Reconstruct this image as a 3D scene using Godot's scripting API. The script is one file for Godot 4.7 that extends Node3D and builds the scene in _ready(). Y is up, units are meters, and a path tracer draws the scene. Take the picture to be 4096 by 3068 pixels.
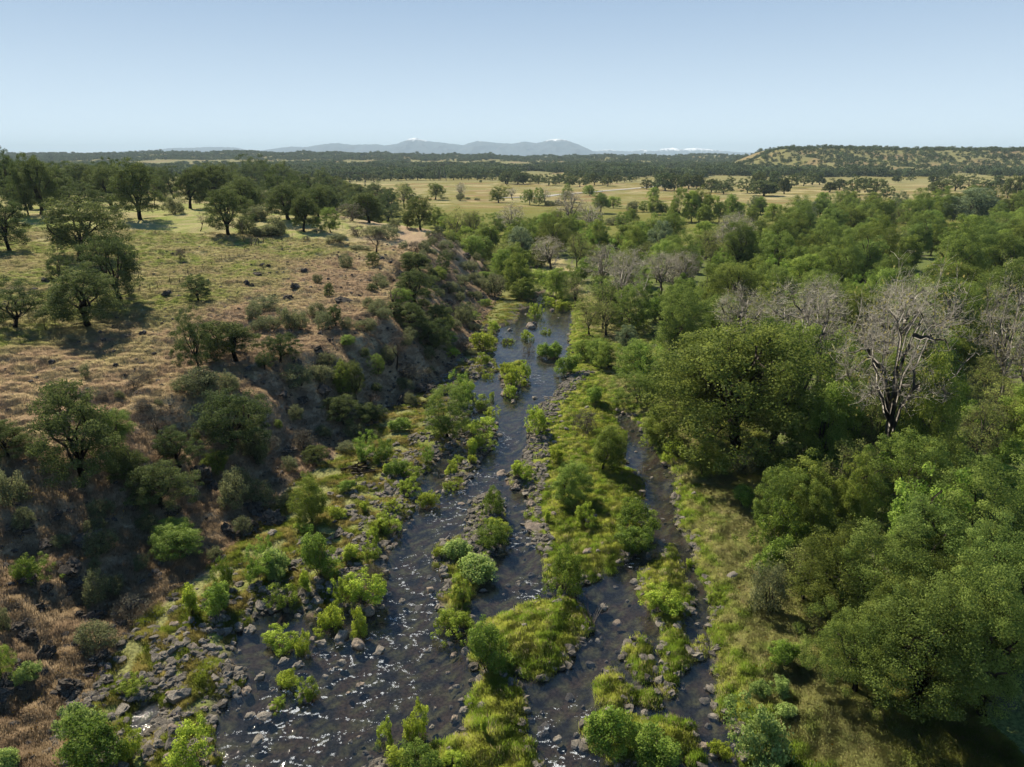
extends Node3D
# A creek valley seen from the air: rocky braided creek, dry oak slope on one side, leafy riverside wood on the other, plain, hills and snowy mountains.

const SUN_FROM := Vector3(-0.43, 0.72, -0.56)
var rng := RandomNumberGenerator.new()
var na := FastNoiseLite.new()
var nb := FastNoiseLite.new()
var nc := FastNoiseLite.new()
var sdf := PackedFloat32Array()
const GX := 270
const GZ := 440
const GC := 0.35
const GX0 := -47.0
const GZ0 := -22.0

func _ready() -> void:
	rng.seed = 4711
	var cam := Camera3D.new()
	cam.name = "camera"
	cam.position = Vector3(0, 30, 0)
	cam.rotation_degrees = Vector3(-17.9, 0, 0)
	cam.fov = 57.02
	cam.near = 0.5
	cam.far = 90000.0
	add_child(cam)
	var we := WorldEnvironment.new()
	we.name = "world_environment"
	var env := Environment.new()
	env.background_mode = Environment.BG_SKY
	var sm := ProceduralSkyMaterial.new()
	sm.sky_top_color = Color(0.28, 0.455, 0.66)
	sm.sky_horizon_color = Color(0.84, 0.91, 0.95)
	sm.sky_curve = 0.135
	sm.sky_energy_multiplier = 0.84
	sm.ground_bottom_color = Color(0.24, 0.25, 0.2)
	sm.ground_horizon_color = Color(0.84, 0.91, 0.95)
	sm.ground_curve = 0.02
	sm.sun_angle_max = 75.0
	sm.sun_curve = 0.3
	var sky := Sky.new()
	sky.sky_material = sm
	env.sky = sky
	env.tonemap_mode = Environment.TONE_MAPPER_LINEAR
	env.tonemap_exposure = 1.88
	env.sdfgi_enabled = true
	env.ssao_enabled = true
	env.ssil_enabled = true
	env.fog_enabled = true
	env.fog_mode = Environment.FOG_MODE_EXPONENTIAL
	env.fog_density = 0.000065
	env.fog_light_color = Color(0.85, 0.945, 1.0)
	we.environment = env
	add_child(we)
	var sun := DirectionalLight3D.new()
	sun.name = "sun"
	sun.light_energy = 1.6
	sun.light_color = Color(1.0, 0.95, 0.86)
	sun.light_angular_distance = 0.5
	sun.shadow_enabled = true
	sun.sky_mode = DirectionalLight3D.SKY_MODE_LIGHT_ONLY
	add_child(sun)
	sun.look_at_from_position(SUN_FROM * 100.0, Vector3.ZERO)
	na.seed = 11
	na.noise_type = FastNoiseLite.TYPE_SIMPLEX
	na.frequency = 1.0
	na.fractal_octaves = 3
	nb.seed = 23
	nb.noise_type = FastNoiseLite.TYPE_SIMPLEX
	nb.frequency = 1.0
	nb.fractal_type = FastNoiseLite.FRACTAL_NONE
	nc.seed = 5
	nc.noise_type = FastNoiseLite.TYPE_SIMPLEX
	nc.frequency = 1.0
	nc.fractal_type = FastNoiseLite.FRACTAL_RIDGED
	nc.fractal_octaves = 4
	make_materials()
	make_shore()
	make_ground()
	make_water()
	make_mountains()
	make_plants()
	make_rocks()
	make_items()
	make_far_woods()
	make_ground_cover()
	print("triangles ", tris, " things ", turns, " ", Time.get_ticks_msec())

# ---------------------------------------------------------------- helpers
var taken := {}
func numbered(n: String) -> String:
	var k: int = taken.get(n, 0)
	taken[n] = k + 1
	return n if k == 0 else "%s_%03d" % [n, k]

func tag(o: Node, label: String, category: String, group := "") -> void:
	o.set_meta("label", label)
	o.set_meta("category", category)
	if group != "":
		o.set_meta("group", group)

func piece(called: String, mesh: Mesh, mat: Material, parent: Node, kind := "") -> MeshInstance3D:
	var o := MeshInstance3D.new()
	o.name = called if parent != self else numbered(called)
	o.mesh = mesh
	if mat:
		o.material_override = mat
	if kind != "":
		o.set_meta("kind", kind)
	parent.add_child(o, true)
	return o

func base_node(called: String, at: Vector3, turn := 0.0, size := Vector3.ONE) -> Node3D:
	var o := Node3D.new()
	o.name = numbered(called)
	o.transform = Transform3D(Basis(Vector3.UP, turn).scaled_local(size), at)
	add_child(o)
	return o

func scatter(called: String, mesh: Mesh, mat: Material, where: Array[Transform3D], tints: PackedColorArray, label := "", category := "") -> void:
	var mm := MultiMesh.new()
	mm.transform_format = MultiMesh.TRANSFORM_3D
	mm.use_colors = tints.size() > 0
	mm.mesh = mesh
	mm.instance_count = where.size()
	for i in where.size():
		mm.set_instance_transform(i, where[i])
		if tints.size() > 0:
			mm.set_instance_color(i, tints[i])
	var o := MultiMeshInstance3D.new()
	o.name = numbered(called)
	o.multimesh = mm
	o.material_override = mat
	o.set_meta("kind", "stuff")
	if label != "":
		o.set_meta("label", label)
		o.set_meta("category", category)
	add_child(o)

func amesh(v: PackedVector3Array, n: PackedVector3Array, c: PackedColorArray, idx: PackedInt32Array, uv := PackedVector2Array()) -> ArrayMesh:
	var a := []
	a.resize(Mesh.ARRAY_MAX)
	a[Mesh.ARRAY_VERTEX] = v
	if n.size() > 0:
		a[Mesh.ARRAY_NORMAL] = n
	if c.size() > 0:
		a[Mesh.ARRAY_COLOR] = c
	if uv.size() > 0:
		a[Mesh.ARRAY_TEX_UV] = uv
	if idx.size() > 0:
		a[Mesh.ARRAY_INDEX] = idx
	var m := ArrayMesh.new()
	m.add_surface_from_arrays(Mesh.PRIMITIVE_TRIANGLES, a)
	return m

func lut(pts: PackedFloat32Array, x: float) -> float:
	# pts: x0, y0, x1, y1 ... with x rising
	var n := pts.size()
	if x <= pts[0]:
		return pts[1]
	var i := 2
	while i < n:
		if x < pts[i]:
			return lerpf(pts[i - 1], pts[i + 1], (x - pts[i - 2]) / (pts[i] - pts[i - 2]))
		i += 2
	return pts[n - 1]

# ---------------------------------------------------------------- materials
var M := {}
func noise_tex(freq: float, seed_: int, lo: Color, hi: Color, size := 512, kind := FastNoiseLite.TYPE_SIMPLEX, octaves := 5) -> NoiseTexture2D:
	var t := NoiseTexture2D.new()
	t.width = size
	t.height = size
	t.seamless = true
	var f := FastNoiseLite.new()
	f.seed = seed_
	f.noise_type = kind
	f.frequency = freq
	f.fractal_octaves = octaves
	f.fractal_gain = 0.62
	t.noise = f
	var g := Gradient.new()
	g.set_color(0, lo)
	g.set_color(1, hi)
	t.color_ramp = g
	return t

func mat(called: String, col: Color, rough := 0.9, vertex := false) -> StandardMaterial3D:
	var m := StandardMaterial3D.new()
	m.resource_name = called
	m.albedo_color = col.linear_to_srgb()
	m.roughness = rough
	m.metallic_specular = 0.3
	m.vertex_color_use_as_albedo = vertex
	M[called] = m
	return m

func make_materials() -> void:
	var fine := noise_tex(0.035, 3, Color(0.55, 0.55, 0.55), Color(1.22, 1.2, 1.16))
	var lumps := noise_tex(0.02, 9, Color.BLACK, Color.WHITE)
	var m := mat("earth", Color.WHITE, 0.95, true)
	m.albedo_texture = fine
	m.uv1_triplanar = true
	m.uv1_world_triplanar = true
	m.uv1_scale = Vector3.ONE * 0.16
	m.heightmap_enabled = true
	m.heightmap_texture = lumps
	m.heightmap_scale = 5.0
	m.metallic_specular = 0.1
	m = mat("water", Color(0.01, 0.014, 0.018, 1.0), 0.06)
	m.albedo_color.a = 0.3
	m.transparency = BaseMaterial3D.TRANSPARENCY_ALPHA
	m.metallic_specular = 0.42
	var nt := noise_tex(0.012, 31, Color.BLACK, Color.WHITE, 512, FastNoiseLite.TYPE_SIMPLEX, 4)
	nt.as_normal_map = true
	nt.bump_strength = 5.0
	m.normal_enabled = true
	m.normal_texture = nt
	m.normal_scale = 0.22
	m.uv1_triplanar = true
	m.uv1_world_triplanar = true
	m.uv1_scale = Vector3(1.4, 1.4, 1.4)
	m = mat("hazed_rock_and_road", Color.WHITE, 0.95, true)
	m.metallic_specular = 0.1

# ---------------------------------------------------------------- the shore: signed distance to the water's edge
const WATERS := [[-15.1, -28.6, -16.2, -30.3, -16.6, -33.3, -16.2, -34.5, -15.9, -35.3, -17.5, -36.7, -18.1, -38.6, -17.8, -40.7, -16.4, -41.8, -13.4, -40.8, -11.2, -41.8, -9.7, -40.9, -9.3, -42.3, -9.4, -45.4, -9.7, -47.8, -10.0, -51.2, -9.7, -53.2, -9.4, -53.8, -8.5, -55.5, -9.6, -58.6, -9.0, -61.2, -9.5, -62.9, -7.9, -64.3, -8.0, -67.3, -6.2, -69.6, -5.8, -72.4, -5.3, -76.1, -5.3, -81.5, -5.9, -86.2, -6.1, -92.3, -5.3, -94.0, -4.2, -97.0, -1.6, -98.8, -2.8, -103.4, -3.1, -107.7, -2.6, -114.5, -2.6, -122.4, -2.2, -126.3, 0.8, -130.3, 1.6, -141.7, 4.3, -145.4, 5.7, -155.0, 6.8, -162.6, 8.1, -159.5, 9.5, -145.4, 12.3, -144.2, 11.4, -130.3, 9.8, -118.8, 9.0, -106.9, 7.9, -97.0, 8.0, -94.0, 10.5, -90.0, 13.1, -81.9, 14.4, -79.7, 14.9, -76.1, 15.4, -73.5, 15.5, -70.6, 15.3, -68.6, 15.6, -65.8, 16.1, -62.8, 15.0, -58.9, 14.7, -56.5, 14.1, -53.0, 14.7, -52.1, 14.4, -50.1, 14.1, -47.7, 13.9, -44.6, 14.1, -42.1, 13.2, -39.9, 12.9, -38.4, 12.8, -37.0, 12.2, -34.4, 11.6, -32.6, 12.0, -31.6, 12.2, -30.3, 12.1, -28.6, 13.0, -18.0, -16.0, -18.0],
	[-21.0, -30.8, -21.5, -32.1, -21.0, -33.3, -20.3, -33.7, -19.9, -32.3, -19.8, -30.8, -20.1, -30.3]]
const LANDS := [[9.0, -96.9, 6.5, -91.2, 5.6, -88.2, 4.9, -86.2, 3.8, -84.2, 2.5, -80.4, 2.1, -77.7, 1.7, -74.2, 1.8, -71.3, 1.4, -69.3, 1.2, -66.7, -0.2, -63.5, -0.8, -61.2, 1.0, -60.0, 1.7, -58.7, 1.2, -55.4, 1.5, -52.3, 2.1, -50.7, 2.3, -49.6, 2.6, -48.3, 2.3, -45.9, 2.7, -44.8, 4.2, -44.2, 5.1, -45.0, 6.0, -45.1, 7.0, -46.1, 7.9, -46.5, 9.1, -48.3, 10.8, -50.1, 11.4, -53.6, 11.7, -57.4, 12.0, -58.4, 12.6, -61.5, 12.4, -64.0, 11.3, -65.1, 12.0, -69.9, 12.7, -74.0, 12.2, -79.7, 14.1, -83.1, 12.1, -92.2],
	[-0.5, -41.2, 0.5, -42.0, 1.5, -42.5, 4.1, -43.2, 4.8, -42.5, 5.1, -40.8, 5.4, -39.9, 4.5, -38.4, 4.1, -37.6, 3.4, -36.2, 2.5, -35.5, 2.2, -34.8, 1.0, -34.7, 0.2, -35.4, -0.9, -35.5, -2.4, -35.7, -2.9, -38.4, -2.0, -40.4],
	[-1.8, -35.4, -2.5, -33.6, -2.4, -32.2, -3.0, -30.4, -3.6, -30.0, -5.4, -29.3, -7.3, -28.6, -7.1, -27.3, 1.6, -27.3, 1.5, -28.6, 1.2, -29.1, 1.1, -30.1, 0.6, -31.1, 0.8, -32.8, 0.4, -34.4, -0.7, -35.5],
	[12.9, -50.5, 11.6, -48.6, 9.6, -46.1, 9.2, -43.7, 9.2, -42.1, 10.0, -41.3, 10.0, -39.9, 9.3, -37.3, 9.5, -36.3, 8.9, -34.4, 8.9, -33.4, 9.4, -33.2, 9.8, -34.9, 10.5, -35.7, 11.3, -36.6, 12.4, -36.9, 12.6, -38.6, 11.3, -37.6, 11.4, -39.1, 11.5, -40.9, 12.6, -42.1, 13.0, -44.8, 13.1, -47.4],
	[8.4, -39.1, 8.7, -38.7, 8.9, -37.0, 9.0, -35.7, 8.7, -34.4, 7.9, -34.3, 7.4, -34.9, 7.1, -35.9, 6.9, -37.0, 7.2, -38.1],
	[6.3, -36.3, 6.4, -35.4, 6.9, -34.4, 7.3, -33.5, 7.0, -32.6, 5.9, -32.3, 5.1, -32.6, 4.8, -33.4, 5.2, -34.9],
	[7.4, -33.5, 8.1, -34.1, 8.6, -33.5, 8.6, -32.9, 7.8, -32.5, 7.5, -32.7],
	[4.0, -31.4, 5.3, -32.3, 6.9, -32.1, 7.4, -31.6, 9.1, -31.9, 10.0, -30.8, 9.7, -28.6, 5.1, -29.0, 3.8, -30.0],
	[-3.4, -58.7, -1.4, -60.2, -0.6, -56.3, -1.0, -52.3, -1.4, -50.0, -1.7, -46.1, -2.7, -45.1, -3.1, -42.1, -2.8, -40.1, -4.5, -40.1, -5.2, -42.1, -4.8, -45.1, -5.9, -47.4, -6.2, -50.0, -3.9, -51.9],
	[-6.6, -61.3, -5.3, -66.5, -4.9, -77.1, -2.0, -77.9, -1.6, -73.2, -2.4, -69.7, -4.1, -63.5, -4.7, -60.2],
	[-0.9, -88.0, -1.7, -96.9, -0.7, -101.9, 1.6, -104.7, 2.2, -96.9, 0.7, -90.0]]

func fill(mask: PackedByteArray, pts: Array, value: int) -> void:
	var n := pts.size() / 2
	var zmin := 1e9
	var zmax := -1e9
	for i in n:
		zmin = minf(zmin, pts[i * 2 + 1])
		zmax = maxf(zmax, pts[i * 2 + 1])
	var j0 := maxi(0, int((GZ0 - zmax) / GC))
	var j1 := mini(GZ - 1, int((GZ0 - zmin) / GC) + 1)
	for j in range(j0, j1 + 1):
		var z := GZ0 - j * GC
		var xs := PackedFloat32Array()
		for i in n:
			var k := (i + 1) % n
			var za: float = pts[i * 2 + 1]
			var zb: float = pts[k * 2 + 1]
			if (za > z) != (zb > z):
				xs.append(pts[i * 2] + (z - za) / (zb - za) * (pts[k * 2] - pts[i * 2]))
		xs.sort()
		for q in xs.size() / 2:
			var a := maxi(0, int(ceil((xs[q * 2] - GX0) / GC)))
			var b := mini(GX - 1, int(floor((xs[q * 2 + 1] - GX0) / GC)))
			for i in range(a, b + 1):
				mask[j * GX + i] = value

func chamfer(mask: PackedByteArray, from: int) -> PackedFloat32Array:
	var d := PackedFloat32Array()
	d.resize(GX * GZ)
	for i in d.size():
		d[i] = 0.0 if mask[i] == from else 60.0
	for j in range(1, GZ):
		for i in range(1, GX - 1):
			var p := j * GX + i
			var v := d[p]
			v = minf(v, minf(minf(d[p - 1] + 1.0, d[p - GX] + 1.0), minf(d[p - GX - 1], d[p - GX + 1]) + 1.41))
			d[p] = v
	for j in range(GZ - 2, -1, -1):
		for i in range(GX - 2, 0, -1):
			var p := j * GX + i
			var v := d[p]
			v = minf(v, minf(minf(d[p + 1] + 1.0, d[p + GX] + 1.0), minf(d[p + GX - 1], d[p + GX + 1]) + 1.41))
			d[p] = v
	return d

func make_shore() -> void:
	var mask := PackedByteArray()
	mask.resize(GX * GZ)
	for w in WATERS:
		fill(mask, w, 1)
	for l in LANDS:
		fill(mask, l, 0)
	var a := chamfer(mask, 1)
	var b := chamfer(mask, 0)
	sdf.resize(GX * GZ)
	for i in sdf.size():
		sdf[i] = (a[i] - b[i]) * GC

func shore(x: float, z: float) -> float:
	# metres from the water's edge, negative in the water
	var u := (x - GX0) / GC
	var v := (GZ0 - z) / GC
	if v < 0.0:
		v = 0.0
	if u < 1.0 or u > GX - 3 or v > GZ - 3:
		return 14.0
	var i := int(u)
	var j := int(v)
	u -= i
	v -= j
	var p := j * GX + i
	var d := lerpf(lerpf(sdf[p], sdf[p + 1], u), lerpf(sdf[p + GX], sdf[p + GX + 1], u), v)
	return d + 0.28 * nb.get_noise_2d(x * 0.8, z * 0.8) + 0.12 * nb.get_noise_2d(x * 2.3, z * 2.3)

# toe of the dry slope and edge of the wooded bank: x against -z
const TOE := [-40.0, -24.0, 0.0, -24.0, 20.0, -23.0, 27.8, -22.6, 34.1, -24.1, 39.6, -24.8, 44.0, -23.2, 51.6, -21.2, 59.0, -21.0, 65.2, -18.6, 74.0, -16.6, 83.7, -13.6, 93.2, -9.2, 107.7, -7.0, 124.9, -5.6, 148.1, -3.2, 181.0, -1.0, 205.0, -12.0, 235.0, -28.0, 270.0, -50.0, 320.0, -92.0, 380.0, -160.0, 450.0, -330.0, 700.0, -1200.0]
const BANK := [-40.0, 12.5, 28.0, 12.2, 36.0, 11.6, 48.0, 12.6, 56.0, 14.0, 66.0, 14.6, 78.0, 13.6, 90.0, 10.5, 110.0, 10.5, 130.0, 11.8, 150.0, 11.0, 165.0, 8.5, 200.0, 6.0, 400.0, 0.0]
var toe_t := PackedFloat32Array(TOE)
var bank_t := PackedFloat32Array(BANK)
const CREST := [-3400.0, 622.0, -3200.0, 620.0, -2750.0, 616.0, -1650.0, 611.0, -1190.0, 613.0, -550.0, 618.0, -240.0, 622.0, 0.0, 624.0, 380.0, 628.0, 480.0, 627.0, 740.0, 618.0, 960.0, 622.0, 1270.0, 623.0, 1560.0, 628.0, 3500.0, 628.0]
var crest_t := PackedFloat32Array(CREST)

func up_slope(x: float, z: float) -> float:
	var d := -z
	var xt := lut(toe_t, d)
	var g := (lut(toe_t, d + 3.0) - lut(toe_t, d - 3.0)) / 6.0
	return (xt - x) / sqrt(1.0 + g * g)

func far_height(x: float, z: float) -> float:
	var d := -z
	var h := 2.6
	h += smoothstep(820.0, 1150.0, d) * (2.0 + 5.0 * maxf(0.0, na.get_noise_2d(x * 0.0035 + 7.0, z * 0.0022)) + 2.0 * nb.get_noise_2d(x * 0.012, z * 0.009))
	if d > 1700.0:
		var top := 30.0 + (622.0 - lut(crest_t, x * 4500.0 / d)) / 2824.0 * 2900.0 - 4.0 + 9.0 * nc.get_noise_2d(x * 0.0028, 4.0)
		var rise := smoothstep(1850.0, 2850.0, d) * (1.0 - 0.75 * smoothstep(3000.0, 3600.0, d))
		var fold := 0.5 + 0.5 * nc.get_noise_2d(x * 0.0021, z * 0.0021)
		h = lerpf(h, top, rise * lerpf(0.62 + 0.38 * fold, 1.0, smoothstep(2650.0, 2900.0, d)))
	# the flat-topped hill on the wooded side
	if x > 300.0 and d > 950.0 and d < 2600.0:
		var side := smoothstep(0.29 * d, 0.365 * d, x + 30.0 * nb.get_noise_2d(z * 0.01, 3.0))
		var face := smoothstep(1040.0, 1420.0, d + 90.0 * nc.get_noise_2d(x * 0.004, 9.0)) * (1.0 - smoothstep(2000.0, 2500.0, d))
		var gully := 0.82 + 0.18 * nc.get_noise_2d(x * 0.006, z * 0.002)
		h += 36.0 * side * face * lerpf(gully, 1.0, smoothstep(0.8, 1.0, face)) * (1.0 - 0.1 * smoothstep(500.0, 1100.0, x))
	return h

func H(x: float, z: float) -> float:
	var d := -z
	if d > 760.0:
		return far_height(x, z)
	var s := up_slope(x, z)
	var sh := shore(x, z) if (absf(x) < 46.0 and d < 174.0) else 14.0
	var low := 2.6
	if d < 260.0:
		# valley floor
		if sh < 0.0:
			low = maxf(-0.5, sh * 0.3) - 0.05 + 0.06 * nb.get_noise_2d(x * 1.3, z * 1.3)
		else:
			low = 0.03 + minf(sh * 0.22, 0.45) + 0.03 * nb.get_noise_2d(x * 0.9, z * 0.9) * minf(1.0, sh) + 0.12 * nb.get_noise_2d(x * 0.22, z * 0.22) * minf(1.0, sh * 0.4)
			var r := x - lut(bank_t, d)
			if r > 0.0:
				low += 2.2 * smoothstep(0.0, 26.0, r) + 0.35 * na.get_noise_2d(x * 0.06, z * 0.06) * smoothstep(2.0, 12.0, r)
		low = lerpf(low, 2.4, smoothstep(170.0, 260.0, d))
	if s > -3.0:
		var wide := lut(PackedFloat32Array([0.0, 26.0, 44.0, 22.0, 60.0, 15.0, 76.0, 9.0, 90.0, 8.5, 120.0, 13.0, 180.0, 19.0, 300.0, 30.0, 700.0, 60.0]), d)
		var ss := maxf(0.0, s + 0.8 * nb.get_noise_2d(x * 0.12, z * 0.12) * minf(1.0, maxf(0.0, s)))
		var crest := 6.8 + 1.6 * smoothstep(70.0, 110.0, d) + 2.6 * exp(-pow((d - 178.0) / 30.0, 2.0))
		var h := crest * smoothstep(-0.08 * wide, wide, ss) * (1.0 if ss > 0.0 else 0.0)
		h = crest * smoothstep(0.0, wide, ss)
		h += 6.5 * (1.0 - exp(-maxf(0.0, ss - wide * 0.7) / 55.0)) * (1.0 - 0.5 * smoothstep(300.0, 700.0, d))
		var rough := smoothstep(0.5, 4.0, s)
		h += rough * (0.5 * na.get_noise_2d(x * 0.09, z * 0.09) + 0.09 * nb.get_noise_2d(x * 0.6, z * 0.6) + 0.035 * nb.get_noise_2d(x * 1.7, z * 1.7))
		if d < 150.0 and s < wide * 1.6:
			h += rough * 0.7 * maxf(0.0, nc.get_noise_2d(x * 0.07, z * 0.07)) * (1.0 - smoothstep(wide, wide * 1.6, s))
		low += h
	else:
		low += 0.25 * nb.get_noise_2d(x * 0.03, z * 0.03) * smoothstep(200.0, 300.0, d)
	return low

const DRY := Color(0.37, 0.28, 0.19)
const STRAW := Color(0.43, 0.355, 0.215)
const GREEN := Color(0.235, 0.28, 0.08)
const LUSH := Color(0.2, 0.28, 0.05)
const SOIL := Color(0.21, 0.155, 0.105)
const STONE := Color(0.125, 0.115, 0.1)
const BED := Color(0.065, 0.05, 0.036)
const GOLD := Color(0.26, 0.25, 0.12)
const DUFF := Color(0.13, 0.165, 0.055)

func ground_color(x: float, z: float) -> Color:
	var d := -z
	var n1 := na.get_noise_2d(x * 0.05, z * 0.05)
	var n2 := nb.get_noise_2d(x * 0.45 + 50.0, z * 0.45)
	if d > 760.0:
		var c := GOLD.lerp(Color(0.22, 0.2, 0.075), smoothstep(-0.1, 0.5, na.get_noise_2d(x * 0.004, z * 0.012)))
		if d > 1000.0:
			c = c.lerp(Color(0.19, 0.19, 0.085), 0.6 + 0.5 * na.get_noise_2d(x * 0.006, z * 0.005))
			c = c.lerp(Color(0.26, 0.2, 0.11), smoothstep(0.2, 0.5, na.get_noise_2d(x * 0.008 + 30.0, z * 0.006)))
		return c
	var s := up_slope(x, z)
	if s > 0.0:
		var wide := lut(PackedFloat32Array([0.0, 26.0, 44.0, 22.0, 60.0, 15.0, 76.0, 9.0, 90.0, 8.5, 120.0, 13.0, 180.0, 19.0]), d)
		var g := smoothstep(wide + 14.0, wide + 30.0, s + 9.0 * n1 + 4.0 * n2 + 12.0 * smoothstep(100.0, 170.0, d))
		var c := DRY.lerp(STRAW, smoothstep(-0.4, 0.6, n1 + 0.5 * n2))
		c = c.lerp(GREEN.lerp(STRAW, clampf(0.25 + 0.5 * n2, 0.0, 1.0)), g * (0.55 + 0.45 * smoothstep(-0.35, 0.2, na.get_noise_2d(x * 0.033 + 9.0, z * 0.05))))
		if d < 60.0:
			c = c.lerp(GREEN.lerp(STRAW, 0.55), 0.3 * smoothstep(0.0, 0.6, na.get_noise_2d(x * 0.12, z * 0.12)))
		var steep := (1.0 - smoothstep(wide * 0.55, wide * 1.05, s + 2.0 * n2))
		c = c.lerp(SOIL.lerp(DRY, clampf(0.55 + 0.6 * n2, 0.0, 1.0)), 0.75 * steep)
		return c
	if d > 230.0:
		var streak := na.get_noise_2d(x * 0.008, z * 0.05)
		var c := GOLD.lerp(Color(0.2, 0.19, 0.055), smoothstep(-0.15, 0.45, streak + 0.5 * n1))
		c = c.lerp(Color(0.42, 0.36, 0.2), smoothstep(0.15, 0.6, na.get_noise_2d(x * 0.02 + 40.0, z * 0.11)))
		c = c.lerp(Color(0.26, 0.16, 0.09), 0.6 * smoothstep(0.1, 0.5, na.get_noise_2d(x * 0.012 - 40.0, z * 0.04)))
		return c.lerp(Color(0.16, 0.175, 0.045), 0.85 * (1.0 - smoothstep(330.0, 470.0, d + 40.0 * streak)))
	var sh := shore(x, z) if (absf(x) < 46.0 and d < 174.0) else 14.0
	var r := x - lut(bank_t, d)
	if sh < 0.0:
		return BED.lerp(Color(0.03, 0.03, 0.028), smoothstep(-0.3, 0.4, n2)).lerp(Color(0.1, 0.1, 0.055), smoothstep(0.2, 0.7, nb.get_noise_2d(x * 1.1, z * 1.1)))
	var stony := 1.0 - smoothstep(0.25, 0.9 + 0.9 * n2, sh)
	if r > -1.0:
		var c := LUSH.lerp(Color(0.3, 0.32, 0.12), smoothstep(-0.2, 0.6, n1 + n2 * 0.6)).lerp(STRAW, 0.8 * smoothstep(1.5, 4.0, r + 2.0 * n2))
		c = c.lerp(DUFF, smoothstep(6.0, 10.0, r + 3.0 * n1))
		return c.lerp(STONE, stony)
	if x > 1.5 and d < 110.0:
		return LUSH.lerp(Color(0.24, 0.25, 0.06), smoothstep(-0.3, 0.6, n2)).lerp(STONE, maxf(stony, 0.0))
	var c2 := STONE.lerp(GREEN, smoothstep(0.6, 2.6, sh + 1.4 * n2)).lerp(STRAW, 0.3 * smoothstep(2.0, 5.0, sh + 2.0 * n1))
	c2 = c2 * 0.72
	return c2.lerp(SOIL, 0.5 * (1.0 - smoothstep(0.2, 0.7, sh)))

func steps(fine_to: float, first: float, step: float, growth: float, last: float) -> PackedFloat32Array:
	var out := PackedFloat32Array()
	var v := first
	while v < last:
		out.append(v)
		v += step if v < fine_to else step + (v - fine_to) * growth
	out.append(last)
	return out

func make_ground() -> void:
	var right := steps(40.0, 0.0, 0.45, 0.045, 21000.0)
	var xs := PackedFloat32Array()
	for i in range(right.size() - 1, 0, -1):
		xs.append(-right[i])
	xs.append_array(right)
	var zs := PackedFloat32Array([-60.0, -30.0, -12.0, 0.0, 6.0, 12.0, 17.0])
	zs.append_array(steps(96.0, 20.0, 0.45, 0.022, 27000.0))
	var nx := xs.size()
	var nz := zs.size()
	var v := PackedVector3Array()
	var c := PackedColorArray()
	v.resize(nx * nz)
	c.resize(nx * nz)
	for j in nz:
		var z := -zs[j]
		for i in nx:
			var x := xs[i]
			v[j * nx + i] = Vector3(x, H(x, z), z)
			c[j * nx + i] = ground_color(x, z)
	var n := PackedVector3Array()
	n.resize(nx * nz)
	var idx := PackedInt32Array()
	idx.resize((nx - 1) * (nz - 1) * 6)
	var q := 0
	for j in nz:
		for i in nx:
			var p := j * nx + i
			var a := v[p + 1] if i < nx - 1 else v[p]
			var b := v[p - 1] if i > 0 else v[p]
			var e := v[p + nx] if j < nz - 1 else v[p]
			var f := v[p - nx] if j > 0 else v[p]
			n[p] = (a - b).cross(e - f).normalized()
			if i < nx - 1 and j < nz - 1:
				idx[q] = p
				idx[q + 1] = p + nx
				idx[q + 2] = p + nx + 1
				idx[q + 3] = p
				idx[q + 4] = p + nx + 1
				idx[q + 5] = p + 1
				q += 6
	piece("ground", amesh(v, n, c, idx), M.earth, self, "structure")
	print("ground ", nx, "x", nz, " ", Time.get_ticks_msec())

func rapid(x: float, z: float) -> float:
	# how rough the water is: riffles between pools
	var d := -z
	var r := 0.0
	for p in [[-4.5, 57.0, 4.0], [-4.0, 53.0, 3.0], [-7.0, 46.0, 3.0], [-7.0, 43.0, 3.5], [-6.5, 39.0, 3.0], [-9.0, 35.0, 4.0], [-12.0, 31.0, 4.0], [-3.5, 64.0, 3.0], [-2.2, 72.0, 3.0], [8.6, 48.5, 1.6], [1.5, 43.5, 2.0], [0.8, 51.0, 1.5], [3.5, 29.5, 3.0], [11.0, 64.0, 3.0], [3.0, 95.0, 3.0]]:
		var q: float = Vector2(x - p[0], (d - p[1]) * 0.8).length() / p[2]
		r = maxf(r, 1.0 - smoothstep(0.3, 1.25, q))
	return r

func wave(x: float, z: float) -> float:
	var r := rapid(x, z)
	return 0.003 * nb.get_noise_2d(x * 1.2, z * 1.0) + r * (0.012 * nb.get_noise_2d(x * 1.4 + 9.0, z * 1.1) + 0.012 * nc.get_noise_2d(x * 0.9, z * 0.8))

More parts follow.
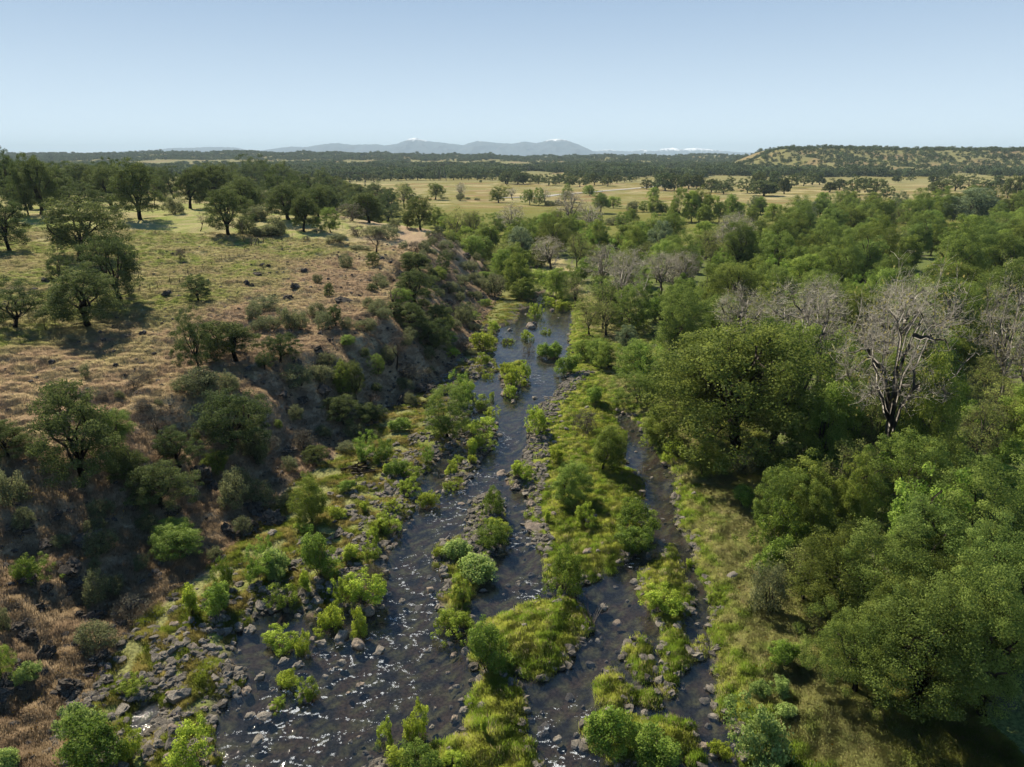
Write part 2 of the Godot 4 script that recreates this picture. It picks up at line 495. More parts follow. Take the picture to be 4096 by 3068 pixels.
func make_water() -> void:
	var v := PackedVector3Array()
	var n := PackedVector3Array()
	var idx := PackedInt32Array()
	var at := {}
	var xs := PackedFloat32Array()
	var x := -24.0
	while x < 19.0:
		xs.append(x)
		x += 0.2
	var zs := steps(70.0, 22.0, 0.2, 0.01, 174.0)
	var nx := xs.size()
	for j in zs.size() - 1:
		for i in nx - 1:
			var mx := xs[i] + 0.1
			var mz := -0.5 * (zs[j] + zs[j + 1])
			if shore(mx, mz) > 0.55 or up_slope(mx, mz) > 1.5:
				continue
			for k in [j * nx + i, j * nx + i + 1, (j + 1) * nx + i, (j + 1) * nx + i + 1]:
				if not at.has(k):
					at[k] = v.size()
					var px := xs[k % nx]
					var pz := -zs[k / nx]
					v.append(Vector3(px, wave(px, pz), pz))
					n.append(Vector3(wave(px - 0.1, pz) - wave(px + 0.1, pz), 0.2, wave(px, pz - 0.1) - wave(px, pz + 0.1)).normalized())
			var a: int = at[j * nx + i]
			var b: int = at[j * nx + i + 1]
			var e: int = at[(j + 1) * nx + i]
			var f: int = at[(j + 1) * nx + i + 1]
			idx.append_array(PackedInt32Array([a, e, f, a, f, b]))
	piece("water", amesh(v, n, PackedColorArray(), idx), M.water, self, "structure")
	print("water ", v.size(), " ", Time.get_ticks_msec())

const RIDGE := [-900.0, 619.0, -300.0, 620.0, 0.0, 619.0, 100.0, 617.0, 470.0, 617.0, 540.0, 610.0, 600.0, 606.0, 660.0, 606.0, 690.0, 602.0, 780.0, 594.0, 830.0, 595.0, 870.0, 592.0, 930.0, 591.0, 1000.0, 593.0, 1060.0, 609.0, 1150.0, 597.0, 1210.0, 590.0, 1270.0, 592.0, 1340.0, 580.0, 1380.0, 577.0, 1440.0, 583.0, 1540.0, 582.0, 1570.0, 586.0, 1620.0, 578.0, 1660.0, 562.0, 1680.0, 558.0, 1705.0, 565.0, 1730.0, 570.0, 1780.0, 575.0, 1860.0, 585.0, 1915.0, 569.0, 1970.0, 575.0, 2000.0, 577.0, 2050.0, 580.0, 2100.0, 571.0, 2140.0, 578.0, 2200.0, 563.0, 2240.0, 563.0, 2280.0, 575.0, 2330.0, 595.0, 2380.0, 618.0, 2440.0, 630.0, 5000.0, 630.0]
const SNOWY := [2100.0, 640.0, 2300.0, 612.0, 2365.0, 605.0, 2420.0, 600.0, 2450.0, 605.0, 2500.0, 607.0, 2545.0, 600.0, 2590.0, 606.0, 2620.0, 598.0, 2660.0, 594.0, 2690.0, 600.0, 2730.0, 595.0, 2760.0, 596.0, 2830.0, 603.0, 2890.0, 609.0, 2950.0, 612.0, 3010.0, 607.0, 3090.0, 603.0, 3300.0, 610.0, 3800.0, 608.0, 5000.0, 618.0]

func make_mountains() -> void:
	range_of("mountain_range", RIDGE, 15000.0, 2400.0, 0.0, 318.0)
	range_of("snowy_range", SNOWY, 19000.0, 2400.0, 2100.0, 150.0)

func range_of(called: String, ridge: Array, dist: float, deep: float, u0: float, snow: float) -> void:
	var t := PackedFloat32Array(ridge)
	var v := PackedVector3Array()
	var c := PackedColorArray()
	var n := PackedVector3Array()
	var idx := PackedInt32Array()
	var nx := 900
	var nz := 22
	var x0 := (u0 - 900.0 - 2048.0) / 2824.0 * dist
	var x1 := (5000.0 - 2048.0) / 2824.0 * dist
	for j in nz:
		var k := float(j) / (nz - 8)
		for i in nx:
			var x := lerpf(x0, x1, float(i) / (nx - 1))
			var top := 30.0 + (622.0 - lut(t, 2048.0 + x * 2824.0 / dist)) / 2824.0 * dist
			top += 15.0 * nc.get_noise_2d(x * 0.005, 1.0) * dist / 25000.0
			var z := -dist + deep * (1.0 - k)
			var rib := nc.get_noise_2d(x * 0.0015, z * 0.001)
			var y := lerpf(-60.0, top, pow(1.0 - absf(1.0 - k), 0.85))
			y += (top + 60.0) * 0.22 * rib * sin(PI * clampf(k, 0.0, 1.0))
			v.append(Vector3(x, y, z))
			var w := smoothstep(snow, snow + 30.0, y + 45.0 * nc.get_noise_2d(x * 0.005, z * 0.003) + 20.0 * nb.get_noise_2d(x * 0.01, z * 0.005))
			c.append(Color(0.04, 0.075, 0.11).lerp(Color(0.085, 0.1, 0.12), 0.5 + 0.5 * rib).lerp(Color(0.85, 0.87, 0.9), w))  # rock tones carry painted blue haze, on top of the real fog
	for j in nz:
		for i in nx:
			var p := j * nx + i
			var a := v[p + 1] if i < nx - 1 else v[p]
			var b := v[p - 1] if i > 0 else v[p]
			var e := v[p + nx] if j < nz - 1 else v[p]
			var f := v[p - nx] if j > 0 else v[p]
			n.append((a - b).cross(f - e).normalized() * (1.0 if (a - b).cross(f - e).y > 0.0 else -1.0))
			if i < nx - 1 and j < nz - 1:
				idx.append_array(PackedInt32Array([p, p + nx, p + nx + 1, p, p + nx + 1, p + 1]))
	var o := piece(called, amesh(v, n, c, idx), M.hazed_rock_and_road, self, "structure")
	tag(o, "long mountain range tinted haze blue with one snow streaked summit on the horizon" if u0 == 0.0 else "distant jagged snow covered range beyond the haze blue mountains", "mountains")

# ---------------------------------------------------------------- plants
class Plant:
	var wv := PackedVector3Array()   # wood
	var wn := PackedVector3Array()
	var wc := PackedColorArray()
	var wi := PackedInt32Array()
	var tv := PackedVector3Array()   # twigs
	var tn := PackedVector3Array()
	var tc := PackedColorArray()
	var ti := PackedInt32Array()
	var lv := PackedVector3Array()   # leaves
	var ln := PackedVector3Array()
	var lc := PackedColorArray()
	var li := PackedInt32Array()
	var nodes: Array[Vector3] = []
	var fat := PackedFloat32Array()
	var depth := PackedInt32Array()
	var r := RandomNumberGenerator.new()

	func ball() -> Vector3:
		return Vector3(r.randfn(), r.randfn(), r.randfn()).normalized()

	func tube(pts: Array[Vector3], r0: float, r1: float, sides: int, ca: Color, cb: Color, twig := false) -> void:
		var base := (tv if twig else wv).size()
		var n := pts.size()
		for i in n:
			var k := float(i) / maxf(1.0, n - 1.0)
			var dir := (pts[mini(i + 1, n - 1)] - pts[maxi(i - 1, 0)]).normalized()
			var a := dir.cross(Vector3(0.31, 0.22, 0.93)).normalized()
			var b := dir.cross(a)
			var rad := lerpf(r0, r1, k)
			for s in sides:
				var t := TAU * s / sides
				var o := a * cos(t) + b * sin(t)
				var c := ca.lerp(cb, clampf(k + r.randf_range(-0.3, 0.3), 0.0, 1.0))
				if twig:
					tv.append(pts[i] + o * rad)
					tn.append(o)
					tc.append(c)
				else:
					wv.append(pts[i] + o * rad * r.randf_range(0.88, 1.12))
					wn.append(o)
					wc.append(c)
		for i in n - 1:
			for s in sides:
				var p := base + i * sides + s
				var q := base + i * sides + (s + 1) % sides
				(ti if twig else wi).append_array(PackedInt32Array([p, q, q + sides, p, q + sides, p + sides]))

	func bend(a: Vector3, b: Vector3, n: int, wob: float, sag := 0.0) -> Array[Vector3]:
		var out: Array[Vector3] = []
		var l := a.distance_to(b)
		var side := ball() * l * wob
		for i in n + 1:
			var k := float(i) / n
			var p := a.lerp(b, k) + side * sin(k * PI) + Vector3(0, sag * l * sin(k * PI), 0)
			if i > 0 and i < n:
				p += ball() * l * wob * 0.35
			out.append(p)
		return out

	func leaf(p: Vector3, out: Vector3, size: float, long: float, c: Color) -> void:
		var nrm := (ball() + out * 0.8 + Vector3(0, 0.35, 0)).normalized()
		var a := nrm.cross(ball()).normalized()
		var b := nrm.cross(a)
		var s := size * r.randf_range(0.65, 1.35)
		var k := lv.size()
		var n2 := (nrm + out * 0.7).normalized()
		lv.append(p - a * s * long)
		lv.append(p + b * s * 0.5 + nrm * s * 0.12)
		lv.append(p + a * s * long)
		lv.append(p - b * s * 0.5 + nrm * s * 0.12)
		for i in 4:
			ln.append(n2)
			lc.append(c)
		li.append_array(PackedInt32Array([k, k + 1, k + 2, k, k + 2, k + 3]))

	func clump(p: Vector3, rad: float, flat: float, n: int, size: float, long: float, tone: Color, tone2: Color, spread: float) -> void:
		var kc := r.randf()
		for i in n:
			var o := ball() * pow(r.randf(), 0.45)
			o.y = o.y * flat + 0.12 * flat
			var f := clampf(kc + r.randf_range(-spread, spread), 0.0, 1.0)
			var c := tone.lerp(tone2, f) * r.randf_range(0.86, 1.14)
			leaf(p + o * rad, o.normalized(), size, long, c)

	func near_node(p: Vector3, most: int) -> int:
		var best := 0
		var bd := 1e9
		for i in nodes.size():
			if depth[i] > most:
				continue
			var d := nodes[i].distance_to(p) + maxf(0.0, nodes[i].y - p.y) * 0.8
			if d < bd:
				bd = d
				best = i
		return best

	func add_nodes(pts: Array[Vector3], r0: float, r1: float, d: int) -> void:
		for i in pts.size():
			nodes.append(pts[i])
			fat.append(lerpf(r0, r1, float(i) / maxf(1.0, pts.size() - 1.0)))
			depth.append(d)

# A tree or bush of unit kind: o holds its measures (metres)
func grow(o: Dictionary, seed_: int) -> Dictionary:
	var p := Plant.new()
	p.r.seed = seed_
	var r := p.r
	var h: float = o.h
	var w: float = o.w                   # crown radius
	var fork: float = o.fork * h         # where the limbs leave
	var bark: Color = o.bark
	var bark2: Color = o.bark2
	var tr: float = o.trunk
	var lean := Vector3(r.randf_range(-1, 1), 0, r.randf_range(-1, 1)) * float(o.get("lean", 0.06)) * h
	var limbs: int = o.limbs
	var stems: int = o.get("stems", 1)
	var top := Vector3(lean.x, fork, lean.z)
	if stems == 1:
		var t := p.bend(Vector3(0, -0.4, 0), top, 6, 0.05)
		t[1] = Vector3(lean.x * 0.05, 0.12, lean.z * 0.05)
		p.tube(t, tr * 1.35, tr * 0.8, 8, bark, bark2)
		p.add_nodes(t.slice(4), tr * 0.85, tr * 0.8, 0)
	else:
		p.add_nodes([Vector3(0, 0.05, 0)] as Array[Vector3], tr, tr, 0)
	var cy: float = fork + (h - fork) * 0.5
	var ry: float = (h - fork) * 0.5
	var low: float = o.get("low", 0.25)  # how far the crown hangs below the fork
	cy -= low * ry * 0.5
	ry += low * ry * 0.5
	var centre := Vector3(lean.x * 1.3, cy, lean.z * 1.3)
	var lobes: Array[Vector4] = []
	for i in int(o.get("lobes", 7)):
		var d := p.ball()
		lobes.append(Vector4(d.x, d.y, d.z, r.randf_range(-0.32, 0.24) * float(o.get("lump", 1.0))))
	for i in limbs:
		var az := TAU * (i + r.randf_range(-0.3, 0.3)) / limbs
		var el := r.randf_range(0.15, 1.1) if i > 0 else 1.35
		var dir := Vector3(cos(az) * cos(el), sin(el), sin(az) * cos(el))
		var end := centre + Vector3(dir.x * w, dir.y * ry, dir.z * w) * r.randf_range(0.5, 0.72)
		var from := top if stems == 1 else Vector3(cos(az), 0, sin(az)) * w * 0.08
		if stems == 1 and i > limbs / 2:
			from = p.nodes[r.randi_range(0, mini(2, p.nodes.size() - 1))]
		var rr := tr * r.randf_range(0.45, 0.65)
		var t := p.bend(from, end, 6, 0.13, 0.08)
		p.tube(t, rr, rr * 0.35, 6, bark, bark2)
		p.add_nodes(t.slice(1), rr, rr * 0.35, 1)
	var n: int = o.clumps
	var cr: float = o.clump_r
	var spots: Array[Vector3] = []
	var tries := 0
	while spots.size() < n and tries < n * 30:
		tries += 1
		var d := p.ball()
		if d.y < -0.75:
			continue
		var reach := 1.0
		for l in lobes:
			reach += l.w * maxf(0.0, d.x * l.x + d.y * l.y + d.z * l.z - 0.35) * 1.6
		var q := centre + Vector3(d.x * w, d.y * ry, d.z * w) * reach * pow(r.randf_range(0.16, 1.0), 0.42)
		if q.y < 0.12 * h * float(o.get("clear", 1.0)):
			continue
		var ok := true
		for s in spots:
			if s.distance_squared_to(q) < cr * cr * 0.42:
				ok = false
				break
		if ok or tries > n * 20:
			spots.append(q)
	var twigs: int = o.get("twigs", 0)
	var leaves: int = o.leaves
	for q in spots:
		var k := p.near_node(q, 2)
		var a := p.nodes[k]
		var rr: float = minf(p.fat[k] * 0.6, 0.012 + 0.016 * a.distance_to(q)) * float(o.get("branch", 1.0))
		var t := p.bend(a, q, 4, 0.12, 0.05)
		p.tube(t, rr, rr * 0.4, 4, bark, bark2.lerp(o.get("twig", bark2), 0.5))
		p.add_nodes(t.slice(2), rr * 0.7, rr * 0.4, p.depth[k] + 1)
		for j in twigs:
			var u := p.ball()
			u.y = absf(u.y) * 0.8 - 0.1
			var s0: Vector3 = t[r.randi_range(1, 4)]
			var e := s0 + u * cr * r.randf_range(0.6, 1.5)
			p.tube(p.bend(s0, e, 2, 0.14), 0.011 * float(o.get("twig_fat", 1.0)), 0.004, 3, o.twig, (o.twig as Color) * 1.25, true)
			if r.randf() < float(o.get("twig_leaf", 0.0)):
				p.leaf(e, u, o.size, o.long, (o.tone as Color).lerp(o.tone2, r.randf()))
		if leaves > 0:
			p.clump(q, cr * r.randf_range(0.75, 1.25), o.get("flat", 0.7), int(leaves * r.randf_range(0.6, 1.4)), o.size, o.long, o.tone, o.tone2, 0.3)
	var parts := []
	parts.append(["trunk" if stems == 1 else "stems", amesh(p.wv, p.wn, p.wc, p.wi), M.bark])
	if p.tv.size() > 0:
		parts.append(["twigs", amesh(p.tv, p.tn, p.tc, p.ti), M.bark])
	if p.lv.size() > 0:
		parts.append(["crown" if stems == 1 else "foliage", amesh(p.lv, p.ln, p.lc, p.li), M[o.get("mat", "leaf")]])
	tris += (p.wi.size() + p.ti.size() + p.li.size()) / 3
	return {"h": h, "w": w, "parts": parts}

var tris := 0
var P := {}
func breed(kind: String, n: int, o: Dictionary, seed_: int, vary := 0.12) -> void:
	var rr := RandomNumberGenerator.new()
	rr.seed = seed_
	P[kind] = []
	for i in n:
		var q := o.duplicate()
		q.h = o.h * rr.randf_range(1.0 - vary, 1.0 + vary)
		q.w = o.w * rr.randf_range(1.0 - vary, 1.0 + vary)
		var t := rr.randf_range(0.74, 1.24)
		var warm := rr.randf_range(-0.1, 0.05)
		for key in ["tone", "tone2"]:
			var c: Color = o[key]
			t = t if key == "tone2" else t * 1.0
			q[key] = Color(c.r * t * (1.0 + warm), c.g * t, c.b * t * (1.0 - warm)) * (1.45 if kind != "oak" else 1.3)
		P[kind].append(grow(q, seed_ + i * 17))

func make_plants() -> void:
	var b := mat("bark", Color.WHITE, 0.9, true)
	b.metallic_specular = 0.2
	for k in [["leaf", 0.75, 0.95], ["leaf_glossy", 0.6, 0.95], ["grass_blade", 0.8, 0.95], ["far_leaf", 0.85, 0.5]]:
		var m := mat(k[0], Color.WHITE, k[1], true)
		m.backlight_enabled = true
		m.backlight = Color(k[2], k[2], k[2]).linear_to_srgb()
		m.metallic_specular = 0.25
	var grey := Color(0.13, 0.12, 0.105)
	var dark := Color(0.06, 0.052, 0.045)
	var white := Color(0.5, 0.47, 0.42)
	# oaks of the dry slope: grey green, open, dark limbs
	breed("oak", 6, {"h": 10.0, "w": 4.6, "fork": 0.2, "trunk": 0.3, "limbs": 8, "clumps": 150, "clump_r": 0.8, "leaves": 165, "size": 0.125, "long": 0.62, "flat": 0.62, "tone": Color(0.05, 0.068, 0.021), "tone2": Color(0.09, 0.11, 0.034), "lump": 1.5, "bark": dark, "bark2": grey, "low": 0.8, "lobes": 9}, 100)
	# tall dense oaks and broad-leaved trees of the riverside wood
	breed("wood_oak", 6, {"h": 13.0, "w": 5.6, "fork": 0.2, "trunk": 0.36, "limbs": 10, "clumps": 210, "clump_r": 0.95, "leaves": 200, "size": 0.118, "long": 0.6, "flat": 0.66, "tone": Color(0.062, 0.09, 0.018), "tone2": Color(0.15, 0.185, 0.04), "lump": 1.5, "bark": dark, "bark2": grey, "low": 0.8, "lobes": 10}, 200)
	breed("green_tree", 5, {"h": 9.0, "w": 3.7, "fork": 0.14, "trunk": 0.2, "limbs": 8, "clumps": 150, "clump_r": 0.75, "leaves": 170, "size": 0.118, "long": 0.62, "flat": 0.75, "tone": Color(0.085, 0.13, 0.02), "tone2": Color(0.2, 0.25, 0.05), "lump": 1.7, "bark": grey, "bark2": grey, "low": 0.8, "lobes": 9, "mat": "leaf_glossy"}, 300)
	breed("pale_tree", 2, {"h": 8.0, "w": 3.6, "fork": 0.14, "trunk": 0.2, "limbs": 8, "clumps": 120, "clump_r": 0.75, "leaves": 110, "size": 0.13, "long": 0.8, "flat": 0.75, "tone": Color(0.1, 0.125, 0.055), "tone2": Color(0.17, 0.195, 0.1), "bark": grey, "bark2": grey, "low": 0.6}, 350)
	breed("sparse_tree", 4, {"h": 10.0, "w": 4.2, "fork": 0.22, "trunk": 0.22, "limbs": 8, "clumps": 110, "clump_r": 0.9, "leaves": 42, "twigs": 12, "twig": Color(0.16, 0.13, 0.1), "size": 0.15, "long": 0.6, "tone": Color(0.11, 0.14, 0.03), "tone2": Color(0.22, 0.23, 0.07), "bark": grey, "bark2": Color(0.25, 0.23, 0.2), "low": 0.5}, 380)
	# bare sycamores: white limbs, a haze of grey brown twigs, few young leaves
	breed("sycamore", 5, {"h": 14.0, "w": 6.2, "fork": 0.3, "trunk": 0.42, "limbs": 9, "clumps": 120, "clump_r": 1.5, "leaves": 5, "twigs": 19, "twig": Color(0.78, 0.75, 0.69), "twig_leaf": 0.3, "size": 0.16, "long": 0.6, "tone": Color(0.16, 0.17, 0.05), "tone2": Color(0.24, 0.21, 0.07), "bark": Color(0.6, 0.57, 0.52), "bark2": Color(0.85, 0.83, 0.79), "low": 0.3, "branch": 1.9, "lean": 0.1}, 400)
	breed("dead_tree", 4, {"h": 6.0, "w": 2.6, "fork": 0.3, "trunk": 0.16, "limbs": 6, "clumps": 34, "clump_r": 0.8, "leaves": 0, "twigs": 14, "twig": Color(0.15, 0.13, 0.12), "size": 0.1, "long": 0.6, "tone": grey, "tone2": grey, "bark": Color(0.12, 0.11, 0.1), "bark2": Color(0.24, 0.22, 0.2), "low": 0.2, "lean": 0.2}, 500)
	# shrubs of the slope
	breed("shrub", 5, {"h": 2.6, "w": 1.9, "fork": 0.05, "trunk": 0.06, "limbs": 9, "stems": 9, "clumps": 75, "clump_r": 0.46, "leaves": 62, "size": 0.095, "long": 0.62, "flat": 0.8, "tone": Color(0.085, 0.1, 0.045), "tone2": Color(0.15, 0.165, 0.08), "lump": 1.6, "bark": dark, "bark2": grey, "low": 0.5, "clear": 0.4, "twigs": 3, "twig": Color(0.15, 0.13, 0.11)}, 600)
	breed("twiggy_shrub", 3, {"h": 2.6, "w": 1.9, "fork": 0.05, "trunk": 0.06, "limbs": 10, "stems": 9, "clumps": 70, "clump_r": 0.5, "leaves": 20, "size": 0.08, "long": 0.62, "tone": Color(0.1, 0.1, 0.075), "tone2": Color(0.14, 0.14, 0.1), "bark": grey, "bark2": Color(0.2, 0.18, 0.16), "low": 0.5, "clear": 0.4, "twigs": 14, "twig": Color(0.17, 0.145, 0.13)}, 650)
	# willows, alders and cottonwood sprouts at the water
	breed("willow", 7, {"h": 2.3, "w": 1.35, "fork": 0.06, "trunk": 0.035, "limbs": 12, "stems": 9, "clumps": 70, "clump_r": 0.3, "leaves": 66, "size": 0.085, "long": 0.72, "flat": 0.95, "tone": Color(0.13, 0.17, 0.016), "tone2": Color(0.31, 0.38, 0.05), "lump": 3.0, "twigs": 3, "twig": Color(0.3, 0.26, 0.2), "bark": grey, "bark2": Color(0.3, 0.27, 0.22), "low": 0.3, "clear": 0.3, "mat": "leaf_glossy", "lobes": 12}, 700)
	breed("alder", 5, {"h": 3.4, "w": 1.7, "fork": 0.08, "trunk": 0.05, "limbs": 10, "stems": 5, "clumps": 88, "clump_r": 0.4, "leaves": 95, "size": 0.095, "long": 0.6, "flat": 0.85, "tone": Color(0.085, 0.135, 0.018), "tone2": Color(0.2, 0.255, 0.04), "lump": 2.8, "twigs": 2, "twig": Color(0.3, 0.26, 0.2), "bark": grey, "bark2": Color(0.3, 0.27, 0.22), "low": 0.4, "clear": 0.3, "mat": "leaf_glossy", "lobes": 12}, 750)
	breed("broadleaf", 3, {"h": 3.4, "w": 1.9, "fork": 0.08, "trunk": 0.05, "limbs": 10, "stems": 5, "clumps": 80, "clump_r": 0.46, "leaves": 64, "size": 0.14, "long": 0.55, "flat": 0.85, "tone": Color(0.13, 0.18, 0.04), "tone2": Color(0.26, 0.31, 0.09), "lump": 2.4, "bark": grey, "bark2": Color(0.35, 0.32, 0.27), "low": 0.6, "clear": 0.3, "lobes": 12}, 780)
	# trees too far to show their leaves
	breed("far_oak", 8, {"h": 10.0, "w": 5.6, "fork": 0.16, "trunk": 0.35, "limbs": 5, "clumps": 60, "clump_r": 1.2, "leaves": 34, "size": 0.5, "long": 0.6, "flat": 0.7, "tone": Color(0.058, 0.075, 0.026), "tone2": Color(0.105, 0.122, 0.042), "bark": dark, "bark2": dark, "low": 0.5, "mat": "far_leaf", "lobes": 9}, 800)
	breed("far_green", 4, {"h": 9.0, "w": 4.0, "fork": 0.08, "trunk": 0.25, "limbs": 5, "clumps": 60, "clump_r": 1.0, "leaves": 40, "size": 0.36, "long": 0.6, "flat": 0.8, "tone": Color(0.06, 0.1, 0.022), "tone2": Color(0.14, 0.18, 0.05), "bark": dark, "bark2": grey, "low": 0.7, "mat": "far_leaf", "lobes": 9}, 850)
	breed("speck_oak", 5, {"h": 10.0, "w": 6.0, "fork": 0.1, "trunk": 0.35, "limbs": 3, "clumps": 22, "clump_r": 2.0, "leaves": 12, "size": 1.25, "long": 0.6, "flat": 0.75, "tone": Color(0.055, 0.072, 0.028), "tone2": Color(0.1, 0.115, 0.045), "bark": dark, "bark2": dark, "low": 0.6, "mat": "far_leaf"}, 900)
	print("plants: ", tris, " triangles ", Time.get_ticks_msec())

var turns := 0
func plant(called: String, kind: String, v: int, x: float, z: float, h: float, w: float, label: String, category: String, group := "", sink := 0.0) -> Node3D:
	# h and w in metres: height and crown radius
	var all: Array = P[kind]
	var p: Dictionary = all[v % all.size()]
	turns += 1
	var o := base_node(called, Vector3(x, H(x, z) - sink, z), fmod(turns * 2.399, TAU), Vector3(w / p.w, h / p.h, w / p.w))
	for q in p.parts:
		piece(q[0], q[1], q[2], o, "stuff" if q[0] == "twigs" else "")
	tag(o, label, category, group)
	return o

# ---------------------------------------------------------------- rocks, wood, fence, pylons
var R := {}
func rock_mesh(seed_: int, sides: int, rings: int, rough: float, flat: float, ca: Color, cb: Color) -> ArrayMesh:
	var r := RandomNumberGenerator.new()
	r.seed = seed_
	var f := FastNoiseLite.new()
	f.seed = seed_
	f.noise_type = FastNoiseLite.TYPE_SIMPLEX
	f.frequency = 1.0
	f.fractal_octaves = 3
	var cuts: Array[Plane] = []
	for i in 9:
		var d := Vector3(r.randfn(), r.randfn() * 0.8 + 0.15, r.randfn()).normalized()
		cuts.append(Plane(d, r.randf_range(0.62, 0.95)))
	var st := SurfaceTool.new()
	st.begin(Mesh.PRIMITIVE_TRIANGLES)
	st.set_smooth_group(-1)
	var grid: Array[Vector3] = []
	var stretch := Vector3(r.randf_range(0.85, 1.35), flat, r.randf_range(0.75, 1.1))
	for j in rings + 1:
		for i in sides:
			var th := PI * j / rings
			var ph := TAU * (i + 0.5 * (j % 2)) / sides
			var d := Vector3(sin(th) * cos(ph), cos(th), sin(th) * sin(ph))
			var q := d * (1.0 + rough * f.get_noise_3dv(d * 1.3) + rough * 0.35 * f.get_noise_3dv(d * 4.0))
			for c in cuts:
				var over := c.distance_to(q)
				if over > 0.0:
					q -= c.normal * over * 0.9
			grid.append(q * stretch)
	for j in rings:
		for i in sides:
			var a := grid[j * sides + i]
			var b := grid[j * sides + (i + 1) % sides]
			var k := (i + (j % 2)) % sides
			var c := grid[(j + 1) * sides + k]
			var k0 := (k + sides - 1) % sides
			var e := grid[(j + 1) * sides + k0]
			for t in [[a, b, c], [a, c, e]]:
				for v in t:
					var g: float = clampf(0.5 + 0.9 * f.get_noise_3dv(v * 2.2), 0.0, 1.0)
					st.set_color(ca.lerp(cb, g))
					st.add_vertex(v)
	st.generate_normals()
	return st.commit()

func make_rocks() -> void:
	var m := mat("rock", Color.WHITE, 0.9, true)
	m.albedo_texture = noise_tex(0.03, 77, Color(0.5, 0.5, 0.5), Color(1.25, 1.22, 1.18))
	m.uv1_triplanar = true
	m.uv1_world_triplanar = true
	m.uv1_scale = Vector3.ONE * 0.7
	m.heightmap_enabled = true
	m.heightmap_texture = noise_tex(0.03, 78, Color.BLACK, Color.WHITE)
	m.heightmap_scale = 6.0
	m.metallic_specular = 0.25
	R.grey = []
	R.dark = []
	R.crag = []
	for i in 9:
		var tan_ := Color(0.27, 0.25, 0.215) if i % 3 else Color(0.31, 0.26, 0.21)
		R.grey.append(rock_mesh(300 + i, 11, 8, 0.5, 0.62 + 0.04 * (i % 4), tan_ * 0.75, tan_ * 1.25))
		R.dark.append(rock_mesh(400 + i, 11, 8, 0.7, 0.7 + 0.05 * (i % 3), Color(0.045, 0.042, 0.04), Color(0.12, 0.112, 0.105)))
	for i in 5:
		R.crag.append(rock_mesh(500 + i, 26, 16, 0.95, 0.85, Color(0.05, 0.043, 0.037), Color(0.135, 0.12, 0.1)))

func rock(called: String, kind: String, v: int, x: float, z: float, r: float, label: String, group := "", tall := 1.0) -> void:
	var all: Array = R[kind]
	turns += 1
	var y := maxf(H(x, z), -0.12)
	var o := piece(called, all[v % all.size()], M.rock, self)
	o.transform = Transform3D(Basis.from_euler(Vector3(0.25 * sin(turns * 1.7), turns * 2.399, 0.2 * cos(turns * 2.3))).scaled_local(Vector3(r, r * tall, r)), Vector3(x, y + r * 0.2, z))
	tag(o, label, "rock" if kind != "crag" else "outcrop", group)

func pole(a: Vector3, b: Vector3, r0: float, r1: float, ca: Color, cb: Color, sides := 6, wob := 0.02) -> ArrayMesh:
	var p := Plant.new()
	p.r.seed = int(absf(a.x * 913.0 + b.z * 37.0 + b.y * 11.0)) + 3
	p.tube(p.bend(a, b, 4, wob), r0, r1, sides, ca, cb)
	return amesh(p.wv, p.wn, p.wc, p.wi)

func drift_pile(x: float, z: float, n: int, size: float, label: String) -> void:
	var o := base_node("driftwood_pile", Vector3(x, H(x, z), z))
	var r := RandomNumberGenerator.new()
	r.seed = 91 + n
	for i in n:
		var k := i / float(n)
		var big := i < 7
		var l := size * (r.randf_range(0.9, 1.6) if big else r.randf_range(0.25, 0.9))
		var az := r.randfn() * 0.7 + (0.3 if i % 3 else 1.6)
		var c := Vector3(r.randfn() * size * 0.45, 0.06 + r.randf() * 0.5 * size * 0.45, r.randfn() * size * 0.35)
		var d := Vector3(cos(az), r.randf_range(-0.12, 0.2), sin(az)) * l * 0.5
		c.y = maxf(c.y, absf(d.y) + 0.05)
		var pale := Color(0.36, 0.32, 0.27) * r.randf_range(0.55, 1.15)
		var rad := r.randf_range(0.07, 0.13) if big else r.randf_range(0.02, 0.045)
		piece("log" if big else "stick", pole(c - d, c + d, rad, rad * 0.6, pale, pale * 1.2, 6, 0.05), M.bark, o)
	tag(o, label, "driftwood")

func snag_log(x: float, z: float, l: float, az: float, label: String) -> void:
	var o := base_node("fallen_log", Vector3(x, H(x, z) + 0.12, z))
	var d := Vector3(cos(az), 0.05, sin(az)) * l * 0.5
	piece("log", pole(-d, d, 0.12, 0.05, Color(0.4, 0.36, 0.31), Color(0.5, 0.46, 0.4), 7, 0.04), M.bark, o)
	for i in 3:
		var s := d * (0.2 + 0.3 * i)
		piece("branch", pole(s, s + Vector3(-d.z * 0.3 * (1 if i % 2 else -1), 0.35, d.x * 0.25) * 0.9, 0.035, 0.012, Color(0.4, 0.36, 0.31), Color(0.5, 0.46, 0.4), 5, 0.06), M.bark, o)
	tag(o, label, "log")

func dead_stems(x: float, z: float, h: float, n: int, label: String) -> void:
	var o := base_node("dead_stalks", Vector3(x, H(x, z), z))
	var r := RandomNumberGenerator.new()
	r.seed = int(x * 31.0 + z * 7.0) + 1000
	for i in n:
		var az := r.randf() * TAU
		var d := Vector3(cos(az) * r.randf_range(0.2, 0.8), 1.0, sin(az) * r.randf_range(0.2, 0.8)) * h * r.randf_range(0.5, 1.0)
		var pale := Color(0.4, 0.36, 0.3) * r.randf_range(0.8, 1.25)
		piece("stalk", pole(Vector3(cos(az), 0, sin(az)) * 0.12, d, 0.02, 0.007, pale, pale, 4, 0.05), M.bark, o)
	tag(o, label, "dead plant")

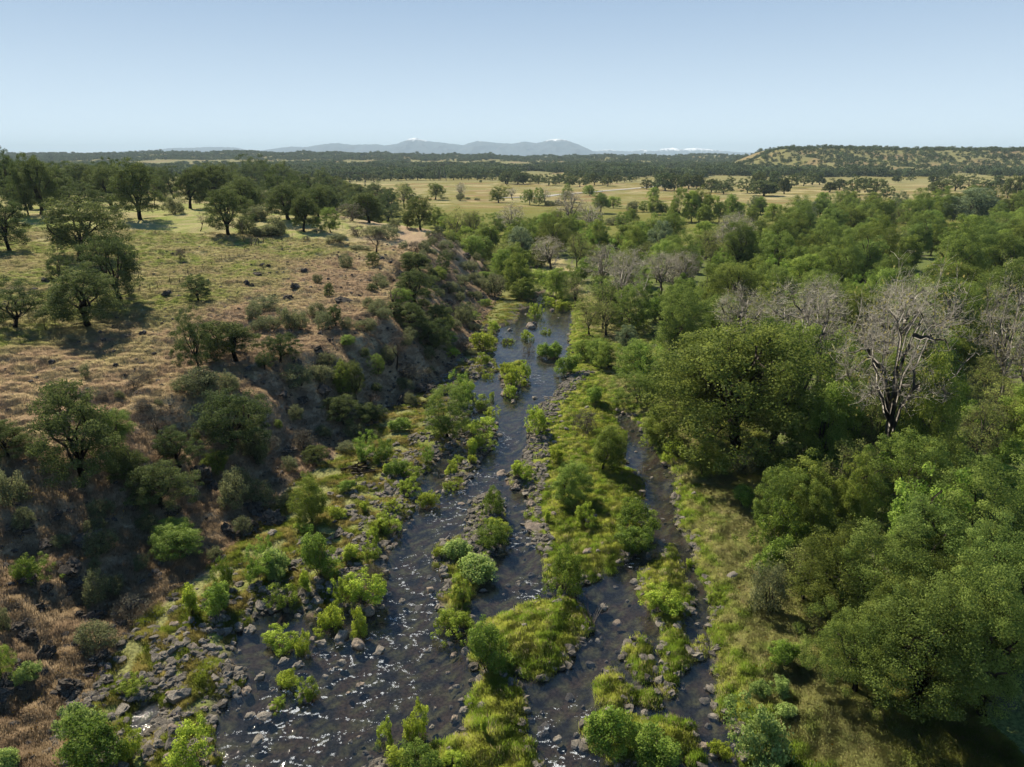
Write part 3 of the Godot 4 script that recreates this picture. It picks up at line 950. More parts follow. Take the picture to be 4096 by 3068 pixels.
func fence(pts: Array, label: String) -> void:
	var o := base_node("wire_fence", Vector3.ZERO)
	var steel := Color(0.09, 0.06, 0.05)
	var tops: Array[Vector3] = []
	for i in pts.size() / 2:
		var x: float = pts[i * 2]
		var z: float = pts[i * 2 + 1]
		var b := Vector3(x, H(x, z), z)
		var lean := Vector3(0.05 * sin(i * 3.1), 1.25 + 0.1 * sin(i * 1.7), 0.04 * cos(i * 2.2))
		piece("post", pole(b - Vector3(0, 0.2, 0), b + lean, 0.035, 0.03, steel, steel * 1.7, 5, 0.0), M.bark, o)
		tops.append(b + lean)
	for k in 3:
		for i in tops.size() - 1:
			var drop := Vector3(0, 0.12 + 0.33 * k, 0)
			piece("wire", pole(tops[i] - drop, tops[i + 1] - drop, 0.006, 0.006, steel, steel, 3, 0.003), M.bark, o)
	tag(o, label, "fence")

func brace(x: float, z: float) -> void:
	var o := base_node("fence_brace", Vector3(x, H(x, z), z))
	var white := Color(0.75, 0.74, 0.7)
	var grey := Color(0.3, 0.29, 0.27)
	piece("post", pole(Vector3(-0.9, -0.2, 0), Vector3(-0.9, 1.7, 0), 0.06, 0.06, grey, grey, 7, 0.0), M.bark, o)
	piece("post", pole(Vector3(0.5, -0.2, 0), Vector3(0.5, 1.9, 0), 0.06, 0.06, grey, grey, 7, 0.0), M.bark, o)
	piece("rail", pole(Vector3(-0.9, 1.6, 0.02), Vector3(0.5, 1.6, 0.02), 0.04, 0.04, grey, grey, 6, 0.0), M.bark, o)
	piece("strut", pole(Vector3(-0.5, -0.1, 0.3), Vector3(0.45, 1.95, 0.12), 0.09, 0.09, white, white, 7, 0.0), M.bark, o)
	tag(o, "white leaning strut and posts bracing the wire fence at its bend", "fence brace")

func pylon(x: float, z: float, h: float, w: float, flat_top: bool, label: String) -> void:
	var o := base_node("transmission_tower", Vector3(x, H(x, z), z), 0.25)
	var steel := mat_once("galvanised_steel")
	var legs: Array[Vector3] = []
	var st := {}
	for s in [[-1, -1], [1, -1], [1, 1], [-1, 1]]:
		piece("leg", pole(Vector3(s[0] * w * 0.5, 0, s[1] * w * 0.3), Vector3(s[0] * w * (0.5 if flat_top else 0.14), h * 0.75, s[1] * w * 0.12), 0.22, 0.16, Color.WHITE, Color.WHITE, 4, 0.0), steel, o)
	for k in 5:
		for s in [-1, 1]:
			var y0 := h * 0.75 * k / 5.0
			var y1 := h * 0.75 * (k + 1) / 5.0
			var f0 := lerpf(0.5, 0.5 if flat_top else 0.14, k / 5.0) * w
			var f1 := lerpf(0.5, 0.5 if flat_top else 0.14, (k + 1) / 5.0) * w
			if flat_top:
				piece("lattice_bar", pole(Vector3(s * f0, y0, w * 0.2), Vector3(s * f1 * 0.8, y1, -w * 0.15), 0.1, 0.1, Color.WHITE, Color.WHITE, 4, 0.0), steel, o)
			else:
				piece("lattice_bar", pole(Vector3(-s * f0, y0, w * 0.2), Vector3(s * f1, y1, w * 0.15), 0.1, 0.1, Color.WHITE, Color.WHITE, 4, 0.0), steel, o)
	var aw := w * (0.75 if flat_top else 1.1)
	for y in [0.75, 0.82]:
		piece("cross_arm", pole(Vector3(-aw, h * y, 0), Vector3(aw, h * y, 0), 0.16, 0.16, Color.WHITE, Color.WHITE, 4, 0.0), steel, o)
	for k in 8:
		var xa := lerpf(-aw, aw, k / 8.0)
		var xb := lerpf(-aw, aw, (k + 1) / 8.0)
		piece("lattice_bar", pole(Vector3(xa, h * (0.75 if k % 2 else 0.82), 0), Vector3(xb, h * (0.82 if k % 2 else 0.75), 0), 0.1, 0.1, Color.WHITE, Color.WHITE, 4, 0.0), steel, o)
	for s in [-1, 1]:
		piece("peak", pole(Vector3(s * aw * 0.75, h * 0.82, 0), Vector3(s * aw * 0.95, h, 0), 0.14, 0.06, Color.WHITE, Color.WHITE, 4, 0.0), steel, o)
	tag(o, label, "pylon")

func mat_once(n: String) -> StandardMaterial3D:
	if not M.has(n):
		mat(n, Color(0.3, 0.32, 0.33), 0.6)
	return M[n]

func road(pts: Array) -> void:
	var v := PackedVector3Array()
	var n := PackedVector3Array()
	var c := PackedColorArray()
	var idx := PackedInt32Array()
	var k := pts.size() / 2
	for i in k:
		var p := Vector2(pts[i * 2], pts[i * 2 + 1])
		var q := Vector2(pts[mini(i + 1, k - 1) * 2], pts[mini(i + 1, k - 1) * 2 + 1])
		var b := Vector2(pts[maxi(i - 1, 0) * 2], pts[maxi(i - 1, 0) * 2 + 1])
		var side := (q - b).normalized().orthogonal() * 2.6
		for s in [-1.0, 1.0]:
			var e: Vector2 = p + side * s
			v.append(Vector3(e.x, maxf(H(e.x, e.y), H(p.x, p.y)) + 0.25, e.y))
			n.append(Vector3.UP)
			c.append(Color(0.34, 0.33, 0.31))
		if i < k - 1:
			var a := i * 2
			idx.append_array(PackedInt32Array([a, a + 3, a + 2, a, a + 1, a + 3]))
	piece("road", amesh(v, n, c, idx), M.hazed_rock_and_road, self, "structure")

# ---------------------------------------------------------------- woods too far to count
func make_far_woods() -> void:
	var r := RandomNumberGenerator.new()
	r.seed = 808
	var where: Array = []
	var tint: Array = []
	for i in P.speck_oak.size():
		var e: Array[Transform3D] = []
		where.append(e)
		tint.append(PackedColorArray())
	var put := func(x: float, z: float, s: float, t: float):
		var k := r.randi() % where.size()
		var b := Basis(Vector3.UP, r.randf() * TAU).scaled_local(Vector3(s * r.randf_range(0.8, 1.2), s, s * r.randf_range(0.8, 1.2)))
		where[k].append(Transform3D(b, Vector3(x, H(x, z) - 0.5, z)))
		tint[k].append(Color(t, t * r.randf_range(0.95, 1.05), t * r.randf_range(0.9, 1.05)))
	# the wooded belt behind the plain
	var d := 905.0
	while d < 1860.0:
		var gap := 8.5 + (d - 900.0) * 0.0045
		var half := d * 0.76 + 30.0
		var x := -half
		while x < half:
			var px := x + r.randf_range(-0.5, 0.5) * gap
			var pz := -d - r.randf_range(-0.5, 0.5) * gap
			var open := na.get_noise_2d(px * 0.0042 + 3.0, pz * 0.0028)
			var front := smoothstep(890.0, 960.0, d - 60.0 * nb.get_noise_2d(px * 0.006, 1.0))
			if open < 0.06 and r.randf() < front and not (px > 0.31 * d and d > 1080.0 and d < 2300.0):
				put.call(px, pz, r.randf_range(0.7, 1.2), r.randf_range(0.85, 1.15))
			x += gap
		d += gap * 0.95
	# wooded hills on the skyline
	d = 1960.0
	while d < 3050.0:
		var gap := 13.0
		var half := d * 0.76
		var x := -half
		while x < half:
			var px := x + r.randf_range(-0.5, 0.5) * gap
			var pz := -d - r.randf_range(-0.5, 0.5) * gap
			var open := na.get_noise_2d(px * 0.009 + 13.0, pz * 0.009) + 0.4 * smoothstep(-500.0, 300.0, px) - 0.16
			if d < 2290.0 and px < 150.0 and na.get_noise_2d(px * 0.004, 70.0) > -0.12:
				x += gap
				continue
			if open < 0.0 or r.randf() < 0.12:
				put.call(px, pz, r.randf_range(0.6, 1.05) * (1.25 if r.randf() < 0.06 else 1.0), r.randf_range(0.8, 1.15))
			x += gap
		d += gap
	# scattered oaks on the flat-topped hill
	d = 1030.0
	while d < 1600.0:
		var x := 0.27 * d
		while x < 0.8 * d:
			var px := x + r.randf_range(-6.0, 6.0)
			var pz := -d - r.randf_range(-6.0, 6.0)
			var open := na.get_noise_2d(px * 0.012 + 21.0, pz * 0.012)
			var thick := 0.72 - 0.5 * open + (0.35 if d > 1395.0 else 0.0)
			if r.randf() < thick:
				put.call(px, pz, r.randf_range(0.42, 0.85), r.randf_range(0.85, 1.2))
			x += 12.0
		d += 12.0
	var total := 0
	for i in where.size():
		total += where[i].size()
		scatter("far_woods", P.speck_oak[i].parts[1][1], M.far_leaf, where[i], tint[i], "dark far off oak woodland covering the hills and the belt behind the plain", "woodland")
	print("far woods ", total, " ", Time.get_ticks_msec())

# ---------------------------------------------------------------- grass, sedge, gravel, flowers, foam
func tuft(seed_: int, blades: int, h: float, spread: float, wide: float, ca: Color, cb: Color) -> ArrayMesh:
	var r := RandomNumberGenerator.new()
	r.seed = seed_
	var v := PackedVector3Array()
	var n := PackedVector3Array()
	var c := PackedColorArray()
	for i in blades:
		var az := r.randf() * TAU
		var foot := Vector3(cos(az), 0, sin(az)) * spread * sqrt(r.randf()) * 0.8
		var az2 := az + r.randfn() * 0.7
		var out := Vector3(cos(az2), 0, sin(az2))
		var l := h * r.randf_range(0.55, 1.15)
		var tip := foot + out * l * r.randf_range(0.15, 0.75) + Vector3.UP * l
		var mid := foot.lerp(tip, 0.5) + Vector3.UP * l * 0.14
		var side := out.cross(Vector3.UP) * wide
		var nn := (out * 0.4 + Vector3.UP).normalized()
		var k := ca.lerp(cb, r.randf())
		for q in [foot - side, foot + side, mid + side * 0.8, foot - side, mid + side * 0.8, mid - side * 0.8, mid - side * 0.8, mid + side * 0.8, tip]:
			v.append(q)
			n.append(nn)
			c.append(k)
	return amesh(v, n, c, PackedInt32Array())

const BAR := [48.0, 0.0, 50.0, 0.5, 57.0, -0.3, 66.0, 1.0, 77.0, 2.0, 84.0, 3.8, 91.0, 6.5, 97.0, 9.0]
var bar_t := PackedFloat32Array(BAR)
func make_ground_cover() -> void:
	var r := RandomNumberGenerator.new()
	r.seed = 55
	var w := Color.WHITE
	var grassy := tuft(1, 22, 0.2, 0.36, 0.011, w * 0.8, w * 1.15)
	var sedge := tuft(2, 34, 0.21, 0.36, 0.011, Color(0.75, 0.75, 0.8), Color(1.4, 1.15, 1.1))
	var fine: Array[Transform3D] = []
	var fine_c := PackedColorArray()
	var tall: Array[Transform3D] = []
	var tall_c := PackedColorArray()
	var weeds: Array[Transform3D] = []
	var weeds_c := PackedColorArray()
	var pebbles: Array = [[] as Array[Transform3D], [] as Array[Transform3D], [] as Array[Transform3D]]
	var pebble_c := [PackedColorArray(), PackedColorArray(), PackedColorArray()]
	var flowers: Array[Transform3D] = []
	var blues: Array[Transform3D] = []
	for i in 620000:
		# more of them near the camera, where they can be seen
		var d := 26.0 + 128.0 * pow(r.randf(), 1.35)
		var x := r.randf_range(-0.8, 0.8) * (d + 8.0)
		var z := -d
		var s := up_slope(x, z)
		var bank := x - lut(bank_t, d)
		if bank > 13.0:
			continue
		var n2 := nb.get_noise_2d(x * 0.45 + 50.0, z * 0.45)
		if s > 0.4:
			var wide := lut(PackedFloat32Array([0.0, 26.0, 44.0, 22.0, 60.0, 15.0, 76.0, 9.0, 90.0, 8.5, 120.0, 13.0]), d)
			if s < wide * 0.9 and r.randf() < 0.25:
				continue
			var c := ground_color(x, z) * r.randf_range(1.1, 1.45)
			fine.append(Transform3D(Basis(Vector3.UP, r.randf() * TAU).scaled_local(Vector3.ONE * r.randf_range(0.6, 1.3)), Vector3(x, H(x, z) - 0.02, z)))
			fine_c.append(c)
			if r.randf() < 0.0016 and s < 26.0:
				for k in 7:
					flowers.append(Transform3D(Basis().scaled(Vector3.ONE * r.randf_range(0.6, 1.2)), Vector3(x + r.randfn() * 0.4, H(x, z) + 0.3, z + r.randfn() * 0.4)))
			continue
		var sh := shore(x, z)
		if sh < 0.05:
			if sh > -0.5 and r.randf() < 0.05 and d < 80.0:
				weeds.append(Transform3D(Basis(Vector3.UP, r.randf() * TAU).scaled_local(Vector3.ONE * 0.6), Vector3(x, -0.1, z)))
				weeds_c.append(Color(0.13, 0.16, 0.035))
			continue
		var wet := bank > -1.0 or (x > -4.2 and d < 112.0)
		if wet:
			if sh < 0.35 + 0.5 * n2 and r.randf() < 0.75:
				continue
			if d > 48.0 and d < 97.0 and x < lut(bar_t, d) + 2.3 + 1.6 * n2 and r.randf() < 0.93:
				continue
			var dry := smoothstep(1.0, 5.0, bank + 2.0 * n2)
			var c := Color(0.24, 0.37, 0.045).lerp(Color(0.46, 0.53, 0.1), clampf(0.5 + 0.9 * n2 + r.randf_range(-0.2, 0.2), 0.0, 1.0)).lerp(Color(0.6, 0.63, 0.28), dry * 0.75 * (1.0 - 0.8 * smoothstep(6.0, 9.0, bank)))
			if r.randf() < 0.1:
				c = Color(0.5, 0.45, 0.24)
			var lush := clampf(0.35 + 0.4 * nb.get_noise_2d(x * 0.9, z * 0.9 + 80.0) + r.randf_range(-0.2, 0.3), 0.1, 1.1) * (1.0 - 0.8 * dry)
			tall.append(Transform3D(Basis(Vector3.UP, r.randf() * TAU).scaled_local(Vector3(1, 0.45 + lush, 1) * r.randf_range(0.7, 1.2)), Vector3(x, H(x, z) - 0.02, z)))
			tall_c.append(c)
			if bank > 1.0 and bank < 5.0 and r.randf() < 0.004:
				flowers.append(Transform3D(Basis(), Vector3(x, H(x, z) + 0.5, z)))
		else:
			if sh < 0.35 + 1.2 * n2 or nb.get_noise_2d(x * 0.35, z * 0.35 + 30.0) < -0.25:
				continue
			var c := Color(0.19, 0.25, 0.035).lerp(Color(0.34, 0.29, 0.1), clampf(0.5 + 0.8 * n2 + r.randf_range(-0.3, 0.3), 0.0, 1.0))
			fine.append(Transform3D(Basis(Vector3.UP, r.randf() * TAU).scaled_local(Vector3.ONE * r.randf_range(0.6, 1.2)), Vector3(x, H(x, z) - 0.02, z)))
			fine_c.append(c)
			if r.randf() < 0.006 and sh > 2.0:
				for k in 5:
					flowers.append(Transform3D(Basis().scaled(Vector3.ONE * r.randf_range(0.6, 1.2)), Vector3(x + r.randfn() * 0.5, H(x, z) + 0.35, z + r.randfn() * 0.5)))
			elif r.randf() < 0.002 and d < 50.0:
				for k in 8:
					blues.append(Transform3D(Basis(), Vector3(x + r.randfn() * 0.4, H(x, z) + 0.35, z + r.randfn() * 0.4)))
	# loose basalt on the slope
	var stones: Array[Transform3D] = []
	for i in 9000:
		var d := 26.0 + 130.0 * pow(r.randf(), 1.2)
		var s := 60.0 * pow(r.randf(), 2.2)
		var x := lut(toe_t, d) - s
		var crag := nc.get_noise_2d(x * 0.09, d * 0.09)
		if crag < 0.1 and r.randf() < 0.75:
			continue
		var q := 0.05 + 0.3 * pow(r.randf(), 3.0)
		stones.append(Transform3D(Basis.from_euler(Vector3(r.randfn() * 0.3, r.randf() * TAU, r.randfn() * 0.3)).scaled_local(Vector3(q, q * 0.85, q)), Vector3(x, H(x, -d) + q * 0.2, -d)))
	scatter("basalt_rubble", rock_mesh(610, 8, 5, 0.6, 0.75, Color(0.05, 0.046, 0.042), Color(0.15, 0.14, 0.13)), M.rock, stones, PackedColorArray(), "dark loose basalt stones strewn over the dry slope", "rubble")
	# gravel and cobbles along the water and on the bars
	for i in 200000:
		var d := 26.0 + 100.0 * pow(r.randf(), 1.3)
		var x := r.randf_range(-28.0, 16.0)
		var z := -d
		if up_slope(x, z) > 1.5:
			continue
		var sh := shore(x, z)
		var left := x < -6.0 or (x < 0.0 and d > 60.0)
		var bar := d > 48.0 and d < 97.0 and x < lut(bar_t, d) + 2.8
		var reach := 4.2 if left else (3.2 if bar else 0.4)
		if sh < -1.6 or sh > reach + nb.get_noise_2d(x * 0.5, z * 0.5) * reach:
			continue
		if sh < 0.0 and r.randf() < (0.7 if sh > -0.35 else 0.965):
			continue
		if not left and not bar and r.randf() < 0.55:
			continue
		if left and r.randf() < 0.35:
			continue
		if left and nb.get_noise_2d(x * 0.3, z * 0.3) > 0.25 and r.randf() < 0.8:
			continue
		var q := pow(r.randf(), 4.0) * 0.34 + 0.04
		var k := i % 3
		var t := r.randf_range(0.42, 0.95)
		pebbles[k].append(Transform3D(Basis.from_euler(Vector3(r.randfn() * 0.3, r.randf() * TAU, r.randfn() * 0.3)).scaled_local(Vector3(q, q * 0.8, q)), Vector3(x, H(x, z) + q * 0.15, z)))
		pebble_c[k].append(Color(t, t, t))
	scatter("dry_grass", grassy, M.grass_blade, fine, fine_c, "dry brown and straw coloured grass on the slope and benches", "grass")
	scatter("green_grass", sedge, M.grass_blade, tall, tall_c, "tall bright green grass and sedge on the creek islands and bank", "grass")
	scatter("water_weeds", sedge, M.grass_blade, weeds, weeds_c, "thin green weeds standing in the shallow edge of the creek", "weeds")
	for k in 3:
		scatter("gravel", rock_mesh(600 + k, 7, 5, 0.8, 0.75, Color(0.21, 0.195, 0.165), Color(0.36, 0.33, 0.285)), M.rock, pebbles[k], pebble_c[k], "grey cobbles and gravel along the water", "gravel")
	var petal := mat("yellow_petal", Color(0.75, 0.45, 0.02), 0.7)
	var petal2 := mat("blue_petal", Color(0.2, 0.16, 0.5), 0.7)
	var bloom := tuft(9, 5, 0.05, 0.05, 0.03, w, w)
	scatter("yellow_flowers", bloom, petal, flowers, PackedColorArray(), "small yellow flowers dotted through the grass", "flowers")
	scatter("blue_flowers", bloom, petal2, blues, PackedColorArray(), "small blue flowers among the rocks at the foot of the slope", "flowers")
	# white water
	var flecks: Array[Transform3D] = []
	for i in 2400000:
		var d := 27.0 + 72.0 * pow(r.randf(), 1.3)
		var x := r.randf_range(-17.0, 12.0)
		var z := -d
		if shore(x, z) > -0.1:
			continue
		var k := rapid(x, z)
		var band := nc.get_noise_2d(x * 0.28, z * 0.5) * 0.75 + nb.get_noise_2d(x * 2.2, z * 3.0) * 0.3
		if r.randf() > pow(k, 1.5) * smoothstep(0.3, 0.85, band):
			continue
		var q := 0.005 + 0.012 * pow(r.randf(), 2.0)
		flecks.append(Transform3D(Basis.from_euler(Vector3(r.randfn() * 0.2, r.randfn() * 0.7, r.randfn() * 0.2)).scaled_local(Vector3(q * 2.6, q * 0.4, q)), Vector3(x, wave(x, z) + 0.004, z)))
	var foam := mat("foam", Color(0.55, 0.58, 0.6), 0.8)
	scatter("white_water_foam", rock_mesh(700, 7, 4, 0.8, 0.6, w, w), foam, flecks, PackedColorArray(), "white foam flecks on the riffles", "foam")
	print("cover: dry ", fine.size(), " tall ", tall.size(), " foam ", flecks.size(), " ", Time.get_ticks_msec())

# ---------------------------------------------------------------- everything that stands somewhere: kind, variant, x, z, height, half width, label
func slope_plants() -> void:
	p("O",3,-135.0,-197.3,15.7,3.6,"tall leaning oak with a high lone tuft of leaves")
	p("O",30,-111.1,-166.4,12.2,2.7,"thin stemmed leaning oak beside the tall forked oak")
	p("O",7,-110.4,-169.9,14.2,4.9,"tall forked oak with two dark upright limbs")
	p("O",16,-89.7,-127.2,10.6,4.2,"spreading oak half cut by the picture edge above the green sward")
	p("O",2,-72.6,-119.3,10.5,7.3,"very broad oak casting shade on the green sward")
	p("O",4,-52.4,-93.4,10.6,4.1,"dark oak with dead lower limbs beside the wire fence")
	p("O",19,-50.4,-82.1,7.6,4.5,"many stemmed oak leaning over the wire fence")
	p("O",0,-63.4,-98.8,5.3,1.8,"slender young oak behind the many stemmed oak")
	p("O",6,-58.1,-80.6,5.3,3.7,"low spreading oak at the near end of the fence")
	p("O",7,-85.9,-166.9,14.3,6.0,"straight trunked oak with a wide shadow on the sward")
	p("D",38,-107.5,-218.3,8.5,2.1,"tall broken dead trunk with one side limb")
	p("O",13,-121.0,-219.9,13.1,6.7,"crooked trunked oak at the back of the sward")
	p("O",37,-167.8,-284.4,13.0,7.9,"round topped oak at the back of the sward")
	p("O",12,-107.0,-177.8,6.5,5.6,"low wide oak with drooping limbs")
	p("O",11,-99.0,-223.2,14.5,5.6,"black stemmed oak at the edge of the sward")
	p("S",22,-82.7,-177.1,4.7,2.9,"dark round bush casting shade on the sward")
	p("O",1,-60.1,-152.3,10.8,4.6,"dense round oak leafed almost to the ground")
	p("O",5,-103.0,-249.0,15.6,6.2,"broad rounded oak behind the black stemmed oak")
	p("O",9,-43.3,-96.5,3.8,2.2,"small perfectly round oak alone on the brown slope")
	p("T",17,-57.5,-123.0,2.1,1.1,"small grey bush alone on the green sward")
	p("D",37,-67.8,-156.3,4.3,1.2,"dead leaning sapling on the sward")
	p("D",22,-54.3,-145.5,5.1,0.8,"thin dead snag beside the fence brace")
	p("S",22,-61.8,-173.6,3.5,3.4,"tall #r @o blue green oak and the dark sward bush")
	p("S",10,-90.4,-257.7,5.1,3.5,"tall #r @u black stemmed oak")
	p("S",32,-57.7,-156.7,2.9,2.0,"tall #r just @u dense round oak")
	p("S",39,-52.8,-154.6,2.6,3.2,"tallest #r @y dense round oak")
	p("O",15,-147.6,-233.5,12.2,4.5,"fifth%#g @u high tufted oak")
	p("O",32,-143.9,-251.0,11.5,4.6,"shortest #g @x broken dead trunk")
	p("O",36,-139.8,-262.8,12.3,4.8,"fifth%#g @u broken dead trunk")
	p("O",4,-137.8,-276.7,14.4,5.0,"tallest #g @u broken dead trunk")
	p("O",6,-132.6,-285.8,10.8,5.7,"third%#g @u black stemmed oak")
	p("O",37,-125.2,-259.2,8.4,3.5,"shortest #g @u black stemmed oak")
	p("O",0,-139.3,-222.0,11.2,4.7,"ninth%#g @u high tufted oak")
	p("O",33,-166.2,-239.9,11.6,3.7,"seventh%#g @u high tufted oak")
	p("O",13,-125.5,-296.8,14.9,6.0,"tallest #g @u black stemmed oak")
	p("O",12,-155.9,-256.8,11.5,4.9,"tallest #g @x broken dead trunk")
	p("O",18,-146.9,-264.4,11.2,5.1,"seventh%#g @u broken dead trunk")
	p("O",10,-144.5,-280.8,12.6,5.4,"third%#g @u broken dead trunk")
	p("O",34,-168.6,-249.1,14.7,4.8,"tallest #g @u high tufted oak")
	p("O",0,-168.9,-256.8,12.9,4.9,"third%#g @u high tufted oak")
	p("S",6,-48.5,-93.5,0.4,0.6,"small bright bush in the oak shade")
	p("S",13,-115.3,-167.4,0.8,1.3,"low #r just @x tall forked oak")
	p("S",32,-101.4,-148.3,1.0,1.4,"low #r @d tall forked oak")
	p("O",30,-33.2,-71.8,6.1,1.9,"narrow oak standing alone above the slope bushes")
	p("O",23,-30.7,-75.5,5.4,3.3,"bushy many stemmed oak with a boulder at its foot")
	p("O",37,-54.3,-175.5,9.3,5.6,"blue green spreading oak")
	p("O",11,-47.2,-162.7,9.9,3.6,"dark drooping oak at the fence line")
	p("G",28,-40.7,-161.3,5.2,2.3,"small egg shaped tree behind the fence")
	p("T",6,-41.3,-186.4,4.2,4.0,"large purple grey twiggy bush")
	p("S",11,-90.3,-257.8,5.5,3.5,"round dark bush under the oaks")
	p("S",22,-61.3,-173.8,3.5,3.3,"tall #r @o blue green oak and the dense round oak")
	p("S",24,-52.4,-154.3,2.6,3.3,"shortest #r @y dense round oak")
	p("S",27,-50.9,-157.2,4.3,2.5,"tall #r just @d dark drooping oak")
	p("S",13,-37.0,-151.3,1.9,2.2,"low dark bush in the shade of the fence line")
	p("T",32,-43.9,-153.0,1.2,1.0,"grey brown twiggy shrub @d egg shaped tree")
	p("O",14,-23.1,-181.4,8.7,3.9,"leaning oak on the rounded hill brow")
	p("O",26,-26.2,-179.1,4.3,1.9,"small oak on the hill brow")
	p("S",7,-30.6,-161.0,2.7,2.4,"tall #r @y egg shaped tree")
	p("S",20,-27.9,-161.1,3.6,2.7,"wide grey green bush on the brown bank")
	p("T",7,-34.7,-161.9,2.6,2.4,"tall grey brown twiggy shrub just @y egg shaped tree")
	p("S",29,-28.3,-172.5,2.6,1.5,"yellow green bush below the hill brow")
	p("D",7,-27.5,-143.7,4.6,3.3,"gnarled nearly leafless oak on the brown slope")
	p("S",33,-31.5,-147.3,1.0,2.3,"low branchy bush spreading from the gnarled oak")
	p("O",8,-25.9,-131.8,2.9,1.4,"small #g just @y dense slope bush")
	p("S",31,-29.9,-128.9,2.7,1.5,"dense rounded bush alone on the bouldery slope")
	p("O",23,-17.0,-130.8,4.5,3.2,"dark oak on the steep brown bank")
	p("O",18,-13.4,-143.8,4.1,1.6,"small dark oak on the steep brown bank")
	p("S",35,-23.3,-152.5,1.8,1.1,"#r @u gnarled oak")
	p("T",2,-20.5,-152.3,2.4,1.9,"grey brown twiggy shrub @u gnarled oak")
	p("S",5,-15.6,-163.0,2.5,1.8,"tall #r just @d rock tooth")
	p("S",20,-17.0,-152.2,1.6,1.2,"#r @o rock tooth and the egg shaped tree")
	p("O",31,-15.3,-110.1,5.8,3.3,"wide pale leaved oak halfway down the bank")
	p("T",7,-20.2,-119.5,1.7,1.6,"grey brown twiggy shrub just @u upright boulder")
	p("S",24,-4.0,-151.9,5.5,2.7,"grey green thicket at the upstream bend")
	p("S",18,-12.0,-133.0,2.5,2.1,"green bramble below the steep bank oak")
	p("S",29,-9.2,-154.4,1.9,1.6,"#r @o rock tooth and the creek mouth tree")
	p("S",38,-7.0,-154.3,3.0,1.8,"tall #r @x creek mouth tree")
	p("O",19,-27.2,-104.1,2.5,0.8,"thin sapling among dark boulders")
	p("O",28,-22.9,-89.6,3.2,1.0,"slender crooked dark oak")
	p("S",14,-30.9,-111.6,1.7,0.9,"#r @y lone slope boulder")
	p("S",35,-33.8,-94.1,2.0,1.9,"wide grey bush beside yellow flowers")
	p("S",26,-33.8,-90.0,2.0,1.2,"#r @y small round oak")
	p("S",18,-20.5,-99.2,2.0,0.8,"#r @x dead bank tree")
	p("S",27,-28.5,-87.8,2.9,1.5,"tall #r @d wide grey bush")
	p("S",12,-27.0,-88.4,2.6,1.3,"tall #r @u red boulder")
	p("S",4,-26.0,-93.3,2.5,1.3,"tall #r @x dead bank tree")
	p("S",30,-23.9,-88.5,2.6,1.2,"tall #r @x cliff block")
	p("S",23,-19.1,-90.3,1.9,1.5,"#r @x drift sticks")
	p("S",11,-21.4,-89.5,1.6,0.9,"#r @x cliff block")
	p("S",0,-30.6,-87.9,1.9,1.3,"tallest #r @d wide grey bush")
	p("S",31,-31.9,-86.9,1.4,0.9,"shortest #r @d wide grey bush")
	p("S",6,-19.2,-99.3,1.8,1.1,"#r just @x dead bank tree")
	p("S",25,-17.3,-94.4,1.7,1.1,"#r @o dead bank tree and the black leaning oak")
	p("S",28,-9.7,-115.3,2.1,1.6,"#r @y wide bank oak")
	p("S",33,-13.0,-115.2,1.7,1.3,"#r @u wide bank oak")
	p("S",5,-6.8,-122.2,1.4,1.2,"#r @x upstream pool boulder")
	p("S",7,-13.2,-103.6,1.9,1.4,"#r just @y dead bank tree")
	p("D",9,-16.5,-101.6,4.0,1.7,"dead grey tree standing in bushes on the bank")
	p("D",25,-11.1,-121.3,3.1,1.9,"grey dead brush near the creek bend")
	p("O",25,-14.5,-99.2,4.4,2.5,"grey green bushy oak low on the bank")
	p("O",37,-11.6,-109.0,4.8,2.4,"small #g just @y wide bank oak")
	p("S",6,-8.2,-123.5,3.8,2.0,"tall #r @y steep bank oak")
	p("S",10,-10.1,-147.0,2.3,1.4,"#r @d rock tooth")
	p("S",4,-15.1,-127.9,2.0,1.5,"#r just @d steep bank oak")
	p("S",23,-17.3,-113.7,1.6,1.2,"#r just @u wide bank oak")
	p("S",12,-32.3,-65.8,1.9,1.0,"grey bush, lower of the three on the knoll")
	p("S",21,-30.6,-67.0,2.5,1.9,"widest grey bush on the brown knoll")
	p("S",12,-28.4,-67.9,2.1,1.2,"#r @d pink grass boulder")
	p("T",38,-36.7,-65.3,1.4,1.1,"grey brown twiggy shrub @d narrow slope oak")
	p("S",25,-42.3,-66.8,1.6,0.4,"small sapling bush among basalt stones")
	p("T",7,-38.6,-62.9,1.0,0.6,"low grey brown twiggy shrub well @d narrow slope oak")
	p("S",14,-37.2,-63.4,0.9,0.5,"small bush beside yellow flowers")
	p("S",27,-36.5,-46.2,2.7,1.4,"low grey green bush at the picture edge")
	p("T",31,-37.2,-68.2,1.3,0.6,"grey brown twiggy shrub @x narrow slope oak")
	p("S",17,-33.4,-62.6,0.5,0.5,"low #r @u twisting dead oak")
	p("O",37,-34.1,-50.8,9.5,3.3,"large oak with a thick bare trunk on the near knoll")
	p("W",37,-33.4,-54.9,4.5,2.0,"dark glossy leaved oak behind the large knoll oak")
	p("O",17,-31.0,-51.8,4.0,1.6,"yellow green oak scrub in the shaded hollow")
	p("O",25,-28.3,-51.2,4.2,2.5,"grey green rounded live oak at the foot of the knoll")
	p("O",22,-26.6,-61.4,6.9,3.7,"pale green round crowned oak on the slope")
	p("G",30,-26.9,-59.1,2.4,1.3,"yellow green bush under the pale round oak")
	p("D",38,-31.0,-58.9,4.1,1.8,"dead oak with twisting bare limbs")
	p("D",25,-30.6,-55.9,2.2,1.2,"fallen grey dead tree in the hollow")
	p("O",31,-39.4,-50.7,3.4,1.8,"green oak cut by the picture edge behind the near knoll")
	p("S",32,-24.1,-54.5,3.2,1.4,"pale grey green bush above the shaded rocks")
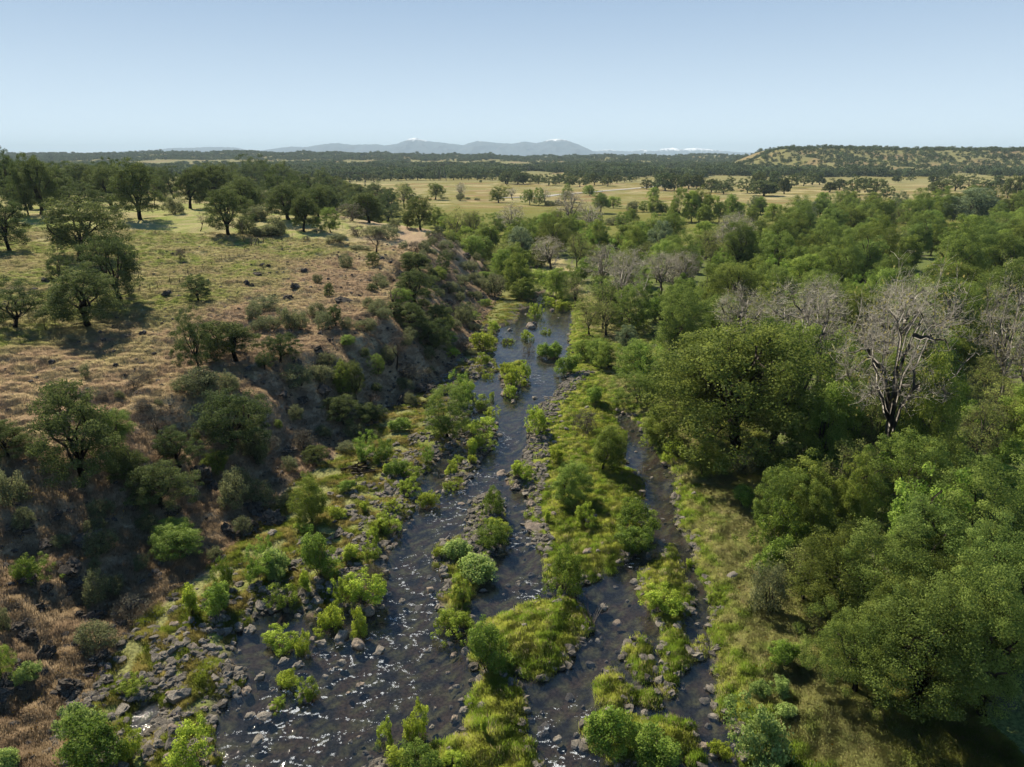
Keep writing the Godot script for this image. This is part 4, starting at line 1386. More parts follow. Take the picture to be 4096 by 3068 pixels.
	p("G",17,-26.2,-48.8,1.7,1.2,"bright yellow green bush in the shaded slope")
	p("O",9,-29.3,-57.0,3.9,2.0,"small #g just @x shaded outcrop")
	p("S",29,-24.6,-62.3,2.7,1.3,"shortest #r just @y pale round oak")
	p("S",6,-35.1,-44.9,1.6,0.7,"#r @u near outcrop")
	p("T",7,-33.9,-61.0,1.0,0.7,"low grey brown twiggy shrub @x pale round oak")
	p("O",16,-26.0,-76.3,3.8,2.0,"small oak on a split thick trunk by a red boulder")
	p("O",31,-19.1,-74.2,3.6,2.7,"grey twisted oak bending over with dead twigs")
	p("G",31,-19.8,-78.1,3.4,1.2,"dark green small tree above the cliff rocks")
	p("O",14,-18.3,-78.7,5.2,1.6,"#g @u twisted grey oak")
	p("G",8,-16.9,-85.2,2.7,0.9,"airy small tree on the brow")
	p("O",1,-18.5,-85.8,1.3,0.6,"small #g @x basalt ledge")
	p("S",6,-16.3,-88.2,2.0,1.3,"#r @u drift sticks")
	p("D",3,-15.1,-88.4,5.5,2.1,"dark half dead oak leaning on the bank")
	p("O",4,-11.6,-99.3,6.3,2.8,"black trunked leaning oak by the creek flat")
	p("S",31,-24.3,-61.9,3.1,1.0,"tallest #r just @y pale round oak")
	p("S",1,-22.7,-70.2,1.7,0.9,"#r just @y pink grass boulder")
	p("D",11,-16.4,-79.6,2.5,1.6,"dead twiggy brush by the cliff rocks")
	p("T",24,-13.4,-89.1,1.7,1.9,"dark dead brush above the low cliff")
	p("S",38,-13.9,-87.2,1.9,1.2,"#r just @x basalt ledge")
	p("S",20,-21.4,-62.8,1.8,0.7,"small pale sapling in the shaded hollow")
	p("S",9,-20.1,-70.2,1.4,1.0,"#r @d twisted grey oak")
	p("S",19,-11.3,-93.1,0.9,0.8,"low #r @u basalt ledge")
	p("S",39,-29.7,-44.7,2.0,1.1,"yellow green bush on the rocky slope")
	p("G",39,-25.2,-47.4,2.7,1.7,"bright bush in the dark slope gully")
	p("S",6,-28.5,-41.3,2.5,0.8,"small grey oak scrub on the crags")
	p("S",4,-27.8,-42.6,1.3,0.8,"#r @y near ledge")
	p("S",33,-25.9,-37.0,2.0,1.2,"sprawling yellow grey bush with white dead stems")
	p("B",31,-25.3,-27.8,1.6,0.7,"pale broad leaved bush well @x large bottom bush")
	p("B",29,-27.9,-33.3,1.4,0.7,"pale broad leaved bush @d sprawling bush")
	p("G",12,-28.9,-33.0,2.8,0.7,"dark oak scrub at the picture edge above yellow flowers")
	p("S",18,-31.1,-36.4,1.9,0.5,"#r @x sprawling bush")
	p("S",31,-32.5,-45.0,0.7,0.7,"low #r @u near ledge")
	p("S",31,-27.1,-44.8,1.0,0.6,"low #r @y near ledge")
	p("S",32,-29.7,-43.7,0.8,0.5,"low #r just @u near ledge")
	p("L",16,-8.9,-102.2,1.5,0.9,"bright round bush on the creek flat")
	p("G",34,-2.4,-172.3,8.3,2.6,"#l just @d narrows cliff")
	p("O",21,-188.8,-295.2,11.4,5.3,"eighth%#g @u high tufted oak")
	p("O",34,-124.6,-188.1,10.3,5.9,"#g @y high tufted oak")
	p("O",34,-253.7,-364.9,12.6,4.6,"second%#g @x half bare hill tree")
	p("O",1,-236.7,-330.1,9.0,5.8,"#g @o high tufted oak and the half bare hill tree")
	p("O",2,-111.4,-311.7,9.9,5.9,"#g @o black stemmed oak and the high tufted oak")
	p("O",27,-186.8,-269.9,9.7,4.5,"shortest #g @u high tufted oak")
	p("O",7,-68.7,-185.8,10.5,4.9,"#g @y dark sward bush")
	p("O",24,-267.4,-350.6,13.4,4.4,"second%#g @u high tufted oak")
	p("O",28,-56.6,-189.2,10.6,5.3,"#g @u blue green oak")
	p("O",20,-144.2,-187.1,9.8,5.9,"#g @d high tufted oak")
	p("O",24,-72.5,-231.2,13.2,5.9,"tall #g @y black stemmed oak")
	p("O",28,-90.6,-308.3,9.5,5.6,"fifth%#g @u black stemmed oak")
	p("O",29,-38.3,-193.6,9.4,4.9,"#g just @u purple grey bush")
	p("O",2,-186.6,-313.1,10.4,4.7,"#g @o broken dead trunk and the half bare hill tree")
	p("O",2,-143.4,-203.4,12.1,6.0,"tall #g well @u tall forked oak")
	p("O",11,-171.4,-223.0,13.4,5.3,"tall #g well @x high tufted oak")
	p("O",35,-181.0,-280.4,11.7,5.7,"sixth%#g @u high tufted oak")
	p("O",19,-153.4,-292.1,9.3,5.9,"shortest #g @u broken dead trunk")
	p("O",10,-272.8,-382.0,12.3,5.9,"shortest #g @x half bare hill tree")
	p("O",31,-56.7,-220.1,10.3,5.1,"#g well @u purple grey bush")
	p("O",27,-97.2,-299.7,11.2,4.9,"second%#g @u black stemmed oak")
	p("O",8,-197.3,-279.9,10.7,6.0,"eleventh%#g @u high tufted oak")
	p("O",19,-128.9,-205.9,12.5,5.8,"fourth%#g @u high tufted oak")
	p("O",24,-78.3,-269.9,12.5,5.5,"tall #g @o black stemmed oak and the white bare sycamore")
	p("O",31,-89.4,-243.9,11.1,5.7,"tall #g @u broken dead trunk")
	p("O",7,-102.0,-266.8,12.3,5.7,"tall #g @o black stemmed oak and the grey sparse tree")
	p("O",36,-67.7,-267.3,12.9,5.5,"tall #g well @x grey sparse tree")
	p("O",31,-179.0,-341.4,11.8,5.6,"tall #g well @u black stemmed oak")
	p("O",35,-108.8,-288.7,10.0,5.5,"fourth%#g @u black stemmed oak")
	p("O",34,-257.5,-333.3,11.1,4.8,"tenth%#g @u high tufted oak")
	p("O",36,-177.1,-259.6,9.9,4.5,"twelfth%#g @u high tufted oak")
	p("O",30,-162.6,-294.4,11.8,5.3,"sixth%#g @u broken dead trunk")
	p("O",30,-52.4,-240.9,9.0,5.0,"#g @x grey sparse tree")
	p("O",35,-56.7,-212.0,10.7,4.5,"#g @u purple grey bush")
	p("O",10,-197.9,-377.4,12.7,5.4,"tallest #g @x half bare hill tree")
	p("O",32,-187.0,-328.0,13.0,4.4,"tall #g @o broken dead trunk and the half bare hill tree")
	p("O",3,-176.2,-289.2,12.5,5.7,"fourth%#g @u broken dead trunk")
	p("O",25,-48.8,-249.3,12.5,4.8,"tall #g @x grey sparse tree")
	p("O",16,-253.2,-417.4,11.7,5.2,"tall #g @o half bare hill tree and the round plain tree")
	p("O",31,-259.9,-359.7,12.4,4.9,"third%#g @x half bare hill tree")
	p("O",37,-121.5,-285.5,12.2,5.4,"tall #g @o black stemmed oak and the dark sward bush")
	p("O",24,-150.3,-275.6,12.8,4.7,"second%#g @u broken dead trunk")
	p("O",39,-67.0,-254.7,9.3,5.7,"#g well @y black stemmed oak")
	p("O",22,-74.5,-252.3,13.1,4.6,"tall #g @o black stemmed oak and the purple grey bush")
	p("O",18,-176.4,-302.0,9.7,5.3,"eighth%#g @u broken dead trunk")
	p("O",20,-283.7,-375.8,10.0,5.7,"#g well @x broken dead trunk")
	p("O",3,-251.1,-382.9,11.9,5.9,"tall #g @o half bare hill tree and the broken dead trunk")
	p("O",1,-250.8,-352.4,10.3,5.9,"#g well @x half bare hill tree")
	p("O",37,-154.1,-201.9,11.6,5.6,"tall #g well @x tall forked oak")
	p("O",2,-278.5,-391.4,10.9,4.9,"#g well @x lone plain oak")
	p("O",8,-156.4,-326.1,13.2,5.0,"tall #g well @x half bare hill tree")
	p("O",23,-70.4,-198.1,9.7,5.4,"#g @u dark sward bush")
	p("O",22,-17.0,-116.5,1.3,0.8,"small #g @u wide bank oak")
	p("S",37,-7.6,-159.2,2.6,2.0,"tall #r @d narrows cliff")
	p("S",1,-22.0,-51.2,1.5,0.8,"#r @o bright slope bush and the dark slope foot willow")
	p("S",21,-11.3,-105.0,2.3,1.5,"tallest #r just @u round flat bush")
	p("S",24,-8.9,-176.5,2.3,1.3,"#r @x narrows cottonwood")
	p("O",6,-10.3,-171.4,1.3,0.8,"small #g just @u rock tooth")
	p("T",27,-13.6,-174.3,2.3,1.3,"grey brown twiggy shrub @u rock tooth")
	p("T",22,-13.7,-159.0,2.3,1.8,"grey brown twiggy shrub @o rock tooth and the narrows cliff")
	p("S",22,-6.4,-183.9,1.2,0.7,"#r @u narrows cliff")
	p("S",26,-34.3,-37.1,1.7,0.9,"#r well @d near ledge")
	p("S",22,-13.0,-126.4,1.7,1.0,"#r @d steep bank oak")
	p("T",3,-6.6,-131.6,2.4,1.4,"grey brown twiggy shrub @y steep bank oak")
	p("G",15,-23.7,-67.2,1.0,0.6,"small #l @d pink grass boulder")
	p("T",15,-25.4,-40.1,1.7,1.0,"grey brown twiggy shrub @u sprawling bush")
	p("S",15,-10.0,-134.0,2.0,1.1,"#r @y steep bank oak")
	p("O",19,-13.9,-141.1,2.0,1.3,"small #g @y dense slope bush")
	p("T",37,-7.5,-180.9,1.4,0.9,"grey brown twiggy shrub @x narrows cliff")
	p("T",5,-35.1,-41.3,1.7,1.0,"grey brown twiggy shrub @x near outcrop")
	p("T",4,-18.1,-124.7,1.4,0.8,"grey brown twiggy shrub @u upright boulder")
	p("O",19,-10.3,-151.0,1.0,0.7,"small #g @o rock tooth and the gnarled oak")
	p("S",7,-15.6,-136.1,1.7,1.0,"#r just @u steep bank oak")
	p("S",21,-10.3,-159.3,2.0,1.6,"#r just @d rock tooth")
	p("G",10,-8.7,-129.6,1.3,1.0,"shortest #l @y steep bank oak")
	p("S",1,-22.4,-55.9,2.1,1.4,"#r @o shaded outcrop and the dark slope foot willow")
	p("S",34,-12.2,-149.3,1.1,0.9,"tallest #r @d rock tooth")
	p("S",20,-8.3,-157.2,1.1,0.7,"#r @d narrows cliff")
	p("S",2,-17.9,-138.4,2.5,1.6,"tall #r @u steep bank oak")
	p("G",29,-10.2,-106.9,2.1,1.6,"small #l @u round flat bush")
	p("T",27,-3.6,-167.4,2.2,1.6,"grey brown twiggy shrub @d narrows cliff")
	p("S",36,-21.6,-116.6,2.0,1.4,"#r just @d upright boulder")
	p("T",32,-21.1,-131.9,2.1,1.3,"grey brown twiggy shrub just @x steep bank oak")
	p("S",26,-24.3,-57.1,2.0,1.1,"#r @d pale round oak")
	p("G",17,-15.2,-180.3,1.6,1.3,"small #l @x narrows cliff")
	p("G",1,-9.9,-125.2,1.6,1.0,"small #l @y upright boulder")
	p("O",30,-19.2,-82.4,1.3,0.8,"small #g @u red boulder")
	p("O",37,-16.9,-99.0,2.5,1.7,"small #g just @d dead bank tree")
	p("O",1,-8.3,-136.6,0.9,0.5,"small #g @y steep bank oak")
	p("S",20,-10.4,-139.6,1.7,1.0,"#r @o steep bank oak and the upstream pool boulder")
	p("G",24,-20.9,-86.0,1.3,1.0,"small #l @x cliff block")
	p("S",36,-14.1,-156.4,2.4,1.7,"tall #r @o rock tooth and the gnarled oak")
	p("G",24,-5.5,-169.6,2.3,1.5,"small #l just @d narrows cliff")
	p("O",20,-3.5,-156.2,2.1,1.3,"small #g @x creek mouth tree")
	p("G",36,-14.0,-134.2,2.3,1.8,"small #l just @u steep bank oak")
	p("S",6,-32.7,-34.1,1.3,0.7,"#r well @d near outcrop")
	p("S",31,-6.5,-174.1,2.1,1.2,"#r @o narrows cliff and the hill brow oak")
	p("O",6,-18.7,-154.4,1.9,1.2,"small #g @u gnarled oak")
	p("O",13,-22.1,-110.6,1.3,0.9,"small #g @x wide bank oak")
	p("O",21,-12.6,-180.2,1.5,1.2,"small #g @x narrows cliff")
	p("T",31,-20.7,-126.8,1.2,0.9,"grey brown twiggy shrub just @d steep bank oak")
	p("O",32,-19.7,-65.6,1.9,1.4,"small #g @x driftwood pile")
	p("S",21,-13.9,-95.2,1.8,1.1,"#r @d black leaning oak")
	p("S",10,-23.4,-74.2,2.5,1.7,"tall #r just @u pink grass boulder")
	p("S",39,-31.2,-46.8,1.5,0.8,"#r @u near ledge")
	p("G",19,-16.6,-105.6,2.5,1.5,"small #l just @u dead bank tree")
	p("T",23,-17.0,-169.9,1.9,1.5,"grey brown twiggy shrub just @u rock tooth")
	p("S",27,-31.0,-31.2,1.1,0.6,"low #r well @d sprawling bush")
	p("G",12,-7.7,-125.8,2.2,1.7,"tallest #l @y steep bank oak")
	p("S",31,-17.8,-173.3,2.0,1.3,"#r @u rock tooth")
	p("S",4,-18.7,-168.2,2.2,1.4,"#r just @x rock tooth")
	p("S",34,-28.6,-49.1,1.5,1.0,"#r just @d rounded live oak")
	p("G",13,-17.2,-179.3,1.0,0.6,"small #l @u rock tooth")
	p("S",18,-7.1,-146.6,1.5,0.9,"#r @x creek mouth tree")
	p("O",16,-14.8,-107.8,2.2,1.3,"small #g just @d wide bank oak")
	p("T",3,-19.5,-93.8,1.0,0.6,"low grey brown twiggy shrub @d dead bank tree")
	p("S",19,-11.8,-95.8,2.0,1.2,"#r just @d black leaning oak")
	p("T",36,-17.0,-161.0,1.3,0.8,"grey brown twiggy shrub @o rock tooth and the gnarled oak")
	p("S",25,-12.5,-101.6,1.8,1.4,"#r just @u black leaning oak")
	p("O",14,-29.2,-60.9,0.9,0.5,"small #g just @u twisting dead oak")
	p("O",39,-27.1,-74.0,2.1,1.1,"small #g just @d split trunk oak")
	p("T",5,-17.7,-142.4,2.3,1.8,"grey brown twiggy shrub @y gnarled oak")
	p("S",37,-18.5,-147.5,1.2,0.8,"#r @y gnarled oak")
	p("T",6,-23.8,-64.4,1.4,0.9,"grey brown twiggy shrub @u pale round oak")
	p("T",37,-16.1,-149.5,1.0,0.6,"low grey brown twiggy shrub @y gnarled oak")
	p("O",21,-16.7,-82.5,1.4,0.8,"small #g just @x cliff block")
	p("G",17,-5.6,-179.7,1.9,1.0,"small #l just @u narrows cliff")
	p("O",4,-8.3,-141.3,1.4,0.9,"small #g @u upstream pool boulder")
	p("O",36,-11.2,-118.6,1.9,1.5,"small #g @y upright boulder")
	p("S",33,-21.9,-77.1,2.3,1.5,"#r just @y red boulder")
	p("S",30,-31.7,-49.0,1.5,0.9,"#r @y large knoll oak")
	p("S",27,-9.7,-166.0,2.4,1.7,"tall #r just @y rock tooth")
	p("O",13,-14.4,-112.8,1.9,1.5,"small #g just @u wide bank oak")
	p("G",22,-5.5,-142.0,2.0,1.2,"small #l @u upstream pool boulder")
	p("O",4,-16.2,-77.0,2.2,1.6,"small #g @y twisted grey oak")
	p("S",19,-21.8,-79.5,1.7,1.1,"#r @u red boulder")
	p("T",32,-4.5,-171.5,1.4,0.9,"grey brown twiggy shrub just @d narrows cliff")
	p("S",19,-5.3,-177.4,1.3,0.9,"shortest #r just @x narrows cliff")
	p("O",27,-12.4,-161.0,1.0,0.6,"small #g just @d rock tooth")
	p("A",34,-32.3,-40.9,1.6,0.9,"#a just @y near outcrop")
	p("O",20,-14.9,-176.3,2.4,1.6,"small #g @u rock tooth")
	p("S",12,-19.1,-95.9,1.8,1.3,"#r @x basalt ledge")
	p("G",26,-14.2,-166.7,1.0,0.6,"small #l just @u rock tooth")
	p("G",25,-14.8,-119.4,1.4,0.9,"small #l just @y upright boulder")
	p("T",16,-21.3,-67.0,2.0,1.2,"grey brown twiggy shrub @d pink grass boulder")
	p("O",39,-17.3,-127.7,1.8,1.1,"small #g just @d steep bank oak")
	p("O",32,-16.9,-122.1,1.7,1.3,"small #g @d steep bank oak")
	p("S",29,-3.8,-181.4,2.0,1.1,"#r just @u narrows cliff")
	p("T",35,-7.6,-107.2,2.2,1.7,"grey brown twiggy shrub @u round flat bush")
	p("S",11,-9.2,-104.7,1.2,0.9,"shortest #r just @u round flat bush")
	p("O",1,-14.9,-132.1,2.2,1.4,"small #g just @y steep bank oak")
	p("T",33,-11.1,-168.3,0.9,0.5,"low grey brown twiggy shrub just @u rock tooth")
	p("S",11,-10.6,-143.2,1.2,0.9,"#r @o gnarled oak and the creek mouth tree")
	p("S",36,-14.5,-93.0,1.6,1.0,"#r @u basalt ledge")
	p("G",31,-10.5,-111.8,2.1,1.5,"small #l @y wide bank oak")
	p("T",13,-17.7,-165.1,2.2,1.7,"grey brown twiggy shrub just @x rock tooth")
	p("S",29,-7.5,-143.8,1.9,1.1,"#r @o steep bank oak and the creek mouth tree")
	p("S",17,-20.9,-113.2,1.5,1.1,"#r @d upright boulder")
	p("S",34,-17.8,-158.6,2.1,1.4,"#r @y egg shaped tree")
	p("G",39,-6.8,-167.4,1.9,1.3,"small #l just @y rock tooth")
	p("S",27,-26.2,-64.8,1.9,1.1,"#r @u pale round oak")
	p("S",36,-18.8,-151.0,2.4,1.4,"tall #r @y gnarled oak")
	p("S",3,-3.2,-176.5,1.5,0.9,"tallest #r just @x narrows cliff")
	p("G",33,-20.0,-138.9,1.9,1.2,"small #l @u steep bank oak")
	p("S",12,-22.8,-47.7,1.1,0.6,"#r @y rounded live oak")
	p("T",23,-13.2,-137.8,2.4,1.7,"grey brown twiggy shrub @u steep bank oak")
	p("G",29,-5.7,-161.5,1.7,1.3,"small #l @y rock tooth")
	p("A",9,-2.4,-177.9,4.4,1.9,"tall #a just @u narrows cliff")
	p("G",15,-18.2,-207.6,8.0,3.7,"#l @x forked trunk tree")
	p("G",9,-10.8,-186.9,6.7,2.9,"#l @y hill brow oak")
	p("H",19,-11.9,-201.0,8.4,3.7,"#h @u hill brow oak")
func creek_plants() -> void:
	p("S",27,-12.5,-82.9,1.6,0.9,"#r just @w cliff block")
	p("G",26,-16.9,-53.1,3.8,1.4,"dark green willow at the foot of the shaded slope")
	p("A",20,-15.1,-58.9,1.3,0.8,"small dark bush alone among yellow flowers")
	p("A",4,-19.0,-60.4,1.2,0.4,"#a @s flower flat bush")
	p("L",13,-14.8,-54.0,0.9,0.8,"low #y just @s tan block")
	p("A",26,-14.9,-65.9,2.0,1.1,"dark green bush behind the driftwood pile")
	p("A",17,-13.0,-65.0,2.1,1.0,"round dark bush beside the driftwood pile")
	p("A",18,-11.0,-62.6,2.0,1.1,"#a @u brightest willow")
	p("L",10,-9.9,-62.3,1.3,1.0,"#y @w driftwood pile")
	p("A",16,-8.6,-66.1,1.3,0.6,"#a @d cottonwood sprout")
	p("S",38,-15.2,-72.3,1.1,0.7,"#r @w twisted grey oak")
	p("A",15,-12.7,-73.9,1.8,1.2,"leafy bush at the edge of the flower flat")
	p("S",25,-17.6,-68.5,1.1,1.0,"#r @u driftwood pile")
	p("L",15,-12.3,-62.8,0.9,0.6,"low #y just @w driftwood pile")
	p("S",7,-20.1,-56.1,1.3,0.7,"#r @s dark slope foot willow")
	p("L",9,-17.4,-51.9,0.7,0.7,"low #y just @d dark slope foot willow")
	p("S",12,-16.9,-72.4,1.8,1.4,"dark bush under the twisted grey oak")
	p("S",1,-6.3,-105.4,0.8,1.1,"low #r just @u round flat bush")
	p("A",15,-19.7,-40.7,2.8,1.1,"leafy dark green bush at the slope foot rocks")
	p("A",19,-20.6,-43.8,2.0,0.6,"#a @u pool boulder")
	p("L",29,-21.5,-40.5,2.0,0.8,"yellow green sprout beside the leafy slope foot bush")
	p("L",31,-22.2,-33.3,0.9,0.7,"low #y @s pointed boulder")
	p("B",35,-22.7,-30.3,2.4,1.1,"pale leaved bush beside the small side pool")
	p("A",27,-20.7,-28.0,2.8,1.4,"large bright green bush at the bottom of the picture")
	p("L",27,-19.6,-28.6,1.6,0.6,"#y @w large bottom bush")
	p("L",2,-16.3,-28.3,2.4,1.0,"rounded yellow green willow beside the near water")
	p("L",12,-4.7,-108.2,3.7,2.0,"tall #y @u round flat bush")
	p("L",10,-3.8,-101.0,1.9,0.9,"#y @w round flat bush")
	p("L",17,-3.7,-96.0,1.1,0.8,"#y @d round flat bush")
	p("G",8,-7.0,-72.3,5.7,2.3,"large broad leaved cottonwood sprout over the cobbles")
	p("A",1,-6.4,-83.6,3.0,1.3,"tall #a @w drift sticks")
	p("L",16,-6.1,-88.8,1.5,1.0,"#y @u drift sticks")
	p("L",17,-3.7,-83.1,2.3,1.3,"#y @w drift sticks")
	p("L",35,-2.5,-86.4,1.5,0.4,"#y @w cliff block")
	p("L",11,-2.6,-81.0,1.3,0.8,"#y @u long willow clump")
	p("L",2,-3.2,-73.1,1.9,1.4,"long leaning willow clump with bare sticks")
	p("L",31,-3.8,-69.9,1.6,1.3,"#y @d long willow clump")
	p("L",1,-4.1,-67.8,1.5,0.9,"#y @s bar boulder")
	p("L",3,-5.3,-66.5,1.2,0.6,"#y @u brightest willow")
	p("L",5,-4.1,-65.9,1.1,0.5,"low #y @d cottonwood sprout")
	p("L",20,-6.0,-63.8,1.3,0.8,"#y @u flood bent willow")
	p("L",38,-6.0,-60.8,1.1,0.7,"low #y @u flood bent willow")
	p("L",19,-7.5,-57.2,2.0,0.9,"leaning willow with pale flood bent stems")
	p("A",4,-1.8,-55.1,2.1,0.8,"#a @s still pool boulder")
	p("L",26,-1.5,-52.2,1.0,1.2,"low #y @s broad slab")
	p("L",23,-0.1,-87.3,1.9,0.8,"#y @d pool leaning bush")
	p("L",5,-0.5,-97.0,1.8,1.1,"tallest #y @s pool leaning bush")
	p("L",25,0.0,-90.8,2.3,1.1,"#y @o pool leaning bush and the drift sticks")
	p("T",8,-1.0,-115.3,1.6,1.2,"grey brown twiggy shrub @u leafless pool bush")
	p("L",15,0.5,-62.2,1.5,0.8,"#y @u flat slab")
	p("L",7,-10.0,-59.5,1.3,1.0,"brightest yellow green willow by the slope side channel")
	p("L",36,-12.9,-55.1,0.8,0.5,"low #y just @w tan block")
	p("L",32,-10.4,-55.4,1.0,0.6,"low #y @w tan block")
	p("L",7,-10.6,-52.2,1.3,1.0,"#y @w tan block")
	p("L",33,-11.3,-52.1,1.1,0.6,"low #y @d tan block")
	p("L",37,-3.2,-120.9,2.3,1.0,"#y @s upstream pool boulder")
	p("A",33,-14.0,-44.8,4.1,1.3,"tall dark willow with a white bent trunk")
	p("A",16,-18.3,-44.2,2.4,0.9,"#a @s white trunked willow")
	p("B",31,-17.6,-45.5,3.4,1.2,"tall pale broad leaved bush @s white trunked willow")
	p("B",5,-17.1,-44.6,1.5,0.6,"pale broad leaved bush @s white trunked willow")
	p("L",15,-12.4,-47.4,1.1,1.0,"#y @u white trunked willow")
	p("L",38,-10.5,-47.6,1.4,0.7,"#y @w white trunked willow")
	p("L",7,-10.9,-49.9,1.7,0.6,"#y @d tan block")
	p("T",20,-9.9,-44.5,1.8,1.1,"grey twiggy willow at the edge of the white water")
	p("L",21,-11.7,-42.4,1.8,0.7,"#y just @s brilliant willow")
	p("L",37,-10.3,-42.1,2.2,1.3,"brilliant yellow green willow over a dark boulder")
	p("L",24,-15.6,-41.8,1.6,1.0,"#y @u pool boulder")
	p("L",15,-14.6,-43.1,1.6,0.6,"#y just @d white trunked willow")
	p("L",27,-12.2,-40.2,2.1,0.9,"#y just @u great boulders")
	p("L",13,-10.1,-39.3,2.1,0.7,"willow growing out of the two^creek boulders")
	p("L",9,-15.1,-38.2,1.5,1.0,"#y @w pool boulder")
	p("L",6,-13.4,-37.6,1.8,0.5,"#y @s great boulders")
	p("L",11,-12.8,-39.1,0.8,0.5,"low #y just @s great boulders")
	p("L",13,-13.5,-34.9,1.4,0.8,"#y @o round lone boulder and the pointed boulder")
	p("L",17,-11.7,-33.6,1.7,0.6,"#y @o round lone boulder and the rounded near willow")
	p("L",28,-13.3,-32.9,0.9,0.5,"low #y @u round lone boulder")
	p("L",26,-5.6,-48.1,1.1,0.5,"#y @u white water boulder")
	p("B",16,-4.3,-48.2,2.1,1.1,"pale broad leaved bush @u pale midstream bush")
	p("B",37,-2.6,-45.8,2.4,1.5,"pale broad leaved bush standing in midstream")
	p("L",3,-3.4,-42.4,1.7,0.7,"#y @u bar tail willow")
	p("L",31,-3.8,-39.9,2.0,1.1,"yellow green willow at the tail of the midstream bar")
	p("A",34,-1.3,-50.1,1.7,1.2,"#a @s broad slab")
	p("A",23,-1.5,-35.5,3.6,1.2,"tall rounded willow at the point of the grass island")
	p("L",7,-6.7,-30.5,1.7,0.5,"#y @s stick clump")
	p("L",20,-5.3,-30.6,2.4,0.7,"willow clump with grey sticks in the near channel")
	p("L",34,-5.7,-28.4,0.8,0.8,"low #y @d stick clump")
	p("A",27,-4.5,-28.1,1.6,1.0,"wide leafy bush at the bottom edge of the grass island")
	p("L",30,-2.9,-28.3,0.9,0.5,"low #y @w stick clump")
	p("L",15,-1.5,-30.2,1.1,0.3,"low #y @d shore boulder")
	p("A",17,9.5,-49.3,2.1,1.4,"leafy bush at the lower tip of the long grass island")
	p("A",9,3.7,-44.1,3.1,1.1,"upright bright green alder on the island shore")
	p("L",23,10.2,-41.3,1.7,1.2,"#y @s whitish boulder")
	p("A",30,5.0,-29.3,3.5,1.2,"tall fresh green willow at the bottom of the picture")
	p("A",23,7.7,-28.5,3.0,1.5,"widest green willow at the bottom of the picture")
	p("L",19,10.9,-29.3,1.3,0.6,"#y @s grape tangle")
	p("L",1,13.6,-47.3,0.8,0.4,"low #y @s bank boulder")
	p("L",38,14.2,-42.8,1.1,0.6,"#y @w whitish boulder")
	p("L",2,2.8,-73.1,3.3,1.2,"tall #y just @u bar boulder")
	p("L",3,3.7,-74.5,1.1,0.4,"low #y just @u bar boulder")
	p("A",15,10.4,-83.0,2.7,1.3,"dark bright bush at the head of the long grass island")
	p("T",16,8.1,-73.7,2.8,1.4,"tall grey brown twiggy shrub @w bar boulder")
	p("G",35,9.0,-64.0,5.4,2.0,"tall green sprout tree with many pale stems on the long island")
	p("G",24,5.2,-57.3,3.9,1.7,"dense bright bush over the island hollow")
	p("L",19,4.7,-65.6,1.8,0.7,"#y @s pale stemmed sprout tree")
	p("L",23,0.8,-61.8,1.6,0.9,"#y just @u flat slab")
	p("L",7,5.8,-53.0,1.8,0.9,"#y @w broad slab")
	p("A",34,9.8,-52.1,2.4,1.5,"#a @u lower tip bush")
	p("L",15,3.0,-53.2,1.0,0.4,"low #y just @w broad slab")
	p("L",28,2.4,-117.6,2.0,1.0,"#y @s pale willow")
	p("L",24,-0.8,-115.4,1.5,1.0,"#y @w wide bank oak")
	p("T",0,2.7,-108.9,2.1,0.9,"pale grey leafless bush standing in the pool")
	p("L",25,0.1,-90.8,2.6,0.9,"tall #y @s pool leaning bush")
	p("L",16,1.8,-95.1,2.4,0.7,"#y @d leafless pool bush")
	p("L",19,-0.8,-97.6,1.7,0.9,"shortest #y @s pool leaning bush")
	p("A",5,5.3,-106.6,3.2,1.5,"shortest #a just @w leafless pool bush")
	p("A",15,6.9,-107.4,3.4,1.3,"tallest #a just @w leafless pool bush")
	p("L",19,1.8,-92.5,1.2,0.6,"#y @o pool leaning bush and the round flat bush")
	p("A",13,8.3,-97.2,3.3,1.7,"leafy bush leaning over the upstream pool")
	p("L",10,6.0,-121.8,1.5,0.9,"#y just @d upstream pool boulder")
	p("L",28,12.5,-72.8,1.2,0.4,"#y @u pale stemmed sprout tree")
	p("G",20,0.1,-176.2,9.8,4.0,"bright green cottonwood at the upstream narrows")
	p("G",26,1.2,-155.3,8.5,3.0,"#l @s creek mouth tree")
	p("G",2,9.3,-152.4,8.0,3.0,"yellow green tree where the creek leaves the wood")
	p("G",17,4.3,-158.4,6.2,3.2,"dark leafed bush tree filling the creek mouth")
	p("G",5,0.1,-178.3,8.6,3.5,"#l just @u narrows cottonwood")
	p("G",31,2.2,-150.4,3.9,2.7,"small #l @s creek mouth tree")
	p("L",30,8.0,-147.5,2.0,1.4,"#y just @d creek mouth tree")
	p("L",26,10.3,-142.8,2.6,1.7,"broad pale bush at the edge of the upstream pool")
	p("L",21,4.5,-135.8,3.2,1.2,"leafy willow on a stone in the upstream pool")
	p("H",27,-17.2,-236.5,11.5,4.7,"grey branched sparse tree below the plain")
	p("H",6,-12.6,-236.4,11.9,4.5,"tall #h just @w grey sparse tree")
	p("G",10,-6.6,-213.9,10.5,4.9,"light green tree with a forked trunk above the bend")
	p("S",16,-10.5,-209.3,6.5,2.4,"tall #r just @d forked trunk tree")
	p("G",32,-14.8,-230.5,7.8,3.0,"#l just @d grey sparse tree")
	p("G",4,12.3,-99.9,4.2,1.7,"small #l @w pool leaning bush")
	p("G",22,10.3,-103.3,3.6,1.6,"small #l @u pool leaning bush")
	p("G",26,16.0,-70.6,4.2,2.2,"leafy tree trailing into the side channel")
	p("L",38,15.5,-71.3,1.4,0.9,"#y @u bright oak foot bush")
	p("L",35,17.0,-66.7,2.0,1.1,"bright bush where the side channel leaves the oak shade")
